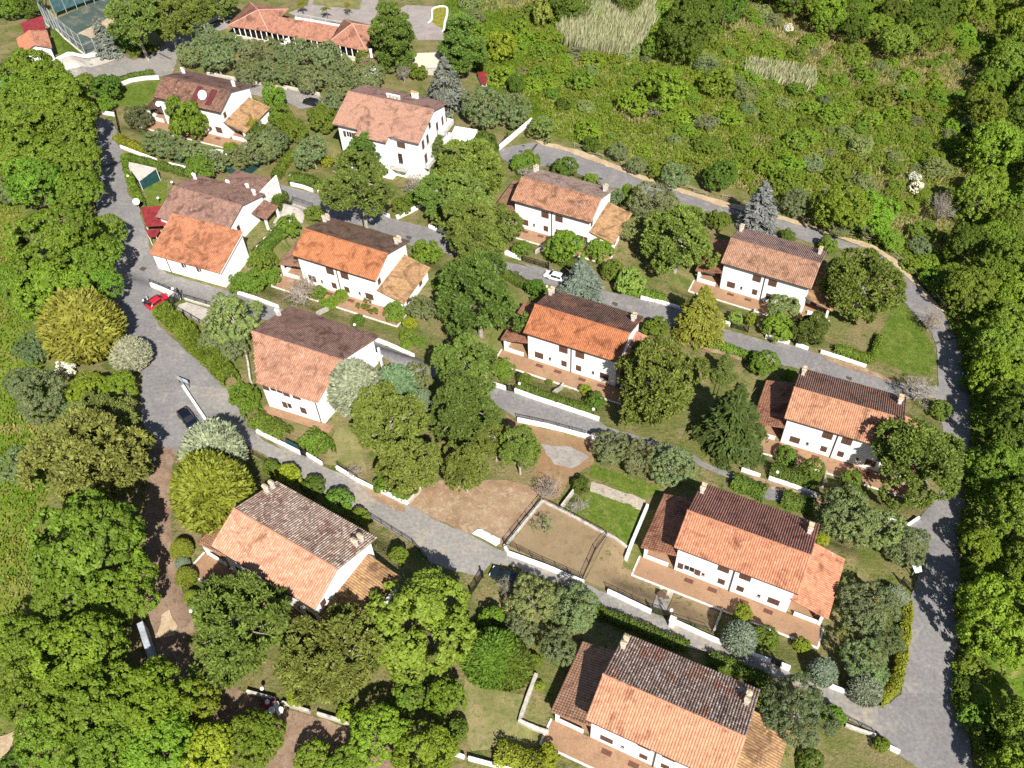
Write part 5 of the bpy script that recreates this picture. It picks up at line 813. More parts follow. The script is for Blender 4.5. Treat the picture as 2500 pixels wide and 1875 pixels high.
EDGE = [(78.08, 109.88, 1.01), (78.0, 105.14, 1.58), (76.56, 100.54, 1.01), (74.96, 95.82, 1.66), (76.62, 100.1, 1.64), (75.67, 95.42, 1.04), (74.72, 91.82, 1.35), (73.13, 87.75, 1.9), (70.99, 83.83, 0.92), (69.71, 79.83, 1.3), (67.03, 75.95, 1.23), (66.27, 72.76, 1.86), (63.99, 68.95, 1.12), (62.53, 65.97, 1.45), (62.14, 63.33, 1.74), (60.41, 60.75, 1.1), (59.9, 57.65, 1.89), (57.83, 55.04, 1.64), (57.04, 52.34, 1.55), (55.99, 49.71, 1.7), (54.84, 47.18, 1.09), (53.26, 45.07, 1.12), (52.32, 43.02, 1.24), (51.51, 40.86, 1.3), (51.78, 38.59, 1.74), (52.4, 36.85, 1.88), (52.0, 34.71, 1.69), (77.31, 97.01, 1.08), (70.32, 78.55, 1.45), (58.87, 53.3, 0.99), (54.75, 45.07, 1.82), (53.12, 40.36, 1.6), (52.88, 36.07, 1.3), (54.62, 38.41, 1.55), (79.88, 114.2, 1.1)]
# ------------------------------------------------------------------ ground sheet
def inpoly_np(X, Y, P):
    c = np.zeros(X.shape, bool); n = len(P); j = n-1
    for i in range(n):
        xi, yi = P[i]; xj, yj = P[j]
        t = ((yi > Y) != (yj > Y)) & (X < (xj-xi)*(Y-yi)/((yj-yi) or 1e-9)+xi); c ^= t; j = i
    return c
def terr_np(X, Y):
    Z = SX*X+SY*(Y-100.0)
    for (px, py, ya, x0, x1, y0, y1, pz) in PADS:
        c, s = math.cos(ya), math.sin(ya); dx, dy = X-px, Y-py
        lx, ly = dx*c+dy*s, -dx*s+dy*c
        d = np.hypot(np.maximum(np.maximum(x0-lx, lx-x1), 0), np.maximum(np.maximum(y0-ly, ly-y1), 0))
        t = np.clip(1-d/4.0, 0, 1); t = t*t*(3-2*t); Z = Z+(pz-Z)*t
    return Z
def build_ground():
    far = np.array([-900,-700,-520,-380,-280,-220,-180,-160,-148.])
    xs = np.concatenate([far, np.arange(-140, 181, 1.0), np.array([188,200,220,260,330,430,560,720,900.])])
    ys = np.concatenate([np.array([-300,-200,-120,-60,-20,0,10,16.]), np.arange(20, 281, 1.0), np.array([290,310,345,400,480,600,760,950.])])
    X, Y = np.meshgrid(xs, ys); Z = terr_np(X, Y)
    nx, ny = len(xs), len(ys)
    def mask(names):
        m_ = np.zeros(X.shape)
        for k in names: m_ = np.maximum(m_, inpoly_np(X, Y, FIELDS[k]))
        for _ in range(3):
            a = np.pad(m_, 1, mode='edge'); m_ = (a[:-2,1:-1]+a[2:,1:-1]+a[1:-1,:-2]+a[1:-1,2:]+a[1:-1,1:-1])/5
        return m_
    lush = mask(['meadow','wood','topwood']); scr = mask(['scrub'])
    rough = np.sin(X*.9+np.sin(Y*.7)*1.3)*np.sin(Y*.8+np.sin(X*.5))*.25*np.maximum(lush, scr)*(1-inpoly_np(X, Y, FIELDS['keep']) if 'keep' in FIELDS else 1)
    Z = Z-.25*np.maximum(lush, scr)+rough*.6
    i = np.arange(nx*ny).reshape(ny, nx)
    F = np.stack([i[:-1,:-1], i[:-1,1:], i[1:,1:], i[1:,:-1]], -1).reshape(-1, 4)
    me = npmesh('ground', np.stack([X,Y,Z], -1).reshape(-1, 3), F, {'lush': lush.ravel(), 'scrub': scr.ravel()})
    me.polygons.foreach_set('use_smooth', [True]*len(me.polygons))
    tag(obj('ground', me, M['ground']), kind='structure')
build_ground()
def roughen(P, step, amp, rg):
    out = []
    for i in range(len(P)):
        a, b = Vector(P[i]), Vector(P[(i+1) % len(P)]); d = b-a; n = max(1, int(d.length/step)); pr = Vector((-d.y, d.x)).normalized() if d.length > 1e-6 else Vector((0,0))
        for k in range(n):
            q = a+d*(k/n); out.append(q+pr*rg.uniform(-amp, amp)*(1 if k else .3))
    return out
def drape(name, P, dz, mat, amp=.12, cell=1.0):
    rg = random.Random(len(P)*7+int(dz*1e4)); P = roughen(P, .9, amp, rg)
    bm = bmesh.new(); vs_ = [bm.verts.new((p[0], p[1], 0)) for p in P]; f = bm.faces.new(vs_); f.normal_update()
    if f.normal.z < 0: f.normal_flip()
    bmesh.ops.triangulate(bm, faces=[f])
    xs = [p[0] for p in P]; ys = [p[1] for p in P]
    for ax, lo, hi in ((0, min(xs), max(xs)), (1, min(ys), max(ys))):
        k = math.ceil(lo/cell)*cell
        while k < hi:
            co = [0,0,0]; no = [0,0,0]; co[ax] = k; no[ax] = 1
            bmesh.ops.bisect_plane(bm, geom=bm.verts[:]+bm.edges[:]+bm.faces[:], plane_co=co, plane_no=no); k += cell
    for v in bm.verts: v.co.z = terr(v.co.x, v.co.y)+dz
    me = bpy.data.meshes.new(name); bm.to_mesh(me); bm.free()
    me.polygons.foreach_set('use_smooth', [True]*len(me.polygons))
    return tag(obj(name, me, mat), kind='structure')
for i, (k, P) in enumerate(ROADS.items()):
    drape(k, P, .07+.006*i, M['asphaltdusty' if k in ('road_lower','lane_top','road_top') else 'asphalt'], .14)
for i, (k, (mt, P)) in enumerate(PATCH.items()):
    over = mt in ('sand','sandpale','dirt') and k in ('forecourt','dirt_verge','dirt_strip','leaf_litter_lane','verge_sand','verge_sand_curve','sunny_drive','lit_soil','sand_patch') or k in ('gravel_patch','pool_lawn')
    drape(k, P, (.13 if over else .025)+.0011*i, M[mt], .22 if mt not in ('gravel','concrete','court','deck') else .03)
# track in the far field
# ------------------------------------------------------------------ building kit
CACHE = {}
def cached(key, fn):
    if key not in CACHE: CACHE[key] = fn()
    return CACHE[key]
def wallseg(mb, A, B, z0, za, zb, ops=(), depth=.2):
    A, B = Vector(A), Vector(B); d = B-A; L = d.length; d.normalize(); n = Vector((d.y, -d.x))
    P = lambda s, z, o=0.0: (A.x+d.x*s-n.x*o, A.y+d.y*s-n.y*o, z)
    top = lambda s: za+(zb-za)*s/L
    cuts = sorted({0.0, L, *[o[0] for o in ops], *[o[1] for o in ops]})
    for c0, c1 in zip(cuts, cuts[1:]):
        if c1-c0 < 1e-5: continue
        mid = (c0+c1)/2; z = z0
        for o in sorted([o for o in ops if o[0] < mid < o[1]], key=lambda o: o[2]):
            mb.poly([P(c0,z),P(c1,z),P(c1,o[2]),P(c0,o[2])]); z = o[3]
        mb.poly([P(c0,z),P(c1,z),P(c1,top(c1)),P(c0,top(c0))])
    for s0, s1, a, b in ops:
        mb.poly([P(s0,a),P(s1,a),P(s1,a,depth),P(s0,a,depth)]); mb.poly([P(s0,b,depth),P(s1,b,depth),P(s1,b),P(s0,b)])
        mb.poly([P(s0,a,depth),P(s0,b,depth),P(s0,b),P(s0,a)]); mb.poly([P(s1,a),P(s1,b),P(s1,b,depth),P(s1,a,depth)])
def winmesh(w_, h):
    m_ = MB(); t = .07
    m_.box(-w_/2, w_/2, .03, .11, 0, t).box(-w_/2, w_/2, .03, .11, h-t, h).box(-w_/2, -w_/2+t, .03, .11, t, h-t).box(w_/2-t, w_/2, .03, .11, t, h-t)
    m_.box(-.03, .03, .04, .1, t, h-t); m_.box(-w_/2-.08, w_/2+.08, -.06, .02, -.07, -.003)
    return m_.mesh('window')
def panemesh(w_, h): return MB().box(-w_/2+.02, w_/2-.02, .12, .14, .02, h-.02).mesh('pane')
def shuttermesh(w_, h, n):
    m_ = MB(); m_.box(-w_/2, w_/2, -.035, .0, 0, h)
    for i in range(n): 
        c = -w_/2+w_*(i+.5)/n; m_.box(c-w_/n*.34, c+w_/n*.34, -.06, -.036, .08, h-.08)
    return m_.mesh('shutter')
def window(parent, A, B, op, style='closed', mat=None):
    A, B = Vector(A), Vector(B); d = (B-A).normalized(); s = (op[0]+op[1])/2; w_, h = round(op[1]-op[0],2), round(op[3]-op[2],2)
    ang = math.atan2(d.y, d.x); p = A+d*s
    f = obj('window', cached(('w',w_,h), lambda: winmesh(w_,h)), M['housewhite'] if style != 'dark' else M['brown'], parent, (p.x,p.y,op[2]), ang)
    obj('pane', cached(('p',w_,h), lambda: panemesh(w_,h)), M['glass'], f)
    mt = mat or M['brown']
    if style == 'closed':
        for sg in (-1, 1): obj('shutter', cached(('s',w_,h), lambda: shuttermesh(w_/2-.02, h-.04, 2)), mt, f, (sg*w_/4, .02, .02))
    elif style == 'open':
        for sg in (-1, 1): obj('shutter', cached(('s',w_,h), lambda: shuttermesh(w_/2-.02, h-.04, 2)), mt, f, (sg*(w_*.75+.04), -.012, .02))
    elif style == 'half':
        obj('shutter', cached(('s',w_,h), lambda: shuttermesh(w_/2-.02, h-.04, 2)), mt, f, (-w_/4, .02, .02))
    return f
def tiles_poly(pts, ex, pitch=.31, expo=.36, hgt=.085, seed=1, inset=.03, eave_over=.06):
    pts = [Vector(p) for p in pts]; ex = Vector(ex).normalized()
    n = (pts[1]-pts[0]).cross(pts[2]-pts[0]).normalized()
    if n.z < 0: n = -n
    ex = (ex-n*ex.dot(n)).normalized(); ey = n.cross(ex)
    if ey.z < 0: ex = -ex; ey = n.cross(ex)
    O = pts[0]; q = [((p-O).dot(ex), (p-O).dot(ey)) for p in pts]
    x0, x1 = min(a for a,b in q), max(a for a,b in q); y0, y1 = min(b for a,b in q), max(b for a,b in q)
    nc = max(1, int(round((x1-x0)/pitch))); pw = (x1-x0)/nc; nr = max(1, int(round((y1-y0)/expo))); pe = (y1-y0)/nr
    cx = x0+pw*(np.arange(nc)+.5); cyy = y0+pe*np.arange(nr)
    X, Y = np.meshgrid(cx, cyy); X = X.ravel(); Y = Y.ravel()
    k = inpoly_np(X, np.clip(Y+pe*.5, y0+1e-3, y1-1e-3), q); X, Y = X[k], Y[k]; N = len(X)
    rg = np.random.RandomState(seed); th = np.linspace(0, math.pi, 5)
    prof = np.stack([-np.cos(th)*.5*pw*.97, np.sin(th)*hgt], -1)
    jx = rg.normal(0, .006, N); jr = rg.normal(0, .012, N); jz = rg.uniform(0, .012, N)
    V = np.zeros((N, 10, 3))
    for e, (dy, sc, lift) in enumerate(((-eave_over, 1.0, .03), (pe+.02, .86, .0))):
        xx = X[:,None]+jx[:,None]+prof[None,:,0]*sc+ jr[:,None]*(dy)
        yy = (Y+dy)[:,None]+np.zeros(5)[None]; zz = .012+lift+jz[:,None]+prof[None,:,1]*sc
        V[:,e*5:(e+1)*5,:] = np.array(O)[None,None]+xx[...,None]*np.array(ex)+yy[...,None]*np.array(ey)+zz[...,None]*np.array(n)
    base = np.arange(N)[:,None]*10
    F = np.concatenate([base+np.array([i,i+1,i+6,i+5]) for i in range(4)], 0)
    Ff = np.concatenate([base+np.array([4,3,2,1]), ], 0)      # front end
    F = np.concatenate([F, Ff, base+np.array([4,1,0,0])*0+np.array([4,1,0,4])], 0) if False else np.concatenate([F, Ff], 0)
    r = np.repeat(rg.uniform(0, 1, N), 10)
    return npmesh('roof_tiles', V.reshape(-1,3), F, {'rnd': r})
def slope(parent, pts, ex, mat, key=None, t=.13, seed=1, pitch=.31, expo=.36, name='roof_slope'):
    """roof slab with its barrel tiles"""
    nm = ('slab',)+tuple(key) if key else ('slab', id(pts), seed)
    s_ = obj(name, cached(nm, lambda: MB().slab([Vector(p) for p in pts], t).mesh(name)), mat, parent)
    k2 = ('tiles',)+nm
    tl = obj('roof_tiles', cached(k2, lambda: tiles_poly(pts, ex, pitch, expo, seed=seed)), mat, s_); tl['kind'] = 'stuff'
    return s_
def ridgemesh():
    m_ = MB(); n = 6
    for e, (y, r) in enumerate(((0,.15),(.5,.125))):
        for i in range(n+1):
            a = math.pi*i/n; m_.v.append((y, math.cos(a)*r, math.sin(a)*r*.8+(.03 if e == 0 else .015)))
    for i in range(n): m_.f.append((i, i+1, n+1+i+1, n+1+i))
    m_.f.append(tuple(range(n+1))[::-1]); return m_.mesh('ridge_tile')
def ridge(parent, a, b, mat, step=.46):
    a, b = Vector(a), Vector(b); d = b-a; n = max(1, int(d.length/step)); me = cached('ridge', ridgemesh)
    rot = d.to_track_quat('X', 'Z').to_euler()
    for i in range(n):
        o = obj('ridge_tile', me, mat, parent); o.location = a+d*(i/n); o.rotation_euler = rot
def chimney(parent, x, y, z0, h, mat, capmat, w_=.5):
    c = obj('chimney', cached(('ch',h,w_), lambda: MB().box(-w_/2,w_/2,-w_/2*.8,w_/2*.8,-.8,h).box(-w_/2-.05,w_/2+.05,-w_/2*.8-.05,w_/2*.8+.05,h-.16,h-.06).mesh('chimney')), mat, parent, (x,y,z0))
    def cap():
        m_ = MB()
        for sx in (-1,1):
            for sy in (-1,1): m_.box(sx*w_*.4-.04,sx*w_*.4+.04,sy*w_*.3-.04,sy*w_*.3+.04,h-.003,h+.2)
        k = w_/2+.1; m_.slab([(-k,-k*.8,h+.2),(k,-k*.8,h+.2),(k,0,h+.38),(-k,0,h+.38)],.05); m_.slab([(-k,0,h+.38),(k,0,h+.38),(k,k*.8,h+.2),(-k,k*.8,h+.2)],.05)
        return m_.mesh('cap')
    obj('cap', cached(('cap',h,w_), cap), capmat, c)
RM = {}
def rm(n, *a, **k): RM[n] = roofmat('roof_'+n, *a, **k)
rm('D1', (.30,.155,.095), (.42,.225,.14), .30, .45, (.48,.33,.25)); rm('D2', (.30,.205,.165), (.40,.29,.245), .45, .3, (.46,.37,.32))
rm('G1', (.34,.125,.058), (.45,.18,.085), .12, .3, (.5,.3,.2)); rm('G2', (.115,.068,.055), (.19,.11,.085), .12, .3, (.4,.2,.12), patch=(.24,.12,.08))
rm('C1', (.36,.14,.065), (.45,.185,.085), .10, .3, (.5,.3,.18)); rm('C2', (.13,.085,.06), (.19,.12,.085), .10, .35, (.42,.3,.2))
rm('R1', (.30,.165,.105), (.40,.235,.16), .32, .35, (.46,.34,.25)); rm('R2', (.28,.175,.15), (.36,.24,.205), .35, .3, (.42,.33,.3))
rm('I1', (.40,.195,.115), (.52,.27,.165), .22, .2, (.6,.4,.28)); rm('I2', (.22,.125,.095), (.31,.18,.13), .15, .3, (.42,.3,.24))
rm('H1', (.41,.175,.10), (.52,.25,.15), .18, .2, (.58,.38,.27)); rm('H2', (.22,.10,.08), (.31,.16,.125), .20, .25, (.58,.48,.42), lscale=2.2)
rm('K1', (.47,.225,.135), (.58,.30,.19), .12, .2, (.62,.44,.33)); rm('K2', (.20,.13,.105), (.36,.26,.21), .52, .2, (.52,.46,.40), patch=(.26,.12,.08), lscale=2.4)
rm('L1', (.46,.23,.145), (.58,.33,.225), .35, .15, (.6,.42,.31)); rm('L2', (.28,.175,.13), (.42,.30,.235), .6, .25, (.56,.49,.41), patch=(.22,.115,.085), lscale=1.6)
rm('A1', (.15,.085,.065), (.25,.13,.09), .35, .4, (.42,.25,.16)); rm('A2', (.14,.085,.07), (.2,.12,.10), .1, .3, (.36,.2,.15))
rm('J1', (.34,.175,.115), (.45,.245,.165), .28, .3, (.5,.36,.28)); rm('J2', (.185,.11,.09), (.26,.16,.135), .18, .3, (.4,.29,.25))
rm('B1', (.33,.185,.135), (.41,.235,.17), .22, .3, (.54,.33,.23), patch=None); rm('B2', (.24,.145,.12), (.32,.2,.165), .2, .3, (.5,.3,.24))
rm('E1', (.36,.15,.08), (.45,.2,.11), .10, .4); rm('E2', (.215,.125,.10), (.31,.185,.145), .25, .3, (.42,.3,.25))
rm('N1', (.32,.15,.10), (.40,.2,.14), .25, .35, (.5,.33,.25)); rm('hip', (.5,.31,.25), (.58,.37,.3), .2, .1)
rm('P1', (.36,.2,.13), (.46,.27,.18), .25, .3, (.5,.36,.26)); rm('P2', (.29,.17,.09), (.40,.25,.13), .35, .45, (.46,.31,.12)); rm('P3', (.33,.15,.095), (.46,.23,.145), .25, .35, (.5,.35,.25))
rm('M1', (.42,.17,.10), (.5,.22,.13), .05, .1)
def gable(root, key, rp, hr, he, hb, mats, inset, ops=None, styles=None, base=-1.6, wallmat=None, seed=1, pitch=.31):
    """rp: six roof points xy FL,RL,BL,RR,BR,FR (local); heights ridge, front eave, back eave; inset: (side, front, back)"""
    FL, RL, BL, RR, BR, FR = [Vector(p) for p in rp]; ops = ops or {}; styles = styles or {}
    Z = lambda p, z: (p.x, p.y, z); ex = (RR-RL).to_3d()
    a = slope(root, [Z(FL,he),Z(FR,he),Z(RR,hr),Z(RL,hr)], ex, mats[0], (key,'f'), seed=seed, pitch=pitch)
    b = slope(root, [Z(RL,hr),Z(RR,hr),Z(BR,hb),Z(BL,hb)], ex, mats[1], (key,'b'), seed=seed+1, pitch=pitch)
    ridge(a, Z(RL,hr+.02), Z(RR,hr+.02), mats[0])
    u = (RR-RL).normalized(); i_s, i_f, i_b = inset
    def wp(c, r, along, t):   # from eave corner c towards ridge corner r by t metres, and along u
        d = (r-c); L = d.length; return c+d*(t/L)+u*along, t/L
    fl, tf = wp(FL, RL, i_s, i_f); fr, _ = wp(FR, RR, -i_s, i_f); bl, tb = wp(BL, RL, i_s, i_b); br, _ = wp(BR, RR, -i_s, i_b)
    rl, rr_ = RL+u*i_s, RR-u*i_s
    t_ = .16; zf = he+(hr-he)*tf-t_; zb = hb+(hr-hb)*tb-t_; zr = hr-t_
    segs = {'front': (fl, fr, zf, zf), 'right1': (fr, rr_, zf, zr), 'right2': (rr_, br, zr, zb), 'back': (br, bl, zb, zb), 'left1': (bl, rl, zb, zr), 'left2': (rl, fl, zr, zf)}
    def mk():
        m_ = MB()
        for k, (A, B, z1, z2) in segs.items(): wallseg(m_, A, B, base, z1, z2, ops.get(k, ()))
        return m_.mesh('wall')
    wl = obj('wall', cached(('wall',key), mk), wallmat or M['housewhite'], root)
    for k, lst in ops.items():
        A, B, _, _ = segs[k]
        for i, o in enumerate(lst): window(root, A, B, o, styles.get(k, ['closed']*99)[i])
    return segs
def leanto(root, sgn, closed, mat, floor='terrace'):
    X = lambda x: sgn*x
    quad = [(X(12.3),-4.1,2.6),(X(12.3),5.2,2.6),(X(7.45),5.2,3.9),(X(7.45),-4.1,3.9)]
    if sgn < 0: quad = quad[::-1]; quad = [quad[3],quad[0],quad[1],quad[2]]
    slope(root, quad, (0,1,0), mat, ('lean',sgn), seed=5+sgn, name='porch_roof')
    y0 = -3.8 if closed else -1.3
    zt = lambda x: 3.9-(x-7.45)*(1.3/4.85)-.16
    pts = [(7.5,y0),(11.85,y0),(11.85,4.85),(7.5,4.85)]
    ops = [(1.2,2.2,.8,2.0),(5.6,6.6,.8,2.0)] if closed else []
    A, B = ((11.85,y0),(11.85,4.85)) if sgn > 0 else ((-11.85,4.85),(-11.85,y0))
    def mk():
        m_ = MB(); P = [(X(x),y) for x,y in pts]; zz = [zt(x) for x,_ in pts]
        if sgn < 0: P = P[::-1]; zz = zz[::-1]
        for i in range(4):
            j = (i+1) % 4
            on = (P[i] == A and P[j] == B)
            wallseg(m_, P[i], P[j], -1.6, zz[i], zz[j], ops if on else ())
        return m_.mesh('porch_wall')
    obj('porch_wall', cached(('leanwall',sgn,closed), mk), M['housewhite'], root)
    for o in ops: window(root, A, B, o, 'closed')
    if not closed:
        for (x, y) in ((11.65,-3.75),):
            obj('pillar', cached('pillar', lambda: MB().box(-.2,.2,-.2,.2,-.3,2.75).mesh('pillar')), M['housewhite'], root, (X(x),y,0))
        xa, xb = sorted((X(8.4), X(11.4)))
        obj('parapet', cached(('par',sgn), lambda: MB().box(xa,xb,-3.95,-3.75,0,.85).mesh('parapet')), M['white'], root)
        xa2, xb2 = sorted((X(11.55), X(11.85)))
        obj('parapet', cached(('par2',sgn), lambda: MB().box(xa2,xb2,-3.5,-1.32,-.4,.85).mesh('parapet')), M['white'], root)
        xc, xd = sorted((X(7.53), X(11.5)))
        obj('porch_floor', cached(('pf',sgn), lambda: MB().box(xc,xd,-3.7,-1.34,-.5,.1).mesh('porch_floor')), M[floor], root)
        xe, xf = sorted((X(8.3), X(9.3)))
        obj('door', cached(('pd',sgn), lambda: MB().box(xe,xf,-1.37,-1.31,.1,2.2).mesh('door')), M['brown'], root)
RP = [(-8,-4.6),(-8,0),(-8,6.7),(8,0),(8,6.7),(8,-4.6)]
DUP_OPS = {'front': [(7.5-1.4-.75,7.5-1.4+.75,4.05,5.6),(7.5+1.4-.75,7.5+1.4+.75,4.05,5.6),(7.5-1.25-.47,7.5-1.25+.47,.9,2.2),(7.5+1.25-.47,7.5+1.25+.47,.9,2.2),(7.5-3.7-.2,7.5-3.7+.2,1.3,1.95),(7.5+3.7-.2,7.5+3.7+.2,1.3,1.95),(7.5-5.6-.75,7.5-5.6+.75,.9,2.3),(7.5+5.6-.75,7.5+5.6+.75,.9,2.3)],
 'right1': [(.5,1.35,4.3,5.6)]}
def duplex(name, label, x, y, z, yaw, r1, r2, porch=('P1','P1'), closed=(False,False), styles=None, chim=True):
    root = empty(name, (x,y,z), yaw); tag(root, label, 'house')
    st = ['closed']*8; st[4] = st[5] = 'dark'
    for k, v in (styles or {}).items(): st[k] = v
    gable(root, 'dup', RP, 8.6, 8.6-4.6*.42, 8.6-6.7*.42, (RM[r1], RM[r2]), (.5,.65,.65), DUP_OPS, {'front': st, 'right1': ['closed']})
    for sg, mt, cl in ((-1,porch[0],closed[0]),(1,porch[1],closed[1])):
        if mt: leanto(root, sg, cl, RM[mt])
    if chim:
        for cx_, c_y in ((-7.3,4.6),(-7.3,5.6),(7.0,4.2),(7.0,5.2)): chimney(root, cx_, c_y, 8.6-.42*c_y, 1.15, M['stone'], M['capmat'])
    obj('drainpipe', cached('dp', lambda: MB().bar((0,-4.05,.15),(0,-4.05,6.5),.07).bar((0,-4.05,6.5),(0,-4.62,6.6),.06).mesh('drainpipe')), M['pipe'], root)
    obj('gutter', cached('gut', lambda: MB().bar((-8,-4.66,6.58),(8,-4.66,6.58),.075).mesh('gutter')), M['pipe'], root)
    obj('terrace', cached('terr', lambda: MB().box(-12.2,12.2,-6.9,-3.955,-1.2,.1).mesh('terrace')), M['terrace'], root)
    obj('terrace_edge', cached('terre', lambda: MB().box(-12.4,12.4,-7.15,-6.903,-1.6,.16).box(-12.45,-12.203,-6.9,-3.9,-1.6,.15).box(12.203,12.45,-6.9,-3.9,-1.6,.15).mesh('terrace_edge')), M['stone'], root)
    for cx_ in (-5.2,-2.0,2.2,5.4):
        obj('light_well', cached('lw', lambda: lightwell()), M['grille'], root, (cx_,-4.75,.104))
    return root
def lightwell():
    m_ = MB(); m_.box(-.6,.6,-.3,.3,-.02,.012)
    for i in range(7): m_.box(-.57+i*.17,-.51+i*.17,-.29,.29,.013,.04)
    return m_.mesh('light_well')
duplex('white_house','white house with weathered brown tiles behind the parked white car',10.86,137.72,-5.31,-.490,'D1','D2',('P1','P2'),(False,True),{7:'open'})
duplex('white_house','white house at the centre with bright orange front roof and dark rear slope',11.38,101.50,-2.22,-.477,'G1','G2',('P3','P3'),styles={7:'dark'})
duplex('white_house','upper right white house with lichened brown roof under a huge pine',46.93,120.99,-8.23,-.502,'R1','R2',('P3','P2'))
duplex('white_house','right-hand white house half shaded by a large pine next to the right road',48.99,84.25,-5.03,-.456,'I1','I2',('P3','P3'))
duplex('white_house','white house with porch roofs both sides beside the gravel courts',28.62,60.50,.24,-.486,'H1','H2',('P3','H1'),styles={6:'open'})
duplex('white_house','nearest white house cut by the bottom edge, grey-flecked rear roof',15.13,37.33,5.16,-.493,'K1','K2',('P1','P2'))
duplex('white_house','white house left of centre with vivid orange front slope and potted terrace',-25.99,118.39,1.51,-.472,'C1','C2',('P1','P2'),(False,True))
duplex('white_house','white house at lower left with salmon roof blotched by pale lichen',-27.58,57.99,9.13,-.600,'L1','L2',('L1','P2'))
hA = duplex('white_house','top-left white house with dark red roof, solar panels and large dish',-59.41,168.97,.76,-.435,'A1','A2',('A1','P2'),(False,False),chim=False)
chimney(hA, -7.0, 4.5, 6.7, 1.1, M['housewhite'], M['stone']); chimney(hA, 6.3, 3.2, 7.2, 1.1, M['housewhite'], M['stone'])
for sx in (1.2, 4.6):      # roof-mounted solar collectors
    m_ = MB(); m_.slab([(sx-.6,-3.9,7.22),(sx+.6,-3.9,7.22),(sx+.6,-.6,8.6),(sx-.6,-.6,8.6)], .3)
    m_.build('solar_panel', M['maroon'], hA)
def dish(parent, loc, r, rz, tilt=.9):
    d_ = MB(); prof = [(0.001,0)]+[(r*k/5, (k/5)**2*r*.22) for k in range(1,6)]; d_.lathe(prof, 18)
    o = d_.build('dish', M['globe'], parent, smooth=True); o.location = loc; o.rotation_euler = (tilt,0,rz)
    MB().bar((0,0,0),(0,0,r*.75),.02).bar((0,0,-.05),(0,.3,-.7),.03).build('feed_arm', M['steel'], o)
    return o
dish(hA, (3.05,-2.6,8.25), .95, .15); dish(hA, (-8.05,-3.9,4.6), .55, .3)
# ---- villa at the top
vl = empty('villa', (-20.43,159.88,-3.4), -.44); tag(vl, 'tall three-storey white villa with patched brown roof and balconies', 'villa')
VR, VF, VB = 12.4, 12.4-7.36*.36, 12.4-5.93*.36
vops = {'front': [(1.6,2.8,6.6,8.0),(12.6,13.6,3.2,5.6),(12.8,14.6,7.0,8.4),(6.5,7.6,6.8,8.2)], 'right1': [(1.2,2.1,6.6,8.6),(3.2,4.1,6.6,8.6),(1.6,2.6,3.0,5.2),(4.6,5.5,9.2,10.4)], 'right2': [(1.0,1.9,6.4,8.6),(3.4,4.2,6.4,8.4),(1.4,2.4,3.0,5.0)]}
gable(vl, 'villa', [(-9.4,-7.36),(-9.4,0),(-9.4,5.93),(9.4,0),(9.4,5.93),(9.4,-7.36)], VR, VF, VB, (RM['B1'],RM['B2']), (.6,.9,.8), vops, {'front': ['open','dark','closed','closed'], 'right1': ['closed','dark','closed','dark'], 'right2': ['dark','closed','dark']}, base=-2.5, seed=21)
slope(vl, [(-3.7,-8.7,VF-.48),(3.0,-8.7,VF-.48),(3.0,-7.3,VF+.02),(-3.7,-7.3,VF+.02)], (1,0,0), RM['B1'], ('villa','ext'), seed=31)
MB().box(-3.5,2.8,-8.0,-6.46,-2.5,VF-.7).build('projecting_bay', M['housewhite'], vl)
for (x0,x1,y0,y1,z) in ((8.85,10.3,1.2,5.6,6.0),(8.85,10.2,1.6,5.4,2.8),(2.6,6.0,-8.0,-6.5,2.6),(8.85,9.9,-5.6,-2.6,2.7)):
    b_ = MB(); b_.box(x0,x1,y0,y1,z,z+.16).build('balcony', M['stone'], vl)
    r_ = MB()
    if x0 > 8: r_.box(x1-.1,x1,y0,y1,z+.163,z+1.0).box(x0+.003,x1-.103,y0,y0+.1,z+.163,z+1.0).box(x0+.003,x1-.103,y1-.1,y1,z+.163,z+1.0)
    else: r_.box(x0,x1,y0,y0+.1,z+.163,z+1.0).box(x0,x0+.1,y0+.103,y1,z+.163,z+1.0).box(x1-.1,x1,y0+.103,y1,z+.163,z+1.0)
    r_.build('balustrade', M['stone'], vl)
for i in range(4): chimney(vl, -1.2+.75*i, 1.3, VR-.5, .75, M['stone'], M['stone'], .5)
for i in range(2): chimney(vl, 2.6+.8*i, 4.3, VR-1.6, 1.4, M['housewhite'], M['ochre'], .55)
for i in range(5): MB().box(-7.2+.001*i,-5.2,-8.2-i*.32,-7.9-i*.32,-1.4,1.0-.22*i).build('step', M['white'], vl)
MB().box(-8.5,-7.3,-9.5,-6.7,-1.4,1.3).build('stair_wall', M['white'], vl)
# ---- brown-roofed house with the skewed front (left of centre)
Jx, Jy, Jz, Jr = -28.5, 91.5, 5.4, -.455
def toloc(p, ox, oy, r):
    c, s = math.cos(r), math.sin(r); dx, dy = p[0]-ox, p[1]-oy; return (dx*c+dy*s, -dx*s+dy*c)
jh = empty('white_house', (Jx,Jy,Jz), Jr); tag(jh, 'white house with broad brown skewed roof on the left road curve', 'house')
jr_ = [toloc(p,Jx,Jy,Jr) for p in ((-36.24,87.71),(-37.45,95.72),(-33.47,103.37),(-23.75,89.07),(-19.23,95.9),(-27.19,83.53))]
js = gable(jh, 'J', jr_, 8.2, 5.9, 5.4, (RM['J1'],RM['J2']), (.55,.6,.8), {'front': [(1.2,3.4,4.1,5.3),(5.0,6.3,4.1,5.3),(2.6,4.2,1.0,2.4),(5.6,6.6,1.0,2.4)], 'right1': [(3.0,4.0,.4,2.4)], 'right2': [(1.0,2.0,3.2,5.2),(3.4,4.4,.3,2.4)]}, {'front': ['open','closed','half','closed'], 'right1': ['dark'], 'right2': ['dark','dark']}, seed=41)
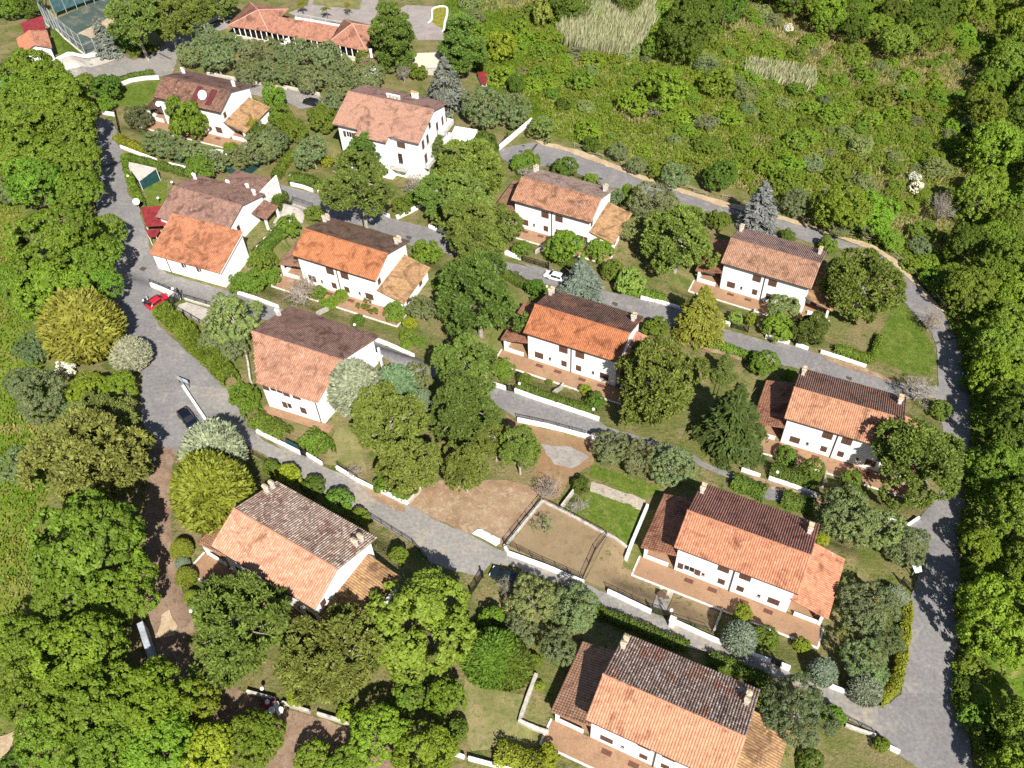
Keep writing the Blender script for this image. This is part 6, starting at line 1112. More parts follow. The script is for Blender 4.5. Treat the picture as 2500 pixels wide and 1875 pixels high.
MB().bar((js['front'][1].x-.5, js['front'][1].y-.1,.1),(js['front'][1].x-.5, js['front'][1].y-.1,5.4),.07).build('drainpipe', M['pipe'], jh)
A_, B_ = js['front'][0], js['front'][1]; dv = (B_-A_).normalized(); nv = Vector((dv.y,-dv.x))
tp = [A_-dv*.6, B_+dv*1.4, B_+dv*1.4+nv*1.3, A_-dv*.6+nv*1.3]
MB().prism([tuple(p) for p in (tp[3],tp[2],tp[1],tp[0])], -1.5, .12).build('terrace', M['terrace'], jh)
C_, D_ = js['right1'][0], js['right2'][1]; dv = (D_-C_).normalized(); nv = Vector((dv.y,-dv.x))
bal = [C_+dv*8.2, D_-dv*.3, D_-dv*.3+nv*1.6, C_+dv*8.2+nv*1.6]
MB().prism([tuple(p) for p in (bal[3],bal[2],bal[1],bal[0])][::-1], 2.7, 2.9).build('balcony', M['white'], jh)
for t_ in (.1, .5, .9):
    q = bal[3]+(bal[2]-bal[3])*t_-nv*.2; MB().box(q.x-.15,q.x+.15,q.y-.15,q.y+.15,-1.5,4.9 if t_ != .5 else 2.7).build('pillar', M['white'], jh)
chimney(jh, jr_[2][0]+.3, jr_[2][1]-3.0, 6.4, .9, M['stone'], M['stone'], .6)
# ---- orange barn and the long brown house behind it
eb = empty('barn', (-53.02,117.44,4.5), -.4236); tag(eb, 'long white barn with single-slope orange roof on the left road', 'barn')
EQ = [(-7.12,0,3.55),(7.12,0,3.55),(7.12,8.06,5.85),(-7.12,8.06,5.85)]
se = slope(eb, EQ, (1,0,0), RM['E1'], ('barn','r'), seed=51)
def barnwall():
    m_ = MB(); z = lambda y: 3.55+(5.85-3.55)*y/8.06-.15; a, b, c, d_ = (-6.8,.4),(6.8,.4),(6.8,7.8),(-6.8,7.8)
    wallseg(m_, a, b, -1.5, z(.4), z(.4), [(5.6,6.6,1.9,3.05),(8.6,9.6,1.9,3.05)]); wallseg(m_, b, c, -1.5, z(.4), z(7.8)); wallseg(m_, c, d_, -1.5, z(7.8), z(7.8)); wallseg(m_, d_, a, -1.5, z(7.8), z(.4)); return m_
barnwall().build('wall', M['housewhite'], eb)
for s0 in (5.6, 8.6): window(eb, (-6.8,.4), (6.8,.4), (s0,s0+1,1.9,3.05), 'half')
for k in range(2): MB().box(7.12,7.2,-.1,8.1,0,.2)
vb = MB(); vb.poly([(7.13,-.05,3.42),(7.13,8.1,5.73),(7.13,8.1,5.93),(7.13,-.05,3.62)]); vb.poly([(7.17,-.05,3.42),(7.17,8.1,5.73),(7.17,8.1,5.93),(7.17,-.05,3.62)]); vb.build('verge_board', M['housewhite'], eb)
MB().bar((-4.0,.28,-.2),(-4.0,.28,3.4),.06).build('drainpipe', M['pipe'], eb)
lh = empty('long_house', (-50.5,131.7,4.2), -.47); tag(lh, 'long low white house with mottled brown roof behind the orange barn', 'house')
gable(lh, 'long', [(-7.6,-6.2),(-7.6,0),(-7.6,6.0),(6.9,0),(6.9,6.0),(6.9,-6.2)], 6.3, 4.1, 4.2, (RM['E2'],RM['E2']), (.35,.5,.5), {'right1': [(3.2,4.0,2.2,3.4)], 'right2': [(3.4,4.4,.2,2.2)]}, {'right1': ['dark'], 'right2': ['dark']}, seed=61)
slope(lh, [(-3.2,5.6,3.6),(5.6,5.6,3.9),(5.6,11.2,3.0),(-3.2,11.2,3.0)], (1,0,0), RM['E2'], ('long','w'), seed=63)
MB().box(-2.9,5.5,5.7,11.0,-3.0,2.9).build('rear_wing', M['housewhite'], lh)
MB().box(5.62,5.85,5.5,11.3,-2.0,4.25).build('wing_parapet', M['white'], lh)
slope(lh, [(6.8,1.6,3.3),(9.6,1.6,2.7),(9.6,5.6,2.7),(6.8,5.6,3.3)], (0,1,0), RM['A1'], ('long','porch'), seed=65, name='porch_roof')
for yy in (1.9, 5.3): MB().box(9.1,9.45,yy-.17,yy+.17,-1.5,2.62).build('pillar', M['white'], lh)
MB().box(6.6,9.6,-6.0,5.6,-2,.08).build('terrace', M['orangefloor'], lh); MB().box(9.603,9.9,-6.1,5.7,-2.2,.2).build('terrace_edge', M['white'], lh)
for (x_, y_, z_) in ((-6.6,4.2,4.9),(5.9,4.6,4.7),(-1.6,6.6,3.6),(2.4,7.0,3.7)): chimney(lh, x_, y_, z_, 1.0 if z_ > 4 else .5, M['white'], M['white'], .45)
# ---- clubhouse at the top edge
ch = empty('clubhouse', (-45.0,208.5,-5.2), 0); tag(ch, 'long low clubhouse with two hipped terracotta roofs and dark veranda', 'clubhouse')
def cl(p, z): return (p[0]+45.0, p[1]-208.5, z)
EZ, AZ = 3.3, 6.1
for gi, (ap, FLp, FRp, BRp, BLp) in enumerate((((-55.0,212.9),(-62.9,211.5),(-52.6,207.8),(-49.0,217.8),(-58.8,221.9)), ((-32.2,204.3),(-38.1,201.5),(-28.8,196.7),(-26.6,207.0),(-35.0,211.6)))):
    cs = [cl(p,EZ) for p in (FLp,FRp,BRp,BLp)]; a_ = cl(ap, AZ-.003*gi)
    for i in range(4):
        p, q = cs[i], cs[(i+1)%4]
        s_ = slope(ch, [p,q,a_], Vector(q)-Vector(p), RM['N1'], ('club',gi,i), seed=70+gi*4+i, name='hip_slope'); ridge(s_, p, a_, RM['hip'])
    k = .82; cxm = sum(c[0] for c in cs)/4; cym = sum(c[1] for c in cs)/4
    MB().prism([(cxm+(c[0]-cxm)*k, cym+(c[1]-cym)*k) for c in cs], -3, EZ-.1).build('pavilion_wall', M['dark'], ch)
LK = [cl((-52.4,207.75),EZ-.15),cl((-38.0,201.45),EZ-.15),cl((-35.8,205.8),4.75),cl((-50.7,212.0),4.75)]
slope(ch, LK, Vector(LK[1])-Vector(LK[0]), RM['N1'], ('club','link'), seed=80, name='link_roof')
MB().prism([(LK[i][0]*1,LK[i][1]+(1.2 if i<2 else -.6)) for i in range(4)], -3, EZ-.3).build('link_wall', M['dark'], ch)
# veranda wall and posts along the front
fa, fb = Vector(cl((-62.3,211.3),0)), Vector(cl((-29.2,196.9),0)); dv = (fb-fa); L_ = dv.length; dv.normalize(); nv = Vector((dv.y,-dv.x,0))
q0, q1 = fa+nv*-.45, fb+nv*-.45
MB().prism([tuple(p[:2]) for p in (q0+nv*.15,q1+nv*.15,q1-nv*.15,q0-nv*.15)], -4, 1.0).build('veranda_wall', M['cream'], ch)
for i in range(24):
    p = q0+dv*(L_*(i+.5)/24); MB().box(p.x-.1,p.x+.1,p.y-.1,p.y+.1,1.0,EZ-.15).build('veranda_post', M['white'], ch)
p = Vector(cl((-28.3,194.6),0)); slope(ch, [(p.x-2.4,p.y-1.6,2.3),(p.x+1.6,p.y-2.4,2.3),(p.x+2.6,p.y+1.2,3.0),(p.x-1.6,p.y+2.0,3.0)], (1,-.2,0), RM['A1'], ('club','annex'), seed=83, name='annex_roof')
MB().box(p.x-1.7,p.x+1.6,p.y-1.6,p.y+1.5,-4,2.3).build('annex_wall', M['white'], ch)
chimney(ch, p.x+.6, p.y+.4, 2.8, 1.8, M['housewhite'], M['stone'], .5)
dish(ch, (fa.x+14.5,fa.y-6.9,2.6), .7, -.3, 1.1)
MB().slab([cl((-47.3,215.4),2.6),cl((-47.3,213.7),2.6),cl((-36.6,208.9),2.6),cl((-35.4,210.3),2.6)], .12).build('white_awning', M['white'], ch)
for t_ in (0,.33,.66,1):
    a_ = Vector(cl((-47.0,215.2),0)).lerp(Vector(cl((-35.7,210.2),0)), t_); MB().bar((a_.x,a_.y,-2),(a_.x,a_.y,3.5),.05).build('awning_post', M['steel'], ch)
MB().bar(cl((-47.0,215.2),3.5),cl((-35.7,210.2),3.5),.06).build('awning_rail', M['steel'], ch)
# ---- hut at the left edge
hut = empty('hut', (-99.0,191.3,4.3), 0); tag(hut, 'small white hut with orange gable roof beside the tennis court', 'hut')
def hl(p, z): return (p[0]+99.0, p[1]-191.3, z)
h1 = slope(hut, [hl((-103.5,193.6),3.2),hl((-100.7,187.4),3.2),hl((-97.6,188.2),4.5),hl((-100.2,194.5),4.5)], (2.8,-6.2,0), RM['M1'], ('hut','l'), seed=90)
slope(hut, [hl((-97.6,188.2),4.5),hl((-94.6,189.0),3.2),hl((-97.8,196.4),3.2),hl((-100.2,194.5),4.5)], (2.8,-6.6,0), RM['P3'], ('hut','r'), seed=91)
m_ = MB(); P4 = [hl(p,0) for p in ((-100.2,187.9),(-97.6,188.7),(-95.2,189.5),(-98.1,196.0),(-102.9,193.5))]; zz = [3.2,4.3,3.2,3.2,3.1]
for i in range(5):
    j = (i+1) % 5; wallseg(m_, P4[i][:2], P4[j][:2], -2, zz[i], zz[j])
m_.build('wall', M['housewhite'], hut)
MB().box(P4[0][0]+2.0,P4[0][0]+2.9,P4[0][1]+.35,P4[0][1]+.5,2.5,3.0).build('window', M['brown'], hut)
MB().slab([hl((-105.0,200.9),2.9),hl((-102.0,194.6),2.9),hl((-98.2,197.0),3.1),hl((-100.6,203.3),3.1)], .12).build('annex_roof', M['red'], hut)
MB().prism([hl(p,0)[:2] for p in ((-104.6,200.6),(-101.9,195.0),(-98.6,197.2),(-100.9,202.8))], -2, 2.75).build('annex_wall', M['white'], hut)
# ---- small roofed sheds and canopies
def shed(name, label, cat, P, h, roofmt, wallmt=None, posts=True, t=.12, tilt=0.0):
    cx_, c_y = sum(p[0] for p in P)/len(P), sum(p[1] for p in P)/len(P); z = terr(cx_, c_y); r = tag(empty(name, (cx_,c_y,z)), label, cat)
    Q = [(p[0]-cx_, p[1]-c_y) for p in P]
    a2 = sum(Q[i][0]*Q[(i+1)%len(Q)][1]-Q[(i+1)%len(Q)][0]*Q[i][1] for i in range(len(Q)))
    if a2 < 0: Q = Q[::-1]
    MB().slab([(x,y,h+tilt*y) for x,y in Q], t).build('roof', roofmt, r)
    if wallmt: MB().prism([(x*.94,y*.94) for x,y in Q], -1.2, [h-t-.01+tilt*y*.94 for x,y in Q]).build('wall', wallmt, r)
    if posts:
        for x, y in Q: MB().bar((x*.95,y*.95,-.6),(x*.95,y*.95,h-t+tilt*y*.95),.06).build('post', M['white'], r)
    return r
shed('garden_shed','low flat pale-roofed shed with dark green sides at the road corner','shed',[(-69.6,148.6),(-69.3,147.0),(-66.4,142.5),(-63.9,146.2)],2.4,M['sandpale'],M['teal'])
shed('car_canopy','red sheet canopy beside the orange barn, upper of two','canopy',[(-64.0,133.8),(-62.1,128.8),(-58.9,128.8),(-58.3,131.2),(-59.4,134.0)],2.6,M['red'],None,tilt=.05)
shed('car_canopy','red sheet canopy beside the orange barn, lower smaller one','canopy',[(-62.3,128.5),(-61.3,126.6),(-60.0,126.6),(-59.6,128.5)],2.0,M['red'],None)
shed('garden_canopy','square white canopy on the lawn right of the villa','canopy',[(-10.1,160.8),(-5.6,158.2),(-4.2,163.7),(-8.8,165.4)],2.5,M['globe'],None)
ws = shed('open_shed','tan corrugated shed roof behind the villa between the tall pines','shed',[(-19.3,195.9),(-12.9,195.1),(-12.6,200.8),(-17.7,201.1)],2.5,M['cream'],M['pale'],tilt=.06)
for i in range(14):
    x_ = -3.1+i*.46; MB().bar((x_,-2.6,2.5),(x_-.1,2.6,2.8),.09,6).build('corrugation', M['cream'], ws)
shed('awning','small bright red awning below the corrugated shed','awning',[(-19.3,196.2),(-18.4,193.9),(-16.9,193.9),(-16.8,196.2)],1.6,M['red'],None)
shed('ruined_shed','red and white broken shed roof right of the tall pines','shed',[(-4.1,195.9),(-3.2,190.9),(-2.3,190.1),(-1.1,195.6)],1.3,M['red'],M['white'],posts=False)
shed('carport','brown-tiled garden roof between the top lane and the villa','shed',[(-34.2,171.5),(-30.6,170.2),(-29.6,173.4),(-33.0,174.6)],2.3,RM['A1'],None)
# ------------------------------------------------------------------ garden walls
def resample(P, step):
    out = [Vector(P[0])]
    for a, b in zip(P, P[1:]):
        a, b = Vector(a), Vector(b); n = max(1, int(round((b-a).length/step)))
        out += [a+(b-a)*(k/n) for k in range(1, n+1)]
    return out
def normals(Q):
    N = []
    for i in range(len(Q)):
        d = Q[min(i+1,len(Q)-1)]-Q[max(i-1,0)]; d.normalize(); N.append(Vector((-d.y, d.x)))
    return N
def sweepwall(P, h, t, rg):
    Q = resample(P, 1.1); N = normals(Q); m_ = MB(); n = len(Q)
    for i, (q, nn) in enumerate(zip(Q, N)):
        z = terr(q.x, q.y); zt = z+h*(1+rg.uniform(-.03,.03)); tt = t*(.5+rg.uniform(-.02,.02))
        a, b = q+nn*tt, q-nn*tt; cf = .05
        m_.v += [(a.x,a.y,z-.5),(a.x,a.y,zt-cf),(a.x-nn.x*cf,a.y-nn.y*cf,zt),(b.x+nn.x*cf,b.y+nn.y*cf,zt),(b.x,b.y,zt-cf),(b.x,b.y,z-.5)]
    for i in range(n-1):
        for k in range(5): m_.f.append((i*6+k, i*6+k+1, (i+1)*6+k+1, (i+1)*6+k))
    m_.f.append(tuple(range(6))[::-1]); m_.f.append(tuple((n-1)*6+k for k in range(6)))
    return m_
for i, (lab, P, h, t, mt) in enumerate(WALLS):
    tag(sweepwall(P, h, t, random.Random(i)).build('garden_wall', M[mt]), lab, 'wall')
# dividing walls between the two halves of each house
DIV = [((10.86,137.72,-.490),'dividing wall across the front garden of the upper centre house'),((11.38,101.50,-.477),'dividing wall across the terrace garden of the orange-roofed centre house'),((46.93,120.99,-.502),'dividing wall across the front garden of the upper right house'),((48.99,84.25,-.456),'dividing wall across the front garden of the right-hand house'),((28.62,60.50,-.486),'dividing wall between gravel bed and planted half of the paired-porch house'),((-25.99,118.39,-.472),'dividing wall across the front garden of the vivid orange-roofed house')]
for (x, y, r), lab in DIV:
    c, s = math.cos(r), math.sin(r); P = [(x-s*q*1.0, y+c*q) for q in (-7.2,-9.0,-11.2)]
    tag(sweepwall(P, 1.0, .28, random.Random(3)).build('garden_wall', M['pale']), lab, 'wall')
# ------------------------------------------------------------------ railings, fences
def railing(name, label, P, h=1.0, mat=None, step=2.0, base=.0, bars=True, cat='fence', rails=(.12,.95), pr=.04):
    mat = mat or M['dark']; Q = resample(P, step); z0 = terr(Q[0].x, Q[0].y)
    r = tag(empty(name, (Q[0].x,Q[0].y,z0)), label, cat)
    pts = [Vector((q.x-Q[0].x, q.y-Q[0].y, terr(q.x,q.y)+base-z0)) for q in Q]
    pm = cached(('post',h,pr), lambda: MB().box(-pr,pr,-pr,pr,-.3,h).mesh('post'))
    for p in pts: obj('post', pm, mat, r, p)
    for f_ in rails:
        m_ = MB()
        for a, b in zip(pts, pts[1:]): m_.bar(a+Vector((0,0,h*f_)), b+Vector((0,0,h*f_)), .03, 4)
        m_.build('rail', mat, r)
    if bars:
        m_ = MB()
        for a, b in zip(pts, pts[1:]):
            n = max(2, int((b-a).length/.16))
            for k in range(n):
                p = a.lerp(b, k/n); m_.bar(p+Vector((0,0,h*rails[0])), p+Vector((0,0,h*rails[-1])), .014, 3)
        o = m_.build('bars', mat, r); o['kind'] = 'stuff'
    return r
for lab, P, h, b in RAILS: railing('railing', lab, P, h, base=b)
for lab, P in WOODFENCE:
    Q = resample(P, 2.2); z0 = terr(Q[0].x, Q[0].y); r = tag(empty('wooden_fence', (Q[0].x,Q[0].y,z0)), lab, 'fence')
    pts = [Vector((q.x-Q[0].x, q.y-Q[0].y, terr(q.x,q.y)-z0)) for q in Q]
    for p in pts: MB().bar((0,0,-.3),(RNG.uniform(-.08,.08),RNG.uniform(-.08,.08),1.1),.07).build('post', M['wood'], r, p)
    for a, b in zip(pts, pts[1:]):
        MB().bar(a+Vector((0,0,.95)), b+Vector((0,0,1.0+RNG.uniform(-.15,.1))), .05, 5).build('rail', M['wood'], r)
        MB().bar(a+Vector((0,0,.15)), b+Vector((0,0,.9)), .045, 5).build('brace', M['wood'], r)
for lab, P, h in SCREENS:
    Q = resample(P, 2.0); z0 = terr(Q[0].x, Q[0].y); r = tag(empty('screen_fence', (Q[0].x,Q[0].y,z0)), lab, 'fence')
    pts = [Vector((q.x-Q[0].x, q.y-Q[0].y, terr(q.x,q.y)-z0)) for q in Q]
    for p in pts: MB().bar((0,0,-.3),(0,0,h+.1),.04).build('post', M['dark'], r, p)
    for a, b in zip(pts, pts[1:]):
        d = (b-a); nn = Vector((-d.y,d.x,0)).normalized()*.02; m_ = MB()
        m_.prism([(a+nn)[:2],(a-nn)[:2],(b-nn)[:2],(b+nn)[:2]], [a.z,a.z,b.z,b.z], [a.z+h,a.z+h,b.z+h,b.z+h]); m_.build('screen_panel', M['teal'], r)
for lab, P, h in GATES:
    a, b = Vector(P[0]), Vector(P[1]); z0 = (terr(*P[0])+terr(*P[1]))/2; L = (b-a).length
    r = tag(empty('iron_gate', (a.x,a.y,z0), math.atan2(b.y-a.y,b.x-a.x)), lab, 'gate'); n = 2 if L > 2.2 else 1
    for x in (0, L): MB().box(x-.09,x+.09,-.09,.09,-.4,h+.25).build('gate_post', M['dark'], r)
    for k in range(n):
        x0, x1 = .12+(L-.24)*k/n+.02, .12+(L-.24)*(k+1)/n-.02; m_ = MB()
        m_.box(x0,x1,-.02,.02,.08,.16).box(x0,x1,-.02,.02,h-.08,h).box(x0,x0+.06,-.02,.02,.16,h-.08).box(x1-.06,x1,-.02,.02,.16,h-.08)
        lf = m_.build('gate_leaf', M['dark'], r); nb = max(2, int((x1-x0)/.14)); mb_ = MB()
        for q in range(nb): xx = x0+.06+(x1-x0-.12)*(q+.5)/nb; mb_.box(xx-.025,xx+.025,-.012,.012,.163,h-.083)
        o = mb_.build('bars', M['dark'], lf); o['kind'] = 'stuff'
# tennis court: tall posts, rails, netting
tc = tag(empty('court_fence', (*COURT[0], terr(*COURT[0]))), 'tall steel post-and-wire fence around the tennis court', 'fence')
zc0 = terr(*COURT[0]); Q = resample(COURT, 2.6); pts = [Vector((q.x-Q[0].x, q.y-Q[0].y, terr(q.x,q.y)-zc0)) for q in Q]
for i, p in enumerate(pts):
    MB().bar((0,0,-.3),(0,0,5.2),.075).build('post', M['steel'], tc, p)
    if i % 4 == 1: MB().bar((0,0,3.2),(1.2,-.6,-.2),.06).build('stay', M['steel'], tc, p)
for zz in (.1, 2.6, 5.1):
    m_ = MB()
    for a, b in zip(pts, pts[1:]): m_.bar(a+Vector((0,0,zz)), b+Vector((0,0,zz)), .045, 5)
    m_.build('rail', M['steel'], tc)
m_ = MB()
for a, b in zip(pts, pts[1:]):
    n = 7
    for k in range(1, n):
        m_.bar(a.lerp(b,k/n), a.lerp(b,k/n)+Vector((0,0,5.1)), .012, 3); m_.bar(a+Vector((0,0,5.1*k/n)), b+Vector((0,0,5.1*k/n)), .012, 3)
o = m_.build('wire_mesh', M['steel'], tc); o['kind'] = 'stuff'
tag(sweepwall(COURT, .35, .4, random.Random(2)).build('court_kerb', M['pale']), 'pale concrete kerb under the tennis court fence', 'kerb')
cs = tag(empty('court_screen', (*COURT2[0], terr(*COURT2[0]))), 'blue-green windbreak netting at the far side of the court', 'screen'); z0 = terr(*COURT2[0])
Q = resample(COURT2, 3.0); pts = [Vector((q.x-Q[0].x, q.y-Q[0].y, terr(q.x,q.y)-z0)) for q in Q]
for p in pts: MB().bar((0,0,-.3),(0,0,4.6),.075).build('post', M['steel'], cs, p)
for a, b in zip(pts, pts[1:]):
    d = (b-a); nn = Vector((-d.y,d.x,0)).normalized()*.02
    MB().prism([(a+nn)[:2],(a-nn)[:2],(b-nn)[:2],(b+nn)[:2]], [a.z+1.2]*2+[b.z+1.2]*2, [a.z+4.4]*2+[b.z+4.4]*2).build('net_panel', M['netting'], cs)
# ------------------------------------------------------------------ vegetation kit
def unit(v): return v/np.maximum(np.linalg.norm(v, axis=1, keepdims=True), 1e-9)
def leaves(P, N, L, W, rg, axis=None, fold=.25):
    """folded diamond leaves: centres P, facing N, long axis optional"""
    n = len(P); N = unit(N)
    if axis is None: axis = rg.normal(0, 1, (n,3))
    A = unit(axis-N*(axis*N).sum(1, keepdims=True)); B = np.cross(N, A)
    L = np.broadcast_to(L, n)[:,None]; W = np.broadcast_to(W, n)[:,None]
    V = np.stack([P-A*L*.5, P+B*W*.5-N*W*fold, P+A*L*.5, P-B*W*.5-N*W*fold], 1)
    b = np.arange(n)[:,None]*4; F = np.concatenate([b+np.array([0,1,2]), b+np.array([0,2,3])], 0)
    return V.reshape(-1,3), F
def sph(n, rg, zmin=-1.0):
    z = rg.uniform(zmin, 1, n); t = rg.uniform(0, 2*math.pi, n); r = np.sqrt(1-z*z); return np.stack([r*np.cos(t), r*np.sin(t), z], -1)
def lump(D, rg, k=7, amp=.22):
    """uneven radius over directions"""
    r = np.ones(len(D))
    for _ in range(k):
        c = unit(rg.normal(0,1,(1,3))); r += amp*rg.uniform(-.6,1)*np.exp(-((D-c)**2).sum(1)/.35)
    return r
def crown_mesh(name, parts):
    V = []; F = []; R = []; o = 0
    for v, f, r in parts: V.append(v); F.append(f+o); o += len(v); R.append(r)
    return npmesh(name, np.concatenate(V), np.concatenate(F), {'rnd': np.concatenate(R)})
def clumped(a, b, nclump, per, cr, ls, rg, zmin=-.55, shell=(.72,1.0), aspect=.62, up=.35, inner=.25, radial=False, flat=1.0, amp=.22, cone=0.0):
    D = sph(nclump, rg, zmin); lr = lump(D, rg, 8, amp); rad = rg.uniform(*shell, nclump); ins = rg.uniform(0,1,nclump) < inner; rad[ins] *= rg.uniform(.45,.85,ins.sum())
    C = D*np.array([a,a,b])*(rad*lr)[:,None]
    if cone: C[:,:2] *= (1-cone*np.clip((C[:,2]+b*.5)/(1.5*b),0,1))[:,None]
    crr = cr*rg.uniform(.65,1.3,nclump); tone = rg.normal(0,.16,nclump)
    Cn = np.repeat(C, per, 0); d = sph(nclump*per, rg, -.9); out = unit(Cn+1e-6); d = unit(d+out*.55+np.array([0,0,up*.6]))
    rr = np.repeat(crr, per)*rg.uniform(.55,1.05,nclump*per)
    P = Cn+d*rr[:,None]*np.array([1,1,flat]); nz = rg.normal(0,.45,(len(P),3))
    sz = ls*rg.uniform(.7,1.3,len(P))
    if radial: v, f = leaves(P, unit(np.cross(d, rg.normal(0,1,d.shape))), sz*1.25, sz*.5, rg, axis=d+nz*.4)
    else: v, f = leaves(P, d+nz+np.array([0,0,up]), sz, sz*aspect, rg)
    r = np.clip(.5+np.repeat(tone,per)+rg.normal(0,.17,len(P)),0,1)
    return v, f, np.repeat(r, 4)
def lobed(a, b, nl, lr, cpl, per, cr, ls, rg, zmin=-.5, flat=1.0, aspect=.62, up=.35, radial=False, cone=0.0, rad=(.5,.74), trim=.82):
    """crown of overlapping lobes, each carrying leaf clumps on its outer side"""
    D = sph(nl, rg, zmin); C = D*np.array([a,a,b])*(rg.uniform(*rad,nl)*lump(D,rg,6,.16))[:,None]
    if cone: C[:,:2] *= (1-cone*np.clip((C[:,2]+b*.5)/(1.5*b),0,1))[:,None]
    R = lr*rg.uniform(.75,1.25,nl); lt = rg.normal(0,.10,nl)
    li = np.repeat(np.arange(nl), cpl); d = unit(sph(nl*cpl, rg, -.8)+unit(C+1e-6)[li]*.75+np.array([0,0,.25]))
    P0 = C[li]+d*R[li][:,None]*np.array([1,1,flat])
    dist = np.linalg.norm((P0[:,None]-C[None])/np.array([1,1,flat]), axis=2)/R[None]; dist[np.arange(len(li)),li] = 9
    k = (dist > trim).all(1); P0, d, li = P0[k], d[k], li[k]; n = len(P0); crr = cr*rg.uniform(.6,1.3,n); tone = rg.normal(0,.10,n)+lt[li]
    Cn = np.repeat(P0, per, 0); dd = unit(sph(n*per, rg, -.9)+np.repeat(d,per,0)*.7+np.array([0,0,up*.5]))
    P = Cn+dd*(np.repeat(crr,per)*rg.uniform(.45,1.05,n*per))[:,None]*np.array([1,1,flat*.5+.5]); nz = rg.normal(0,.42,(len(P),3)); sz = ls*rg.uniform(.65,1.3,len(P))
    if radial: v, f = leaves(P, unit(np.cross(dd, rg.normal(0,1,dd.shape)))+dd*.5, sz*1.25, sz*.52, rg, axis=dd+nz*.4)
    else: v, f = leaves(P, dd+nz+np.array([0,0,up]), sz, sz*aspect, rg)
    return v, f, np.repeat(np.clip(.5+np.repeat(tone,per)+rg.normal(0,.15,len(P)),0,1),4)
def m_oak(seed, a=4.5, b=3.9):
    rg = np.random.RandomState(seed); return crown_mesh('crown', [lobed(a,b,30,1.45,20,30,.5,.34,rg,-.55), clumped(a*.6,b*.6,24,26,.8,.42,rg,-.4)])
def m_shrub(seed, a=1.4, b=1.15):
    rg = np.random.RandomState(seed); return crown_mesh('crown', [lobed(a,b,18,.52,14,22,.2,.17,rg,-.3), clumped(a*.6,b*.6,16,20,.4,.24,rg,-.3)])
def m_laurel(seed, a=1.8, b=1.5):
    rg = np.random.RandomState(seed); return crown_mesh('crown', [lobed(a,b,26,.58,16,24,.22,.19,rg,-.4,rad=(.55,.74)), clumped(a*.6,b*.6,24,20,.45,.26,rg,-.3)])
def m_olive(seed, a=2.4, b=1.9):
    rg = np.random.RandomState(seed); return crown_mesh('crown', [lobed(a,b,24,.8,17,30,.28,.24,rg,-.5,aspect=.36,up=.2), clumped(a*.6,b*.6,24,24,.5,.3,rg,-.4,aspect=.4)])
def m_pine(seed, a=4.2, b=4.0):
    rg = np.random.RandomState(seed); return crown_mesh('crown', [lobed(a,b,44,1.05,16,40,.42,.34,rg,-.6,.75,radial=True,up=.5,cone=.15,rad=(.42,.86)), clumped(a*.55,b*.6,24,30,.8,.44,rg,-.4,radial=True,flat=.7)])
def m_tallpine(seed, a=3.6, b=6.3):
    rg = np.random.RandomState(seed); return crown_mesh('crown', [lobed(a,b,64,1.0,16,36,.42,.34,rg,-.9,.7,radial=True,up=.5,cone=.35,rad=(.5,.88)), clumped(a*.5,b*.75,40,30,.9,.44,rg,-.7,radial=True,cone=.35)])
def m_feather(seed, a=3.4, b=3.9, n=7000):
    rg = np.random.RandomState(seed); D = sph(n, rg, -.75); lr = lump(D, rg, 12, .12); rad = rg.uniform(.72,1.0,n)**.7
    P = D*np.array([a,a,b])*(lr*rad)[:,None]; P[:,:2] *= (1-.28*np.clip((P[:,2]+b*.3)/(1.3*b),0,1))[:,None]
    ph = np.arctan2(P[:,1],P[:,0]); fr = np.round(ph*9+P[:,2]*2.1+rg.normal(0,.2,n)); tone = np.random.RandomState(seed+1).normal(0,.15,4000)[(fr.astype(int)*13) % 4000]
    ax = D*np.array([1,1,.4])+np.array([0,0,.55])+rg.normal(0,.22,(n,3)); N = np.cross(ax, rg.normal(0,1,(n,3)))+D*1.0
    sz = rg.uniform(.7,1.3,n); v, f = leaves(P, N, .75*sz, .24*sz, rg, axis=ax)
    i = clumped(a*.7,b*.75,40,30,.8,.5,rg,-.6,radial=True)
    return crown_mesh('crown', [(v, f, np.repeat(np.clip(.5+tone+rg.normal(0,.15,n),0,1),4)), i])
def m_cedar(seed, a=3.3, b=4.2, n=6500, droop=.15):
    """layered sprays on branch whorls, narrowing to the top"""
    rg = np.random.RandomState(seed); P=[]; N=[]; A=[]; T=[]
    nl = 17
    for l in range(nl):
        t = l/(nl-1); z = -b*.95+1.9*b*t; R = a*(1-t)**.75*(.95+.1*rg.rand())+.25; nb = int(7+6*(1-t))
        for k in range(nb):
            th = rg.uniform(0,2*math.pi); Rk = R*rg.uniform(.75,1.1); m_ = int(n/(nl*9)*(.6+.9*(1-t)))
            s = rg.uniform(.15,1,m_)**.7; w_ = rg.normal(0,.16,m_)*Rk*(1.1-s*.5); d = np.array([math.cos(th),math.sin(th)]); e = np.array([-d[1],d[0]])
            xy = s[:,None]*Rk*d+w_[:,None]*e; zz = z-droop*Rk*s**2+rg.normal(0,.12,m_)
            P.append(np.concatenate([xy,zz[:,None]],1)); ax = np.concatenate([np.tile(d,(m_,1))+rg.normal(0,.5,(m_,2)), rg.normal(-.05,.3,(m_,1))],1); A.append(ax)
            N.append(np.concatenate([rg.normal(0,.45,(m_,2))+d*.3, np.ones((m_,1))],1)); T.append(np.full(m_, rg.normal(0,.14)))
    P=np.concatenate(P);N=np.concatenate(N);A=np.concatenate(A);T=np.concatenate(T); sz=rg.uniform(.6,1.3,len(P))
    v, f = leaves(P, N, .55*sz, .19*sz, rg, axis=A); return crown_mesh('crown', [(v,f,np.repeat(np.clip(.5+T+rg.normal(0,.17,len(P)),0,1),4))])
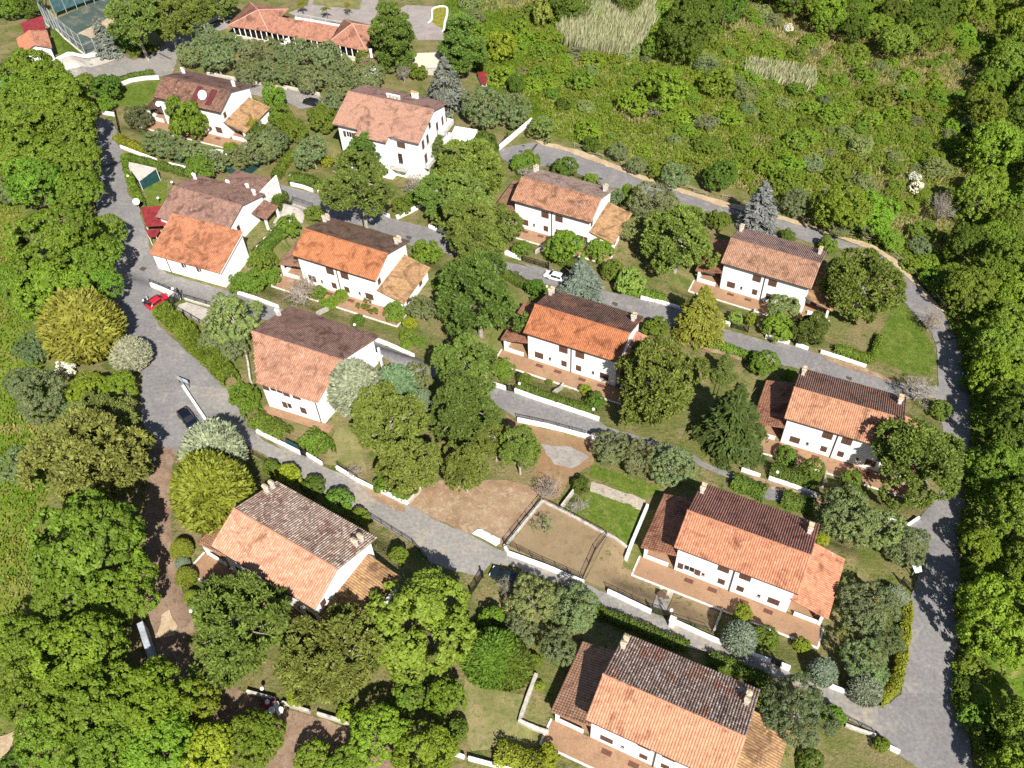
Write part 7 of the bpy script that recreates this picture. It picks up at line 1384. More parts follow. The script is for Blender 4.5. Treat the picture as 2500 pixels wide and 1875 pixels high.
def m_bare(seed, a=1.6, b=1.5):
    rg = random.Random(seed); m_ = MB()
    def grow(p, d, L, r, k):
        q = p+d*L; m_.bar(p, q, r, 4 if k > 1 else 3, r*.7)
        if k == 0: return
        for _ in range(3 if k > 1 else 4):
            nd_ = (d+Vector((rg.gauss(0,.55),rg.gauss(0,.55),rg.gauss(.1,.35)))).normalized(); grow(q if rg.random() < .7 else p.lerp(q,.6), nd_, L*rg.uniform(.55,.85), r*.65, k-1)
    for i in range(7):
        t = i*2.4; grow(Vector((0,0,-b)), Vector((math.cos(t)*.5,math.sin(t)*.5,1)).normalized(), b*.62, .05, 4)
    return m_.mesh('branches')
def m_barefuzz(seed, a=1.6, b=1.5):
    rg = np.random.RandomState(seed); return crown_mesh('crown', [clumped(a,b,60,14,.35,.13,rg,-.5,(.4,1.0),aspect=.5,inner=.4)])
def m_sapling(seed, a=1.6, b=1.3):
    rg = np.random.RandomState(seed); return crown_mesh('crown', [clumped(a,b,46,16,.3,.2,rg,-.6,(.4,1.05),aspect=.4,amp=.35)])
def m_palm(seed, a=2.0, b=1.2):
    rg = np.random.RandomState(seed); parts = []
    for k in range(26):
        th = rg.uniform(0,2*math.pi); el = rg.uniform(-.25,1.25); n = 34; s = np.linspace(.08,1,n); d = np.array([math.cos(th),math.sin(th)])
        R = a*rg.uniform(.8,1.1); x = s*R*math.cos(el*.8); z = s*R*math.sin(el)*.85-(s**2)*R*.55
        C = np.stack([x*d[0],x*d[1],z],-1); side = np.array([-d[1],d[0],0])
        for sg in (-1,1):
            ax = np.tile(side*sg,(n,1))+np.stack([d[0]*np.ones(n)*.6,d[1]*np.ones(n)*.6,-.35*np.ones(n)],-1); L_ = .42*(1-.6*s)+.12
            v, f = leaves(C+unit(ax)*L_[:,None]*.5, np.tile([0,0,1.],(n,1))+rg.normal(0,.2,(n,3)), L_, .07, rg, axis=ax); parts.append((v,f,np.repeat(np.clip(.5+rg.normal(0,.2,n),0,1),4)))
    return crown_mesh('crown', parts)
def m_agave(seed, a=.8, b=.5):
    rg = np.random.RandomState(seed); n = 40; D = sph(n, rg, .05); v, f = leaves(D*a*.5, np.cross(D, rg.normal(0,1,(n,3))), a*1.0, .12, rg, axis=D); return crown_mesh('crown', [(v,f,np.repeat(rg.uniform(0,1,n),4))])
def m_tama(seed, a=4.2, b=3.2):
    rg = np.random.RandomState(seed); return crown_mesh('crown', [lobed(a,b,40,1.15,18,36,.42,.3,rg,-.55,.85,radial=True,up=.3,rad=(.45,.8)), clumped(a*.6,b*.6,30,30,.8,.4,rg,-.4,radial=True)])
# kind: (mesh maker, variants, a0, b0, leaf material, bark)
KIND = dict(oak=(m_oak,4,4.5,3.9,'leaf','bark'), pine=(m_pine,4,4.2,4.0,'needle','greybark'), tallpine=(m_tallpine,2,3.6,6.3,'needle','bark'), feather=(m_feather,2,3.4,3.9,'needle','bark'),
 bluecedar=(lambda s: m_cedar(s,3.3,4.2),2,3.3,4.2,'needle','bark'), spruce=(lambda s: m_cedar(s,2.2,3.9,5000,.05),2,2.2,3.9,'needle','bark'), greycedar=(lambda s: m_feather(s,2.8,3.1,5200),2,2.8,3.1,'needle','bark'),
 fir=(lambda s: m_cedar(s,3.3,4.3,8500,.22),2,3.3,4.3,'needle','bark'), olive=(m_olive,4,2.4,1.9,'leaf','greybark'), shrub=(m_shrub,3,1.4,1.15,'leaf','bark'), laurel=(m_laurel,4,1.8,1.5,'leaf','bark'),
 bare=(m_barefuzz,2,1.6,1.5,'leaf','greybark'), sapling=(m_sapling,1,1.6,1.3,'leaf','greybark'), palm=(m_palm,2,2.0,1.2,'leaf','bark'), agave=(m_agave,1,.8,.5,'leaf','bark'), tama=(m_tama,2,4.2,3.2,'needle','greybark'))
COLR = dict(oak=(.135,.205,.018), pine=(.15,.205,.036), tallpine=(.12,.175,.03), feather=(.15,.185,.022), bluecedar=(.155,.185,.135), spruce=(.20,.225,.195), greycedar=(.255,.28,.175), fir=(.10,.125,.024), olive=(.165,.205,.08), shrub=(.135,.205,.018), laurel=(.115,.18,.018), bare=(.24,.2,.14), sapling=(.14,.18,.06), palm=(.2,.2,.022), agave=(.06,.09,.03), tama=(.17,.185,.042))
TINT = dict(dark=(.66,.70,.70), bright=(1.2,1.2,1.0), yellow=(1.9,1.5,1.0), gold=(1.45,1.2,1.5), green=(.62,.78,.62), blue=(.74,.80,.82), pale=(1.7,1.45,2.6), light=(1.2,1.08,1.3), grey=(1.25,1.05,2.4), white=(5.0,3.2,30.))
def trunkmesh(kind, seed, a, b, clear):
    rg = random.Random(seed); m_ = MB(); H = (clear+1)*a if False else None
    hb = a*clear+b; r = max(.05, a*.055); zc = hb
    p = Vector((0,0,-.4)); top = Vector((rg.uniform(-.08,.08)*a, rg.uniform(-.08,.08)*a, zc+b*.35 if kind not in ('oak','olive','shrub','laurel','tama','sapling') else zc-b*.35))
    mid = p.lerp(top,.5)+Vector((rg.uniform(-.06,.06)*a,rg.uniform(-.06,.06)*a,0))
    m_.bar(p, mid, r*1.2, 7, r*.9); m_.bar(mid, top, r*.9, 7, r*.5)
    nb = 7 if kind in ('oak','tama','olive') else 8
    for i in range(nb):
        t = i*2.39+rg.uniform(-.3,.3); z0 = top.lerp(mid, rg.uniform(0,.7)); e = Vector((math.cos(t)*a*rg.uniform(.55,.9), math.sin(t)*a*rg.uniform(.55,.9), zc+b*rg.uniform(-.3,.6)))
        k = z0.lerp(e,.5)+Vector((0,0,-.08*b)); m_.bar(z0, k, r*.5, 5, r*.32); m_.bar(k, e, r*.32, 4, r*.1)
    return m_.mesh('trunk')
CNT = {}
NAMES = dict(oak='broadleaf_tree', pine='pine_tree', tallpine='pine_tree', feather='cypress_tree', bluecedar='cedar_tree', spruce='spruce_tree', greycedar='cypress_tree', fir='fir_tree', olive='olive_tree', shrub='bush', laurel='shrub', bare='leafless_shrub', sapling='young_tree', palm='palm_tree', agave='agave', tama='broadleaf_tree')
CATS = dict(oak='tree', pine='pine', tallpine='pine', feather='cypress', bluecedar='cedar', spruce='spruce', greycedar='cypress', fir='fir', olive='olive tree', shrub='bush', laurel='shrub', bare='shrub', sapling='tree', palm='palm', agave='plant', tama='tree')
def tree(kind, x, y, a, asp, clear, tint, label, group=None, name=None):
    mk, nv, a0, b0, lm, bk = KIND[kind]; i = CNT[kind] = CNT.get(kind, -1)+1; v = i % nv
    me = cached(('crown',kind,v), lambda: mk(100+17*v+len(kind)))
    rg = random.Random(int(x*131+y*977)); z = terr(x, y)
    r = empty(name or NAMES[kind], (x,y,z), rg.uniform(0,6.28)); tag(r, label, CATS[kind], group)
    if kind in ('pine','oak','olive','tama'): a = a*1.07
    b = a*asp; sc = a/a0; szv = b/b0; hc = max(a*clear+b, b*.55)
    c = obj('crown', me, M[lm], r, (0,0,hc)); c.scale = (sc*rg.uniform(.94,1.06), sc*rg.uniform(.94,1.06), szv)
    col = np.array(COLR[kind])*np.array(TINT.get(tint,(1,1,1))); col = col*(1+np.array([rg.uniform(-.1,.1), rg.uniform(-.06,.06), rg.uniform(-.05,.05)]))
    if kind == 'feather' and tint == 'yellow': col = col*np.array([.62,.78,1.])
    c.color = (*col, 1)
    tk = obj('trunk', cached(('trunk',kind,v), lambda: trunkmesh(kind, 7+v, a0, b0, KDC[kind])), M[bk], r); f_ = hc/(a0*KDC[kind]+b0); tk.scale = (sc, sc, f_)
    if kind == 'bare':
        br = obj('branches', cached(('bbr',v), lambda: m_bare(60+v)), M['greybark'], r, (0,0,hc)); br.scale = (sc,sc,szv)
    return r
KDC = dict(oak=.2,pine=.4,tallpine=.15,feather=0.,bluecedar=.05,spruce=.05,olive=.25,shrub=0.,laurel=0.,greycedar=0.,fir=.05,bare=.1,palm=1.6,sapling=.5,tama=.1,agave=0.)
for (k, x, y, a, asp, clr, tint, lab, grp) in TREES: tree(k, x, y, a, asp, clr, tint, lab, grp)
rgw = random.Random(4)
WT = [None,None,'bright','dark','bright',None,'light']
for (x, y, a) in WOOD: tree('oak', x, y, a, rgw.uniform(.8,1.1), .25, rgw.choice(WT), 'broadleaf tree in the dense wood right of the right road', 'trees of the right-hand wood')
for (x, y, a) in TOPW: tree('oak', x, y, a, rgw.uniform(.8,1.05), .2, rgw.choice(WT+['dark']), 'broadleaf tree in the wood at the top right beyond the overgrown field', 'trees of the top right wood')
for (x, y, a) in BUSH:
    k = rgw.choice(['shrub','shrub','laurel','shrub','olive']); tree(k, x, y, a, rgw.uniform(.45,.7), -.2, rgw.choice([None,'bright','bright',None,'bright','light']), 'wild bush in the overgrown field above the upper road', 'wild bushes of the overgrown field', name='wild_bush')
# ------------------------------------------------------------------ hedges
HC = dict(yellow=(.22,.25,.018), bright=(.135,.205,.02), green=(.10,.155,.018), feather=(.135,.19,.018))
def hedge(label, P, w_, h, col, seed):
    rg = np.random.RandomState(seed); Q = resample(P, .5); N = normals(Q); z0 = terr(Q[0].x, Q[0].y)
    S = np.array([(q.x, q.y, terr(q.x,q.y)) for q in Q]); NN = np.array([(n.x,n.y) for n in N]); L = .5*len(Q)
    n = int(L*(w_+2*h)*64); i = rg.randint(0, len(Q), n); per = rg.uniform(0, w_+2*h, n)
    wob = 1+.12*np.sin(i*.9+seed)+.08*np.sin(i*2.3)
    u = np.where(per < h, -w_/2, np.where(per > h+w_, w_/2, per-h-w_/2)); zz = np.where(per < h, per, np.where(per > h+w_, w_+2*h-per, h))
    cor = np.clip((np.abs(u)/(w_/2))**6*(zz/h)**6, 0, 1)*.22
    u = u*(1-cor)*wob; zz = zz*(1-cor*.5)*(wob*.5+.5)
    al = rg.uniform(-.3,.3,n); tx = NN[i][:,1]*1.0; ty = -NN[i][:,0]
    Pp = np.stack([S[i,0]+NN[i,0]*u+tx*al, S[i,1]+NN[i,1]*u+ty*al, S[i,2]+zz], -1)+rg.normal(0,.07,(n,3))
    nrm = np.stack([NN[i,0]*u/(w_/2), NN[i,1]*u/(w_/2), np.clip(zz/h,0,1)*.9], -1)
    sz = rg.uniform(.75,1.3,n)*.27; tone = np.sin(i*.7)*.06+np.random.RandomState(seed).normal(0,.13,len(Q))[i]
    if col == 'feather': ax = nrm+np.array([0,0,.8])+rg.normal(0,.3,(n,3)); v, f = leaves(Pp, np.cross(ax, rg.normal(0,1,(n,3)))+nrm, sz*1.9, sz*.6, rg, axis=ax)
    else: v, f = leaves(Pp, nrm+rg.normal(0,.5,(n,3)), sz, sz*.66, rg)
    v = v-np.array([Q[0].x,Q[0].y,z0]); me = npmesh('leaves', v, f, {'rnd': np.repeat(np.clip(.5+tone+rg.normal(0,.16,n),0,1),4)})
    r = tag(empty('hedge', (Q[0].x,Q[0].y,z0)), label, 'hedge'); o = obj('leaves', me, M['leaf'], r); o['kind'] = 'stuff'; o.color = (*HC[col],1)
    core = MB();  # added solid hull against see-through, coloured dark like inner shade
    for a_, b_, na, nb in zip(Q, Q[1:], N, N[1:]):
        za, zb = terr(a_.x,a_.y)-z0, terr(b_.x,b_.y)-z0; k = w_*.36; hh = h*.84
        A1, A2, B1, B2 = a_+na*k, a_-na*k, b_+nb*k, b_-nb*k; o_ = Vector((Q[0].x,Q[0].y))
        for X1, X2, z1a, z1b, z2a, z2b in ((A1,B1,za-.2,zb-.2,za+hh,zb+hh),(A2,B2,za-.2,zb-.2,za+hh,zb+hh)): core.poly([(*(X1-o_),z1a),(*(X2-o_),z1b),(*(X2-o_),z2b),(*(X1-o_),z2a)])
        core.poly([(*(A1-o_),za+hh),(*(B1-o_),zb+hh),(*(B2-o_),zb+hh),(*(A2-o_),za+hh)])
    core.build('inner_hull', M['hull'], r)
for i, (lab, P, w_, h, col) in enumerate(HEDGES): hedge(lab, P, w_, h, col, 200+i)
# roadside scrub between the right road and the wood
for (x, y, a) in EDGE: tree(rgw.choice(['shrub','laurel','shrub']), x, y, a, rgw.uniform(.7,1.0), -.1, rgw.choice([None,'bright',None,'dark']), 'roadside bush between the right road and the wood', 'bushes along the right road', name='roadside_bush')
# ------------------------------------------------------------------ cars
def car(label, x, y, rz, paint, L=4.0, W=1.7, H=1.45, hatch=True, open_hatch=False):
    z = terr(x, y)+.115; r = tag(empty('parked_car', (x,y,z), rz), label, 'car')
    # stations along length: (t, half width, hood/deck height, roof height or None)
    st = [(-.5,.72,.62,None),(-.485,.86,.78,None),(-.43,.95,.88,1.04),(-.33,.99,.9,1.36),(-.18,1.,.9,1.44),(.02,1.,.9,1.45),(.12,1.,.9,1.38),(.25,.99,.9,.98),(.36,.97,.84,None),(.45,.93,.74,None),(.49,.82,.62,None),(.5,.7,.52,None)]
    if not hatch: st[2] = (-.43,.95,.92,None); st[3] = (-.33,.99,.93,1.08)
    m_ = MB(); g = MB(); k = W/2; sh = H/1.45
    def ring(s):
        t, hw, hd, rf = s; X = t*L; w_ = k*hw; a = .2; pts = [(X,-w_*.9,a),(X,-w_,.35),(X,-w_*1.0,.6),(X,-w_*.96,hd*sh)]
        if rf is None: pts += [(X,-w_*.7,hd*sh+.05),(X,0,hd*sh+.08)]
        else: pts += [(X,-w_*.72,rf*sh-.04),(X,0,rf*sh)]
        return pts+[(p[0],-p[1],p[2]) for p in pts[-2::-1]]
    R = [ring(s) for s in st]; n = len(R[0])
    for q in R: m_.v += q
    for i in range(len(R)-1):
        for j in range(n-1): m_.f.append((i*n+j, (i+1)*n+j, (i+1)*n+j+1, i*n+j+1))
    m_.f.append(tuple(range(n))); m_.f.append(tuple((len(R)-1)*n+j for j in range(n))[::-1])
    body = m_.build('body', paint, r, smooth=True); md = body.modifiers.new('s','SUBSURF'); md.levels = 1; md.render_levels = 2
    def lift(p, d): return (p[0], p[1]+d[1], p[2]+d[2])
    def quad(nm, P, off, mt): 
        a = MB(); a.poly([lift(p, off) for p in P]); o = a.build(nm, mt, r); s_ = o.modifiers.new('t','SOLIDIFY'); s_.thickness = .02; return o
    def ip(i, j, f): a, b = Vector(R[i][j]), Vector(R[i][j+1]); return a.lerp(b, f)
    for sg in (0, 1):
        J = 3 if sg == 0 else n-5; f0, f1 = (.12,.86) if sg == 0 else (.88,.14)
        P = [ip(3,J,f0), ip(4,J,f0), ip(4,J,f1), ip(3,J,f1)]; quad('side_window', P, (0,(-.03 if sg == 0 else .03),.005), M['glass'])
        P = [ip(4,J,f0), ip(6,J,f0), ip(6,J,f1), ip(4,J,f1)]; quad('side_window', [P[0]+Vector((.06,0,0)),P[1],P[2],P[3]+Vector((.06,0,0))], (0,(-.03 if sg == 0 else .03),.005), M['glass'])
    a6, a7 = R[6], R[7]; wl = [Vector(a7[4]).lerp(Vector(a6[4]),.06), Vector(a7[n-5]).lerp(Vector(a6[n-5]),.06), Vector(a6[n-5]), Vector(a6[4])]
    P = [Vector(a7[4])+Vector((.06,.02,0)), Vector(a7[5])+Vector((.06,0,0)), Vector(a7[6])+Vector((.06,-.02,0)), Vector(a6[6]), Vector(a6[5]), Vector(a6[4])]; quad('windscreen', P, (0,0,.035), M['glass'])
    b2_, b3_ = R[2], R[3]; P = [Vector(b2_[4]), Vector(b2_[5]), Vector(b2_[6]), Vector(b3_[6]), Vector(b3_[5]), Vector(b3_[4])]
    if hatch: quad('rear_window', P, (0,0,.035), M['glass'])
    if open_hatch:
        a = MB(); a.slab([(-L*.47,-k*.62,1.9),(-L*.29,-k*.66,1.47),(-L*.29,k*.66,1.47),(-L*.47,k*.62,1.9)],.06); a.build('tailgate', M['glass'], r)
    for sx in (-.31,.31):
        for sy in (-1,1):
            wh = MB(); wh.lathe([(.2,-.1),(.31,-.1),(.33,-.05),(.33,.05),(.31,.1),(.2,.1)],18); o = wh.build('wheel', M['tyre'], r, (sx*L, sy*k*.93, .22), smooth=True); o.rotation_euler = (math.pi/2,0,0)
            MB().lathe([(.001,-.105),(.2,-.105),(.2,.105),(.001,.105)],14).build('rim', M['rim'], o)
    for sy in (-1,1):
        MB().box(-.12,.06,-.17,.17,-.07,.07).build('headlight', M['lamp'], r, (L*.475, sy*k*.66, .64*sh))
        MB().box(-.04,.05,-.1,.1,-.14,.14).build('tail_light', M['tail'], r, (-L*.487, sy*k*.72, .72*sh))
        MB().box(-.08,.08,-.05,.05,-.05,.06).build('mirror', paint, r, (L*.2, sy*(k*1.06), .98*sh))
    MB().box(-.01,.01,-.26,.26,-.05,.06).build('number_plate', M['globe'], r, (L*.502,0,.42))
    return r
RED = carpaint('red_paint', (.50,.012,.03)); NAVY = carpaint('navy_paint', (.004,.006,.012)); WHT = carpaint('white_paint', (.75,.76,.78)); BLK = carpaint('black_paint', (.006,.007,.009)); TEALP = carpaint('dark_green_paint', (.008,.02,.024))
for (lab, x, y, rz, pk, L, oh) in CARS: car(lab, x, y, rz, dict(red=RED,navy=NAVY,white=WHT,black=BLK,teal=TEALP)[pk], L, 1.68, 1.42, True, oh)
# motor scooter
x, y, rz = SCOOTER; sc = tag(empty('motor_scooter', (x,y,terr(x,y)+.1), rz), 'dark motor scooter parked behind the red car', 'scooter')
for xx in (-.55,.6):
    o = MB().lathe([(.12,-.05),(.22,-.05),(.24,0),(.22,.05),(.12,.05)],14).build('wheel', M['tyre'], sc, (xx,0,.24)); o.rotation_euler = (math.pi/2,0,0)
b_ = MB(); b_.slab([(-.75,-.16,.78),(.05,-.16,.74),(.05,.16,.74),(-.75,.16,.78)],.36); b_.build('body', carpaint('plum_paint',(.03,.02,.06)), sc)
MB().slab([(-.6,-.14,.88),(.0,-.14,.84),(.0,.14,.84),(-.6,.14,.88)],.09).build('seat', M['dark'], sc)
MB().slab([(.05,-.15,.34),(.5,-.15,.34),(.5,.15,.34),(.05,.15,.34)],.08).bar((.6,0,.25),(.42,0,1.05),.06).build('fork', M['globe'], sc)
MB().bar((.42,-.32,1.05),(.42,.32,1.05),.025).build('handlebar', M['dark'], sc); MB().lathe([(.001,.3),(.15,.22),(.17,.05),(.14,0),(.001,0)],12,(-.6,0,.88)).build('top_box', M['globe'], sc)
# ------------------------------------------------------------------ garden lamps, covers, signs
def globe_mesh(r): 
    m_ = MB(); m_.lathe([(max(.001,r*math.sin(math.pi*k/8)), -r*math.cos(math.pi*k/8)) for k in range(9)], 14); return m_.mesh('globe', True)
for lab, x, y, h in LAMPS:
    r = tag(empty('globe_lamp', (x,y,terr(x,y))), lab, 'lamp')
    obj('globe', cached('globe', lambda: globe_mesh(.24)), M['globe'], r, (0,0,h)); MB().bar((0,0,-.3),(0,0,h-.22),.045).bar((0,0,h-.26),(0,0,h-.2),.1).build('lamp_post', M['dark'], r)
for lab, x, y, s in COVERS:
    m_ = MB(); m_.box(-s,s,-s*.8,s*.8,-.05,.012)
    for i in range(5): m_.box(-s*.85,s*.85,-s*.66+i*s*.3,-s*.54+i*s*.3,.013,.02)
    o = m_.build('manhole_cover', M['iron'], None, (x,y,terr(x,y)+.125), -.45); tag(o, lab, 'manhole cover')
for lab, P in DRAINS:
    a, b = Vector(P[0]), Vector(P[1]); L = (b-a).length; z = [terr(*P[0]), terr(*P[1])]
    d = (b-a).normalized(); nn = Vector((-d.y,d.x))*.22; n = 8; m_ = MB()
    for i in range(n):
        p, q = a.lerp(b,i/n), a.lerp(b,(i+1)/n); m_.slab([(*(p-nn),terr(p.x,p.y)+.135),(*(q-nn),terr(q.x,q.y)+.135),(*(q+nn),terr(q.x,q.y)+.135),(*(p+nn),terr(p.x,p.y)+.135)],.08)
    tag(m_.build('drain_grating', M['iron']), lab, 'drain')
# ------------------------------------------------------------------ odds and ends
def thing(name, label, cat, p, rz=0): return tag(empty(name, (p[0],p[1],terr(*p)), rz), label, cat)
s_ = thing('notice_board','two small notice boards on posts at the tip of the island wall','sign',SPOT['board'],-.5)
for k, mt in ((0,'steel'),(1,'board')): MB().box(-.9+k*1.05,.05+k*1.0,-.04,.04,1.0,1.7).build('board', M[mt], s_)
for xx in (-.8,.1,.95): MB().bar((xx,0,-.2),(xx,0,1.75),.04).build('post', M['dark'], s_)
s_ = thing('road_mirror','white panel on a post beside the side gate of the right road','sign',SPOT['panel'],.3)
pm = MB(); pm.slab([(-.55,-.5,2.2),(.4,-.6,2.2),(.6,.1,2.5),(.3,.6,2.6),(-.45,.5,2.5)],.06); pm.build('panel', M['globe'], s_); MB().bar((0,.1,-.3),(0,.1,2.3),.06).build('post', M['steel'], s_); MB().bar((-.1,0,2.42),(.15,.08,2.5),.06).build('bracket', M['pipe'], s_)
d_ = thing('satellite_dish','white dish on a pole above the roadside hedge near the barn','dish',SPOT['dish'],.2)
MB().bar((0,0,-.2),(0,0,2.0),.05).build('pole', M['steel'], d_); dish(d_, (0,0,2.1), .6, 0)
tp = drape('white_sheet_tmp', SHEET, .16, M['white'], .05, .7); tp.name = 'plastic_sheet'; del tp['kind']; tag(tp, 'crumpled white plastic sheet on the soil beside the gravel court', 'sheet')
sm = tp.modifiers.new('t','SOLIDIFY'); sm.thickness = .05
bn = thing('curved_bench','curved white concrete bench in the garden of the top-left house','bench',SPOT['bench'],-.2); m_ = MB(); n = 10
for i in range(n):
    t0, t1 = math.pi*(.2+.6*i/n), math.pi*(.2+.6*(i+1)/n); R1, R2 = 2.3, 2.75
    m_.prism([(R1*math.cos(t0),R1*math.sin(t0)),(R2*math.cos(t0),R2*math.sin(t0)),(R2*math.cos(t1),R2*math.sin(t1)),(R1*math.cos(t1),R1*math.sin(t1))], .0, .75)
m_.build('seat', M['white'], bn)
# flower pots on the terrace of the orange-roofed house
for i, (x, y) in enumerate(POTS):
    p = tag(empty('flower_pot', (x,y,terr(x,y)+.1)), 'terracotta flower pot on the terrace of the vivid orange-roofed house', 'flower pot', 'terracotta pots on the terrace')
    obj('pot', cached('pot', lambda: MB().lathe([(.001,0),(.2,0),(.3,.42),(.34,.42),(.34,.5),(.27,.5),(.25,.42),(.001,.4)],14).mesh('pot',True)), M['orangefloor'], p)
    c = obj('plant', cached(('crown','shrub',0), lambda: m_shrub(1)), M['leaf'], p, (0,0,.65)); c.scale = (.28,.28,.25); c.color = (.1,.16,.02,1)
# kidney-shaped pool
def pool(P, label):
    cx_, c_y = sum(p[0] for p in P)/len(P), sum(p[1] for p in P)/len(P); Q = []
    n = len(P)
    for i in range(n):       # smooth closed outline
        p0, p1, p2, p3 = [Vector(P[(i+k-1) % n]) for k in range(4)]
        for t in (0,.25,.5,.75): Q.append(.5*((2*p1)+(p2-p0)*t+(2*p0-5*p1+4*p2-p3)*t*t+(3*p1-p0-3*p2+p3)*t**3))
    z = terr(cx_, c_y)+.25; r = tag(empty('swimming_pool', (cx_,c_y,z)), label, 'pool'); c0 = Vector((cx_,c_y)); Q = [q-c0 for q in Q]; n = len(Q)
    m_ = MB(); N_ = [Vector(((Q[(i+1)%n]-Q[i-1]).y, -(Q[(i+1)%n]-Q[i-1]).x)).normalized() for i in range(n)]
    a2 = sum(Q[i].x*Q[(i+1)%n].y-Q[(i+1)%n].x*Q[i].y for i in range(n)); sg = 1 if a2 > 0 else -1
    for q, nn in zip(Q, N_): nn = nn*sg; a, b = q, q+nn*.45; m_.v += [(a.x,a.y,-.3),(a.x,a.y,.12),(b.x,b.y,.12),(b.x,b.y,-.5)]
    for i in range(n):
        j = (i+1) % n
        for k in range(3): m_.f.append((i*4+k,j*4+k,j*4+k+1,i*4+k+1))
    m_.build('rim', M['white'], r); w_ = MB(); w_.poly([(q.x,q.y,-.06) for q in (Q if sg > 0 else Q[::-1])]); w_.build('water', M['water'], r)
pool(POOL, 'figure-eight pool with stagnant yellow-green water between the tall pines')
# lower-left yard clutter
for lab, x, y, kind in CLUTTER:
    if kind == 'table':
        r = thing('round_table', lab, 'table', (x,y)); MB().lathe([(.001,.72),(.42,.72),(.42,.68),(.001,.68)],16).build('table_top', M['globe'], r); MB().bar((0,0,0),(0,0,.7),.05).lathe([(.001,.03),(.22,.03),(.22,0),(.001,0)],12).build('pedestal', M['globe'], r)
    else:
        r = thing('garden_cart', lab, 'cart', (x,y)); m_ = MB(); m_.slab([(-.7,-.45,.7),(.7,-.45,.7),(.7,.45,.7),(-.7,.45,.7)],.4); m_.build('tray', M['red'], r); MB().lathe([(.001,.28),(.26,.2),(.28,0),(.001,0)],12,(0,.05,.7)).build('bundle', M['globe'], r)
        for sy in (-.4,.4): o = MB().lathe([(.001,-.05),(.2,-.05),(.2,.05),(.001,.05)],12).build('wheel', M['tyre'], r, (0,sy,.2)); o.rotation_euler = (math.pi/2,0,0)
# brick barbecue heap etc. on the paved court
pt = thing('garden_table','small dark folding table on the paved path between the gravel beds','table',SPOT['ptable'],-.5)
MB().box(-.5,.5,-.4,.4,.68,.72).build('table_top', M['brown'], pt)
for sx in (-.42,.42):
    for sy in (-.32,.32): MB().bar((sx,sy,0),(sx*.8,sy,.68),.025).build('leg', M['dark'], pt)
gp = thing('gate_pillar','white gate pillar in front of the paved path by the road','pillar',SPOT['pillar'],-.45); MB().box(-.35,.35,-.35,.35,-.4,1.7).build('shaft', M['white'], gp); MB().box(-.42,.42,-.42,.42,1.703,1.8).build('cap_stone', M['stone'], gp)
# ------------------------------------------------------------------ wild grass, reeds, leaf litter (uncountable)
def scatter(P, n, rg, avoid=True):
    P_ = np.array(P); lo, hi = P_.min(0), P_.max(0); xy = rg.uniform(lo, hi, (n,2)); k = inpoly_np(xy[:,0], xy[:,1], P)
    if avoid:
        for R_ in ROADS.values(): k &= ~inpoly_np(xy[:,0], xy[:,1], R_)
        for nm in ('verge_sand','verge_sand_curve','meadow_path'): k &= ~inpoly_np(xy[:,0], xy[:,1], PATCH[nm][1])
    return xy[k]
def vnoise(xy, s, seed):
    r = np.zeros(len(xy)); g = np.random.RandomState(seed)
    for k in range(6):
        a = g.uniform(0,6.28); w_ = s*(1+.6*k); r += np.sin(xy[:,0]*math.cos(a)*w_+xy[:,1]*math.sin(a)*w_+g.uniform(0,6.28)+1.4*np.sin(xy[:,1]*w_*.5+k))/(1+.4*k)
    return r/2.2
def grass(name, label, cat, xy, hgt, wid, col, seed, lean=.5, matkey='leaf', tone=None):
    rg = np.random.RandomState(seed); n = len(xy); z = terr_np(xy[:,0], xy[:,1])-.15
    h = hgt*rg.uniform(.5,1.3,n); up = np.stack([rg.normal(0,lean,n)*.6+.15, rg.normal(0,lean,n)*.6, np.ones(n)], -1); up = unit(up)
    P = np.stack([xy[:,0],xy[:,1],z], -1)+up*(h*.5)[:,None]; N = np.cross(up, rg.normal(0,1,(n,3)))
    v, f = leaves(P, N, h, wid*rg.uniform(.6,1.4,n), rg, axis=up, fold=.1)
    r = np.clip(.5+(tone if tone is not None else 0)+rg.normal(0,.2,n),0,1)
    o = obj(name, npmesh(name, v, f, {'rnd': np.repeat(r,4)}), M[matkey]); o.color = (*col,1); tag(o, label, cat, kind='stuff'); return o
rg = np.random.RandomState(77)
xy = scatter(FIELDS['scrub'], 230000, rg); nz = vnoise(xy, .09, 5)
grass('dry_grass','tall straw-coloured dry grass of the overgrown field','grass', xy[(nz > .12) & (rg.rand(len(xy)) < .8)], 1.0, .22, (.37,.32,.15), 1, .35)
grass('green_weeds','bright green weeds of the overgrown field','weeds', xy[nz < .3], .7, .30, (.16,.215,.022), 2, .6)
xy = scatter(FIELDS['meadow'], 110000, rg); nz = vnoise(xy, .12, 8)
grass('meadow_grass','lush bright green grass of the left meadow','grass', xy[nz < .35], .5, .22, (.17,.225,.02), 3, .5)
grass('meadow_straw','yellowed grass patches of the left meadow','grass', xy[nz > .15], .5, .2, (.32,.30,.08), 4, .5)
xy = scatter(FIELDS['wood'], 60000, rg); grass('undergrowth','low green undergrowth below the right-hand wood','undergrowth', xy, .6, .3, (.09,.16,.02), 5, .6)
xy = scatter(FIELDS['slope'], 60000, rg); grass('slope_grass','long green grass on the slope left of the overgrown field','grass', xy, .7, .25, (.12,.20,.02), 6, .5)
for nm, P, h, n, s in (('reed_bed',REED,3.6,15000,7),('reed_patch',REED2,2.2,6000,8)):
    xy = scatter(P, n, rg, False); grass(nm, 'dense stand of pale grey-green cane at the head of the field' if h > 3 else 'low patch of pale cane on the slope at the right', 'reeds', xy, h, .3, (.38,.37,.23), s, .16)
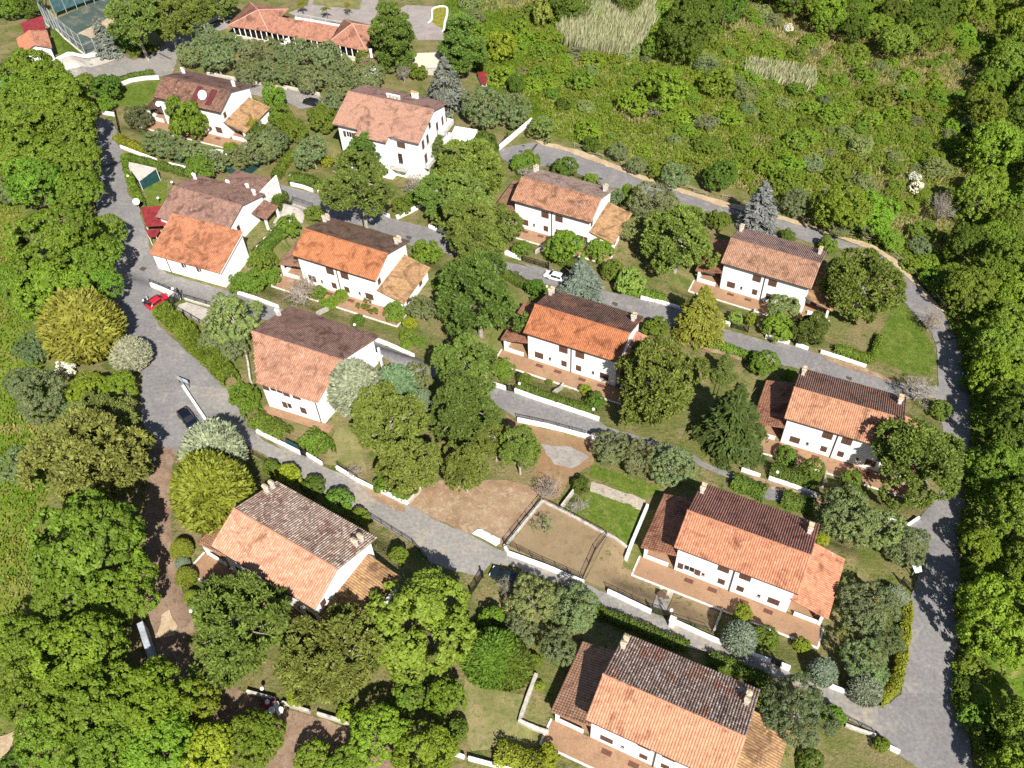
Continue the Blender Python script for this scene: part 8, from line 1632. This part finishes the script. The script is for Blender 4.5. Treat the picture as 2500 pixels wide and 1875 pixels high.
for i, nm in enumerate(('lawn_corner','lawn_lower_terrace','lawn_upper_terrace','lawn_behind_roadside_wall','lawn_by_court')):
    P = PATCH[nm][1]; a = abs(sum(P[k][0]*P[(k+1)%len(P)][1]-P[(k+1)%len(P)][0]*P[k][1] for k in range(len(P))))/2
    xs_ = [p[0] for p in P]; ys_ = [p[1] for p in P]; bb = (max(xs_)-min(xs_))*(max(ys_)-min(ys_)); n = int(bb*45)
    grass('lawn_grass', ['uncut bright grass of the corner lawn by the right road','green grass of the lower terrace lawn','thin grass of the upper terrace lawn','sunny grass behind the rubble-topped wall','grass strip between hut and tennis court'][i], 'grass', scatter(P, n, rg), .32, .13, (.10,.19,.018), 30+i, .6)
# garden ground cover between the houses
xy = scatter(FIELDS['estate'], 90000, rg); nz = vnoise(xy, .22, 12); keep = nz > .05
for nm, (mt, P) in PATCH.items(): keep &= ~inpoly_np(xy[:,0], xy[:,1], P)
for (px, py, ya, x0, x1, y0, y1, pz) in PADS:
    c, s = math.cos(ya), math.sin(ya); dx, dy = xy[:,0]-px, xy[:,1]-py; lx, ly = dx*c+dy*s, -dx*s+dy*c; keep &= ~((lx > x0) & (lx < x1) & (ly > y0) & (ly < y1))
grass('garden_weeds','patchy grass and weeds between the gardens','weeds', xy[keep], .38, .2, (.12,.165,.03), 40, .6)
# fallen needles and leaves under trees
xy = scatter(PATCH['dirt_driveway'][1], 9000, rg, False); rg2 = np.random.RandomState(3); P3 = np.stack([xy[:,0],xy[:,1],terr_np(xy[:,0],xy[:,1])+.1],-1)
v, f = leaves(P3, np.tile([0,0,1.],(len(xy),1))+rg2.normal(0,.3,(len(xy),3)), .16, .1, rg2); o = obj('leaf_litter', npmesh('leaf_litter', v, f, {'rnd': np.repeat(rg2.rand(len(xy)),4)}), M['leaf']); o.color = (.28,.17,.09,1); tag(o, 'dry fallen leaves scattered on the dirt drive', 'leaves', kind='stuff')
# brambles: low tangled mass over the field
def bramble(name, label, P, n, seed, thr, col, hmax=1.1):
    rg = np.random.RandomState(seed); xy = scatter(P, n, rg); a = vnoise(xy, .16, seed); b = vnoise(xy, .5, seed+3); k = a+.45*b > thr; xy = xy[k]; hh = np.clip(.25+.55*(a+.45*b)[k],.1,hmax); m_ = len(xy); per = 13
    C = np.stack([xy[:,0],xy[:,1],terr_np(xy[:,0],xy[:,1])-.2+hh*rg.uniform(.5,1.1,m_)],-1); Cn = np.repeat(C,per,0); d = unit(sph(m_*per,rg,-.3)+np.array([0,0,.3])); Pp = Cn+d*(np.repeat(rg.uniform(.3,.65,m_),per)*rg.uniform(.4,1,m_*per))[:,None]
    sz = rg.uniform(.2,.42,len(Pp)); v, f = leaves(Pp, d+rg.normal(0,.4,d.shape), sz, sz*.62, rg); tone = np.repeat(rg.normal(0,.14,m_)+.12*b[k],per)
    o = obj(name, npmesh(name, v, f, {'rnd': np.repeat(np.clip(.5+tone+rg.normal(0,.15,len(Pp)),0,1),4)}), M['leaf']); o.color = (*col,1); tag(o, label, 'brambles', kind='stuff')
bramble('brambles','tangled bright green brambles covering much of the overgrown field', FIELDS['scrub'], 20000, 61, .05, (.15,.215,.018))
bramble('field_herbs','yellow-green herbs in the hollows of the overgrown field', FIELDS['scrub'], 9000, 71, .25, (.22,.26,.02), .7)
bramble('wood_brambles','dark bramble undergrowth at the foot of the right-hand wood', FIELDS['wood'], 9000, 81, -.1, (.12,.185,.018))
bramble('slope_brambles','bright brambles on the slope left of the overgrown field', FIELDS['slope'], 1800, 91, 0., (.15,.22,.018))
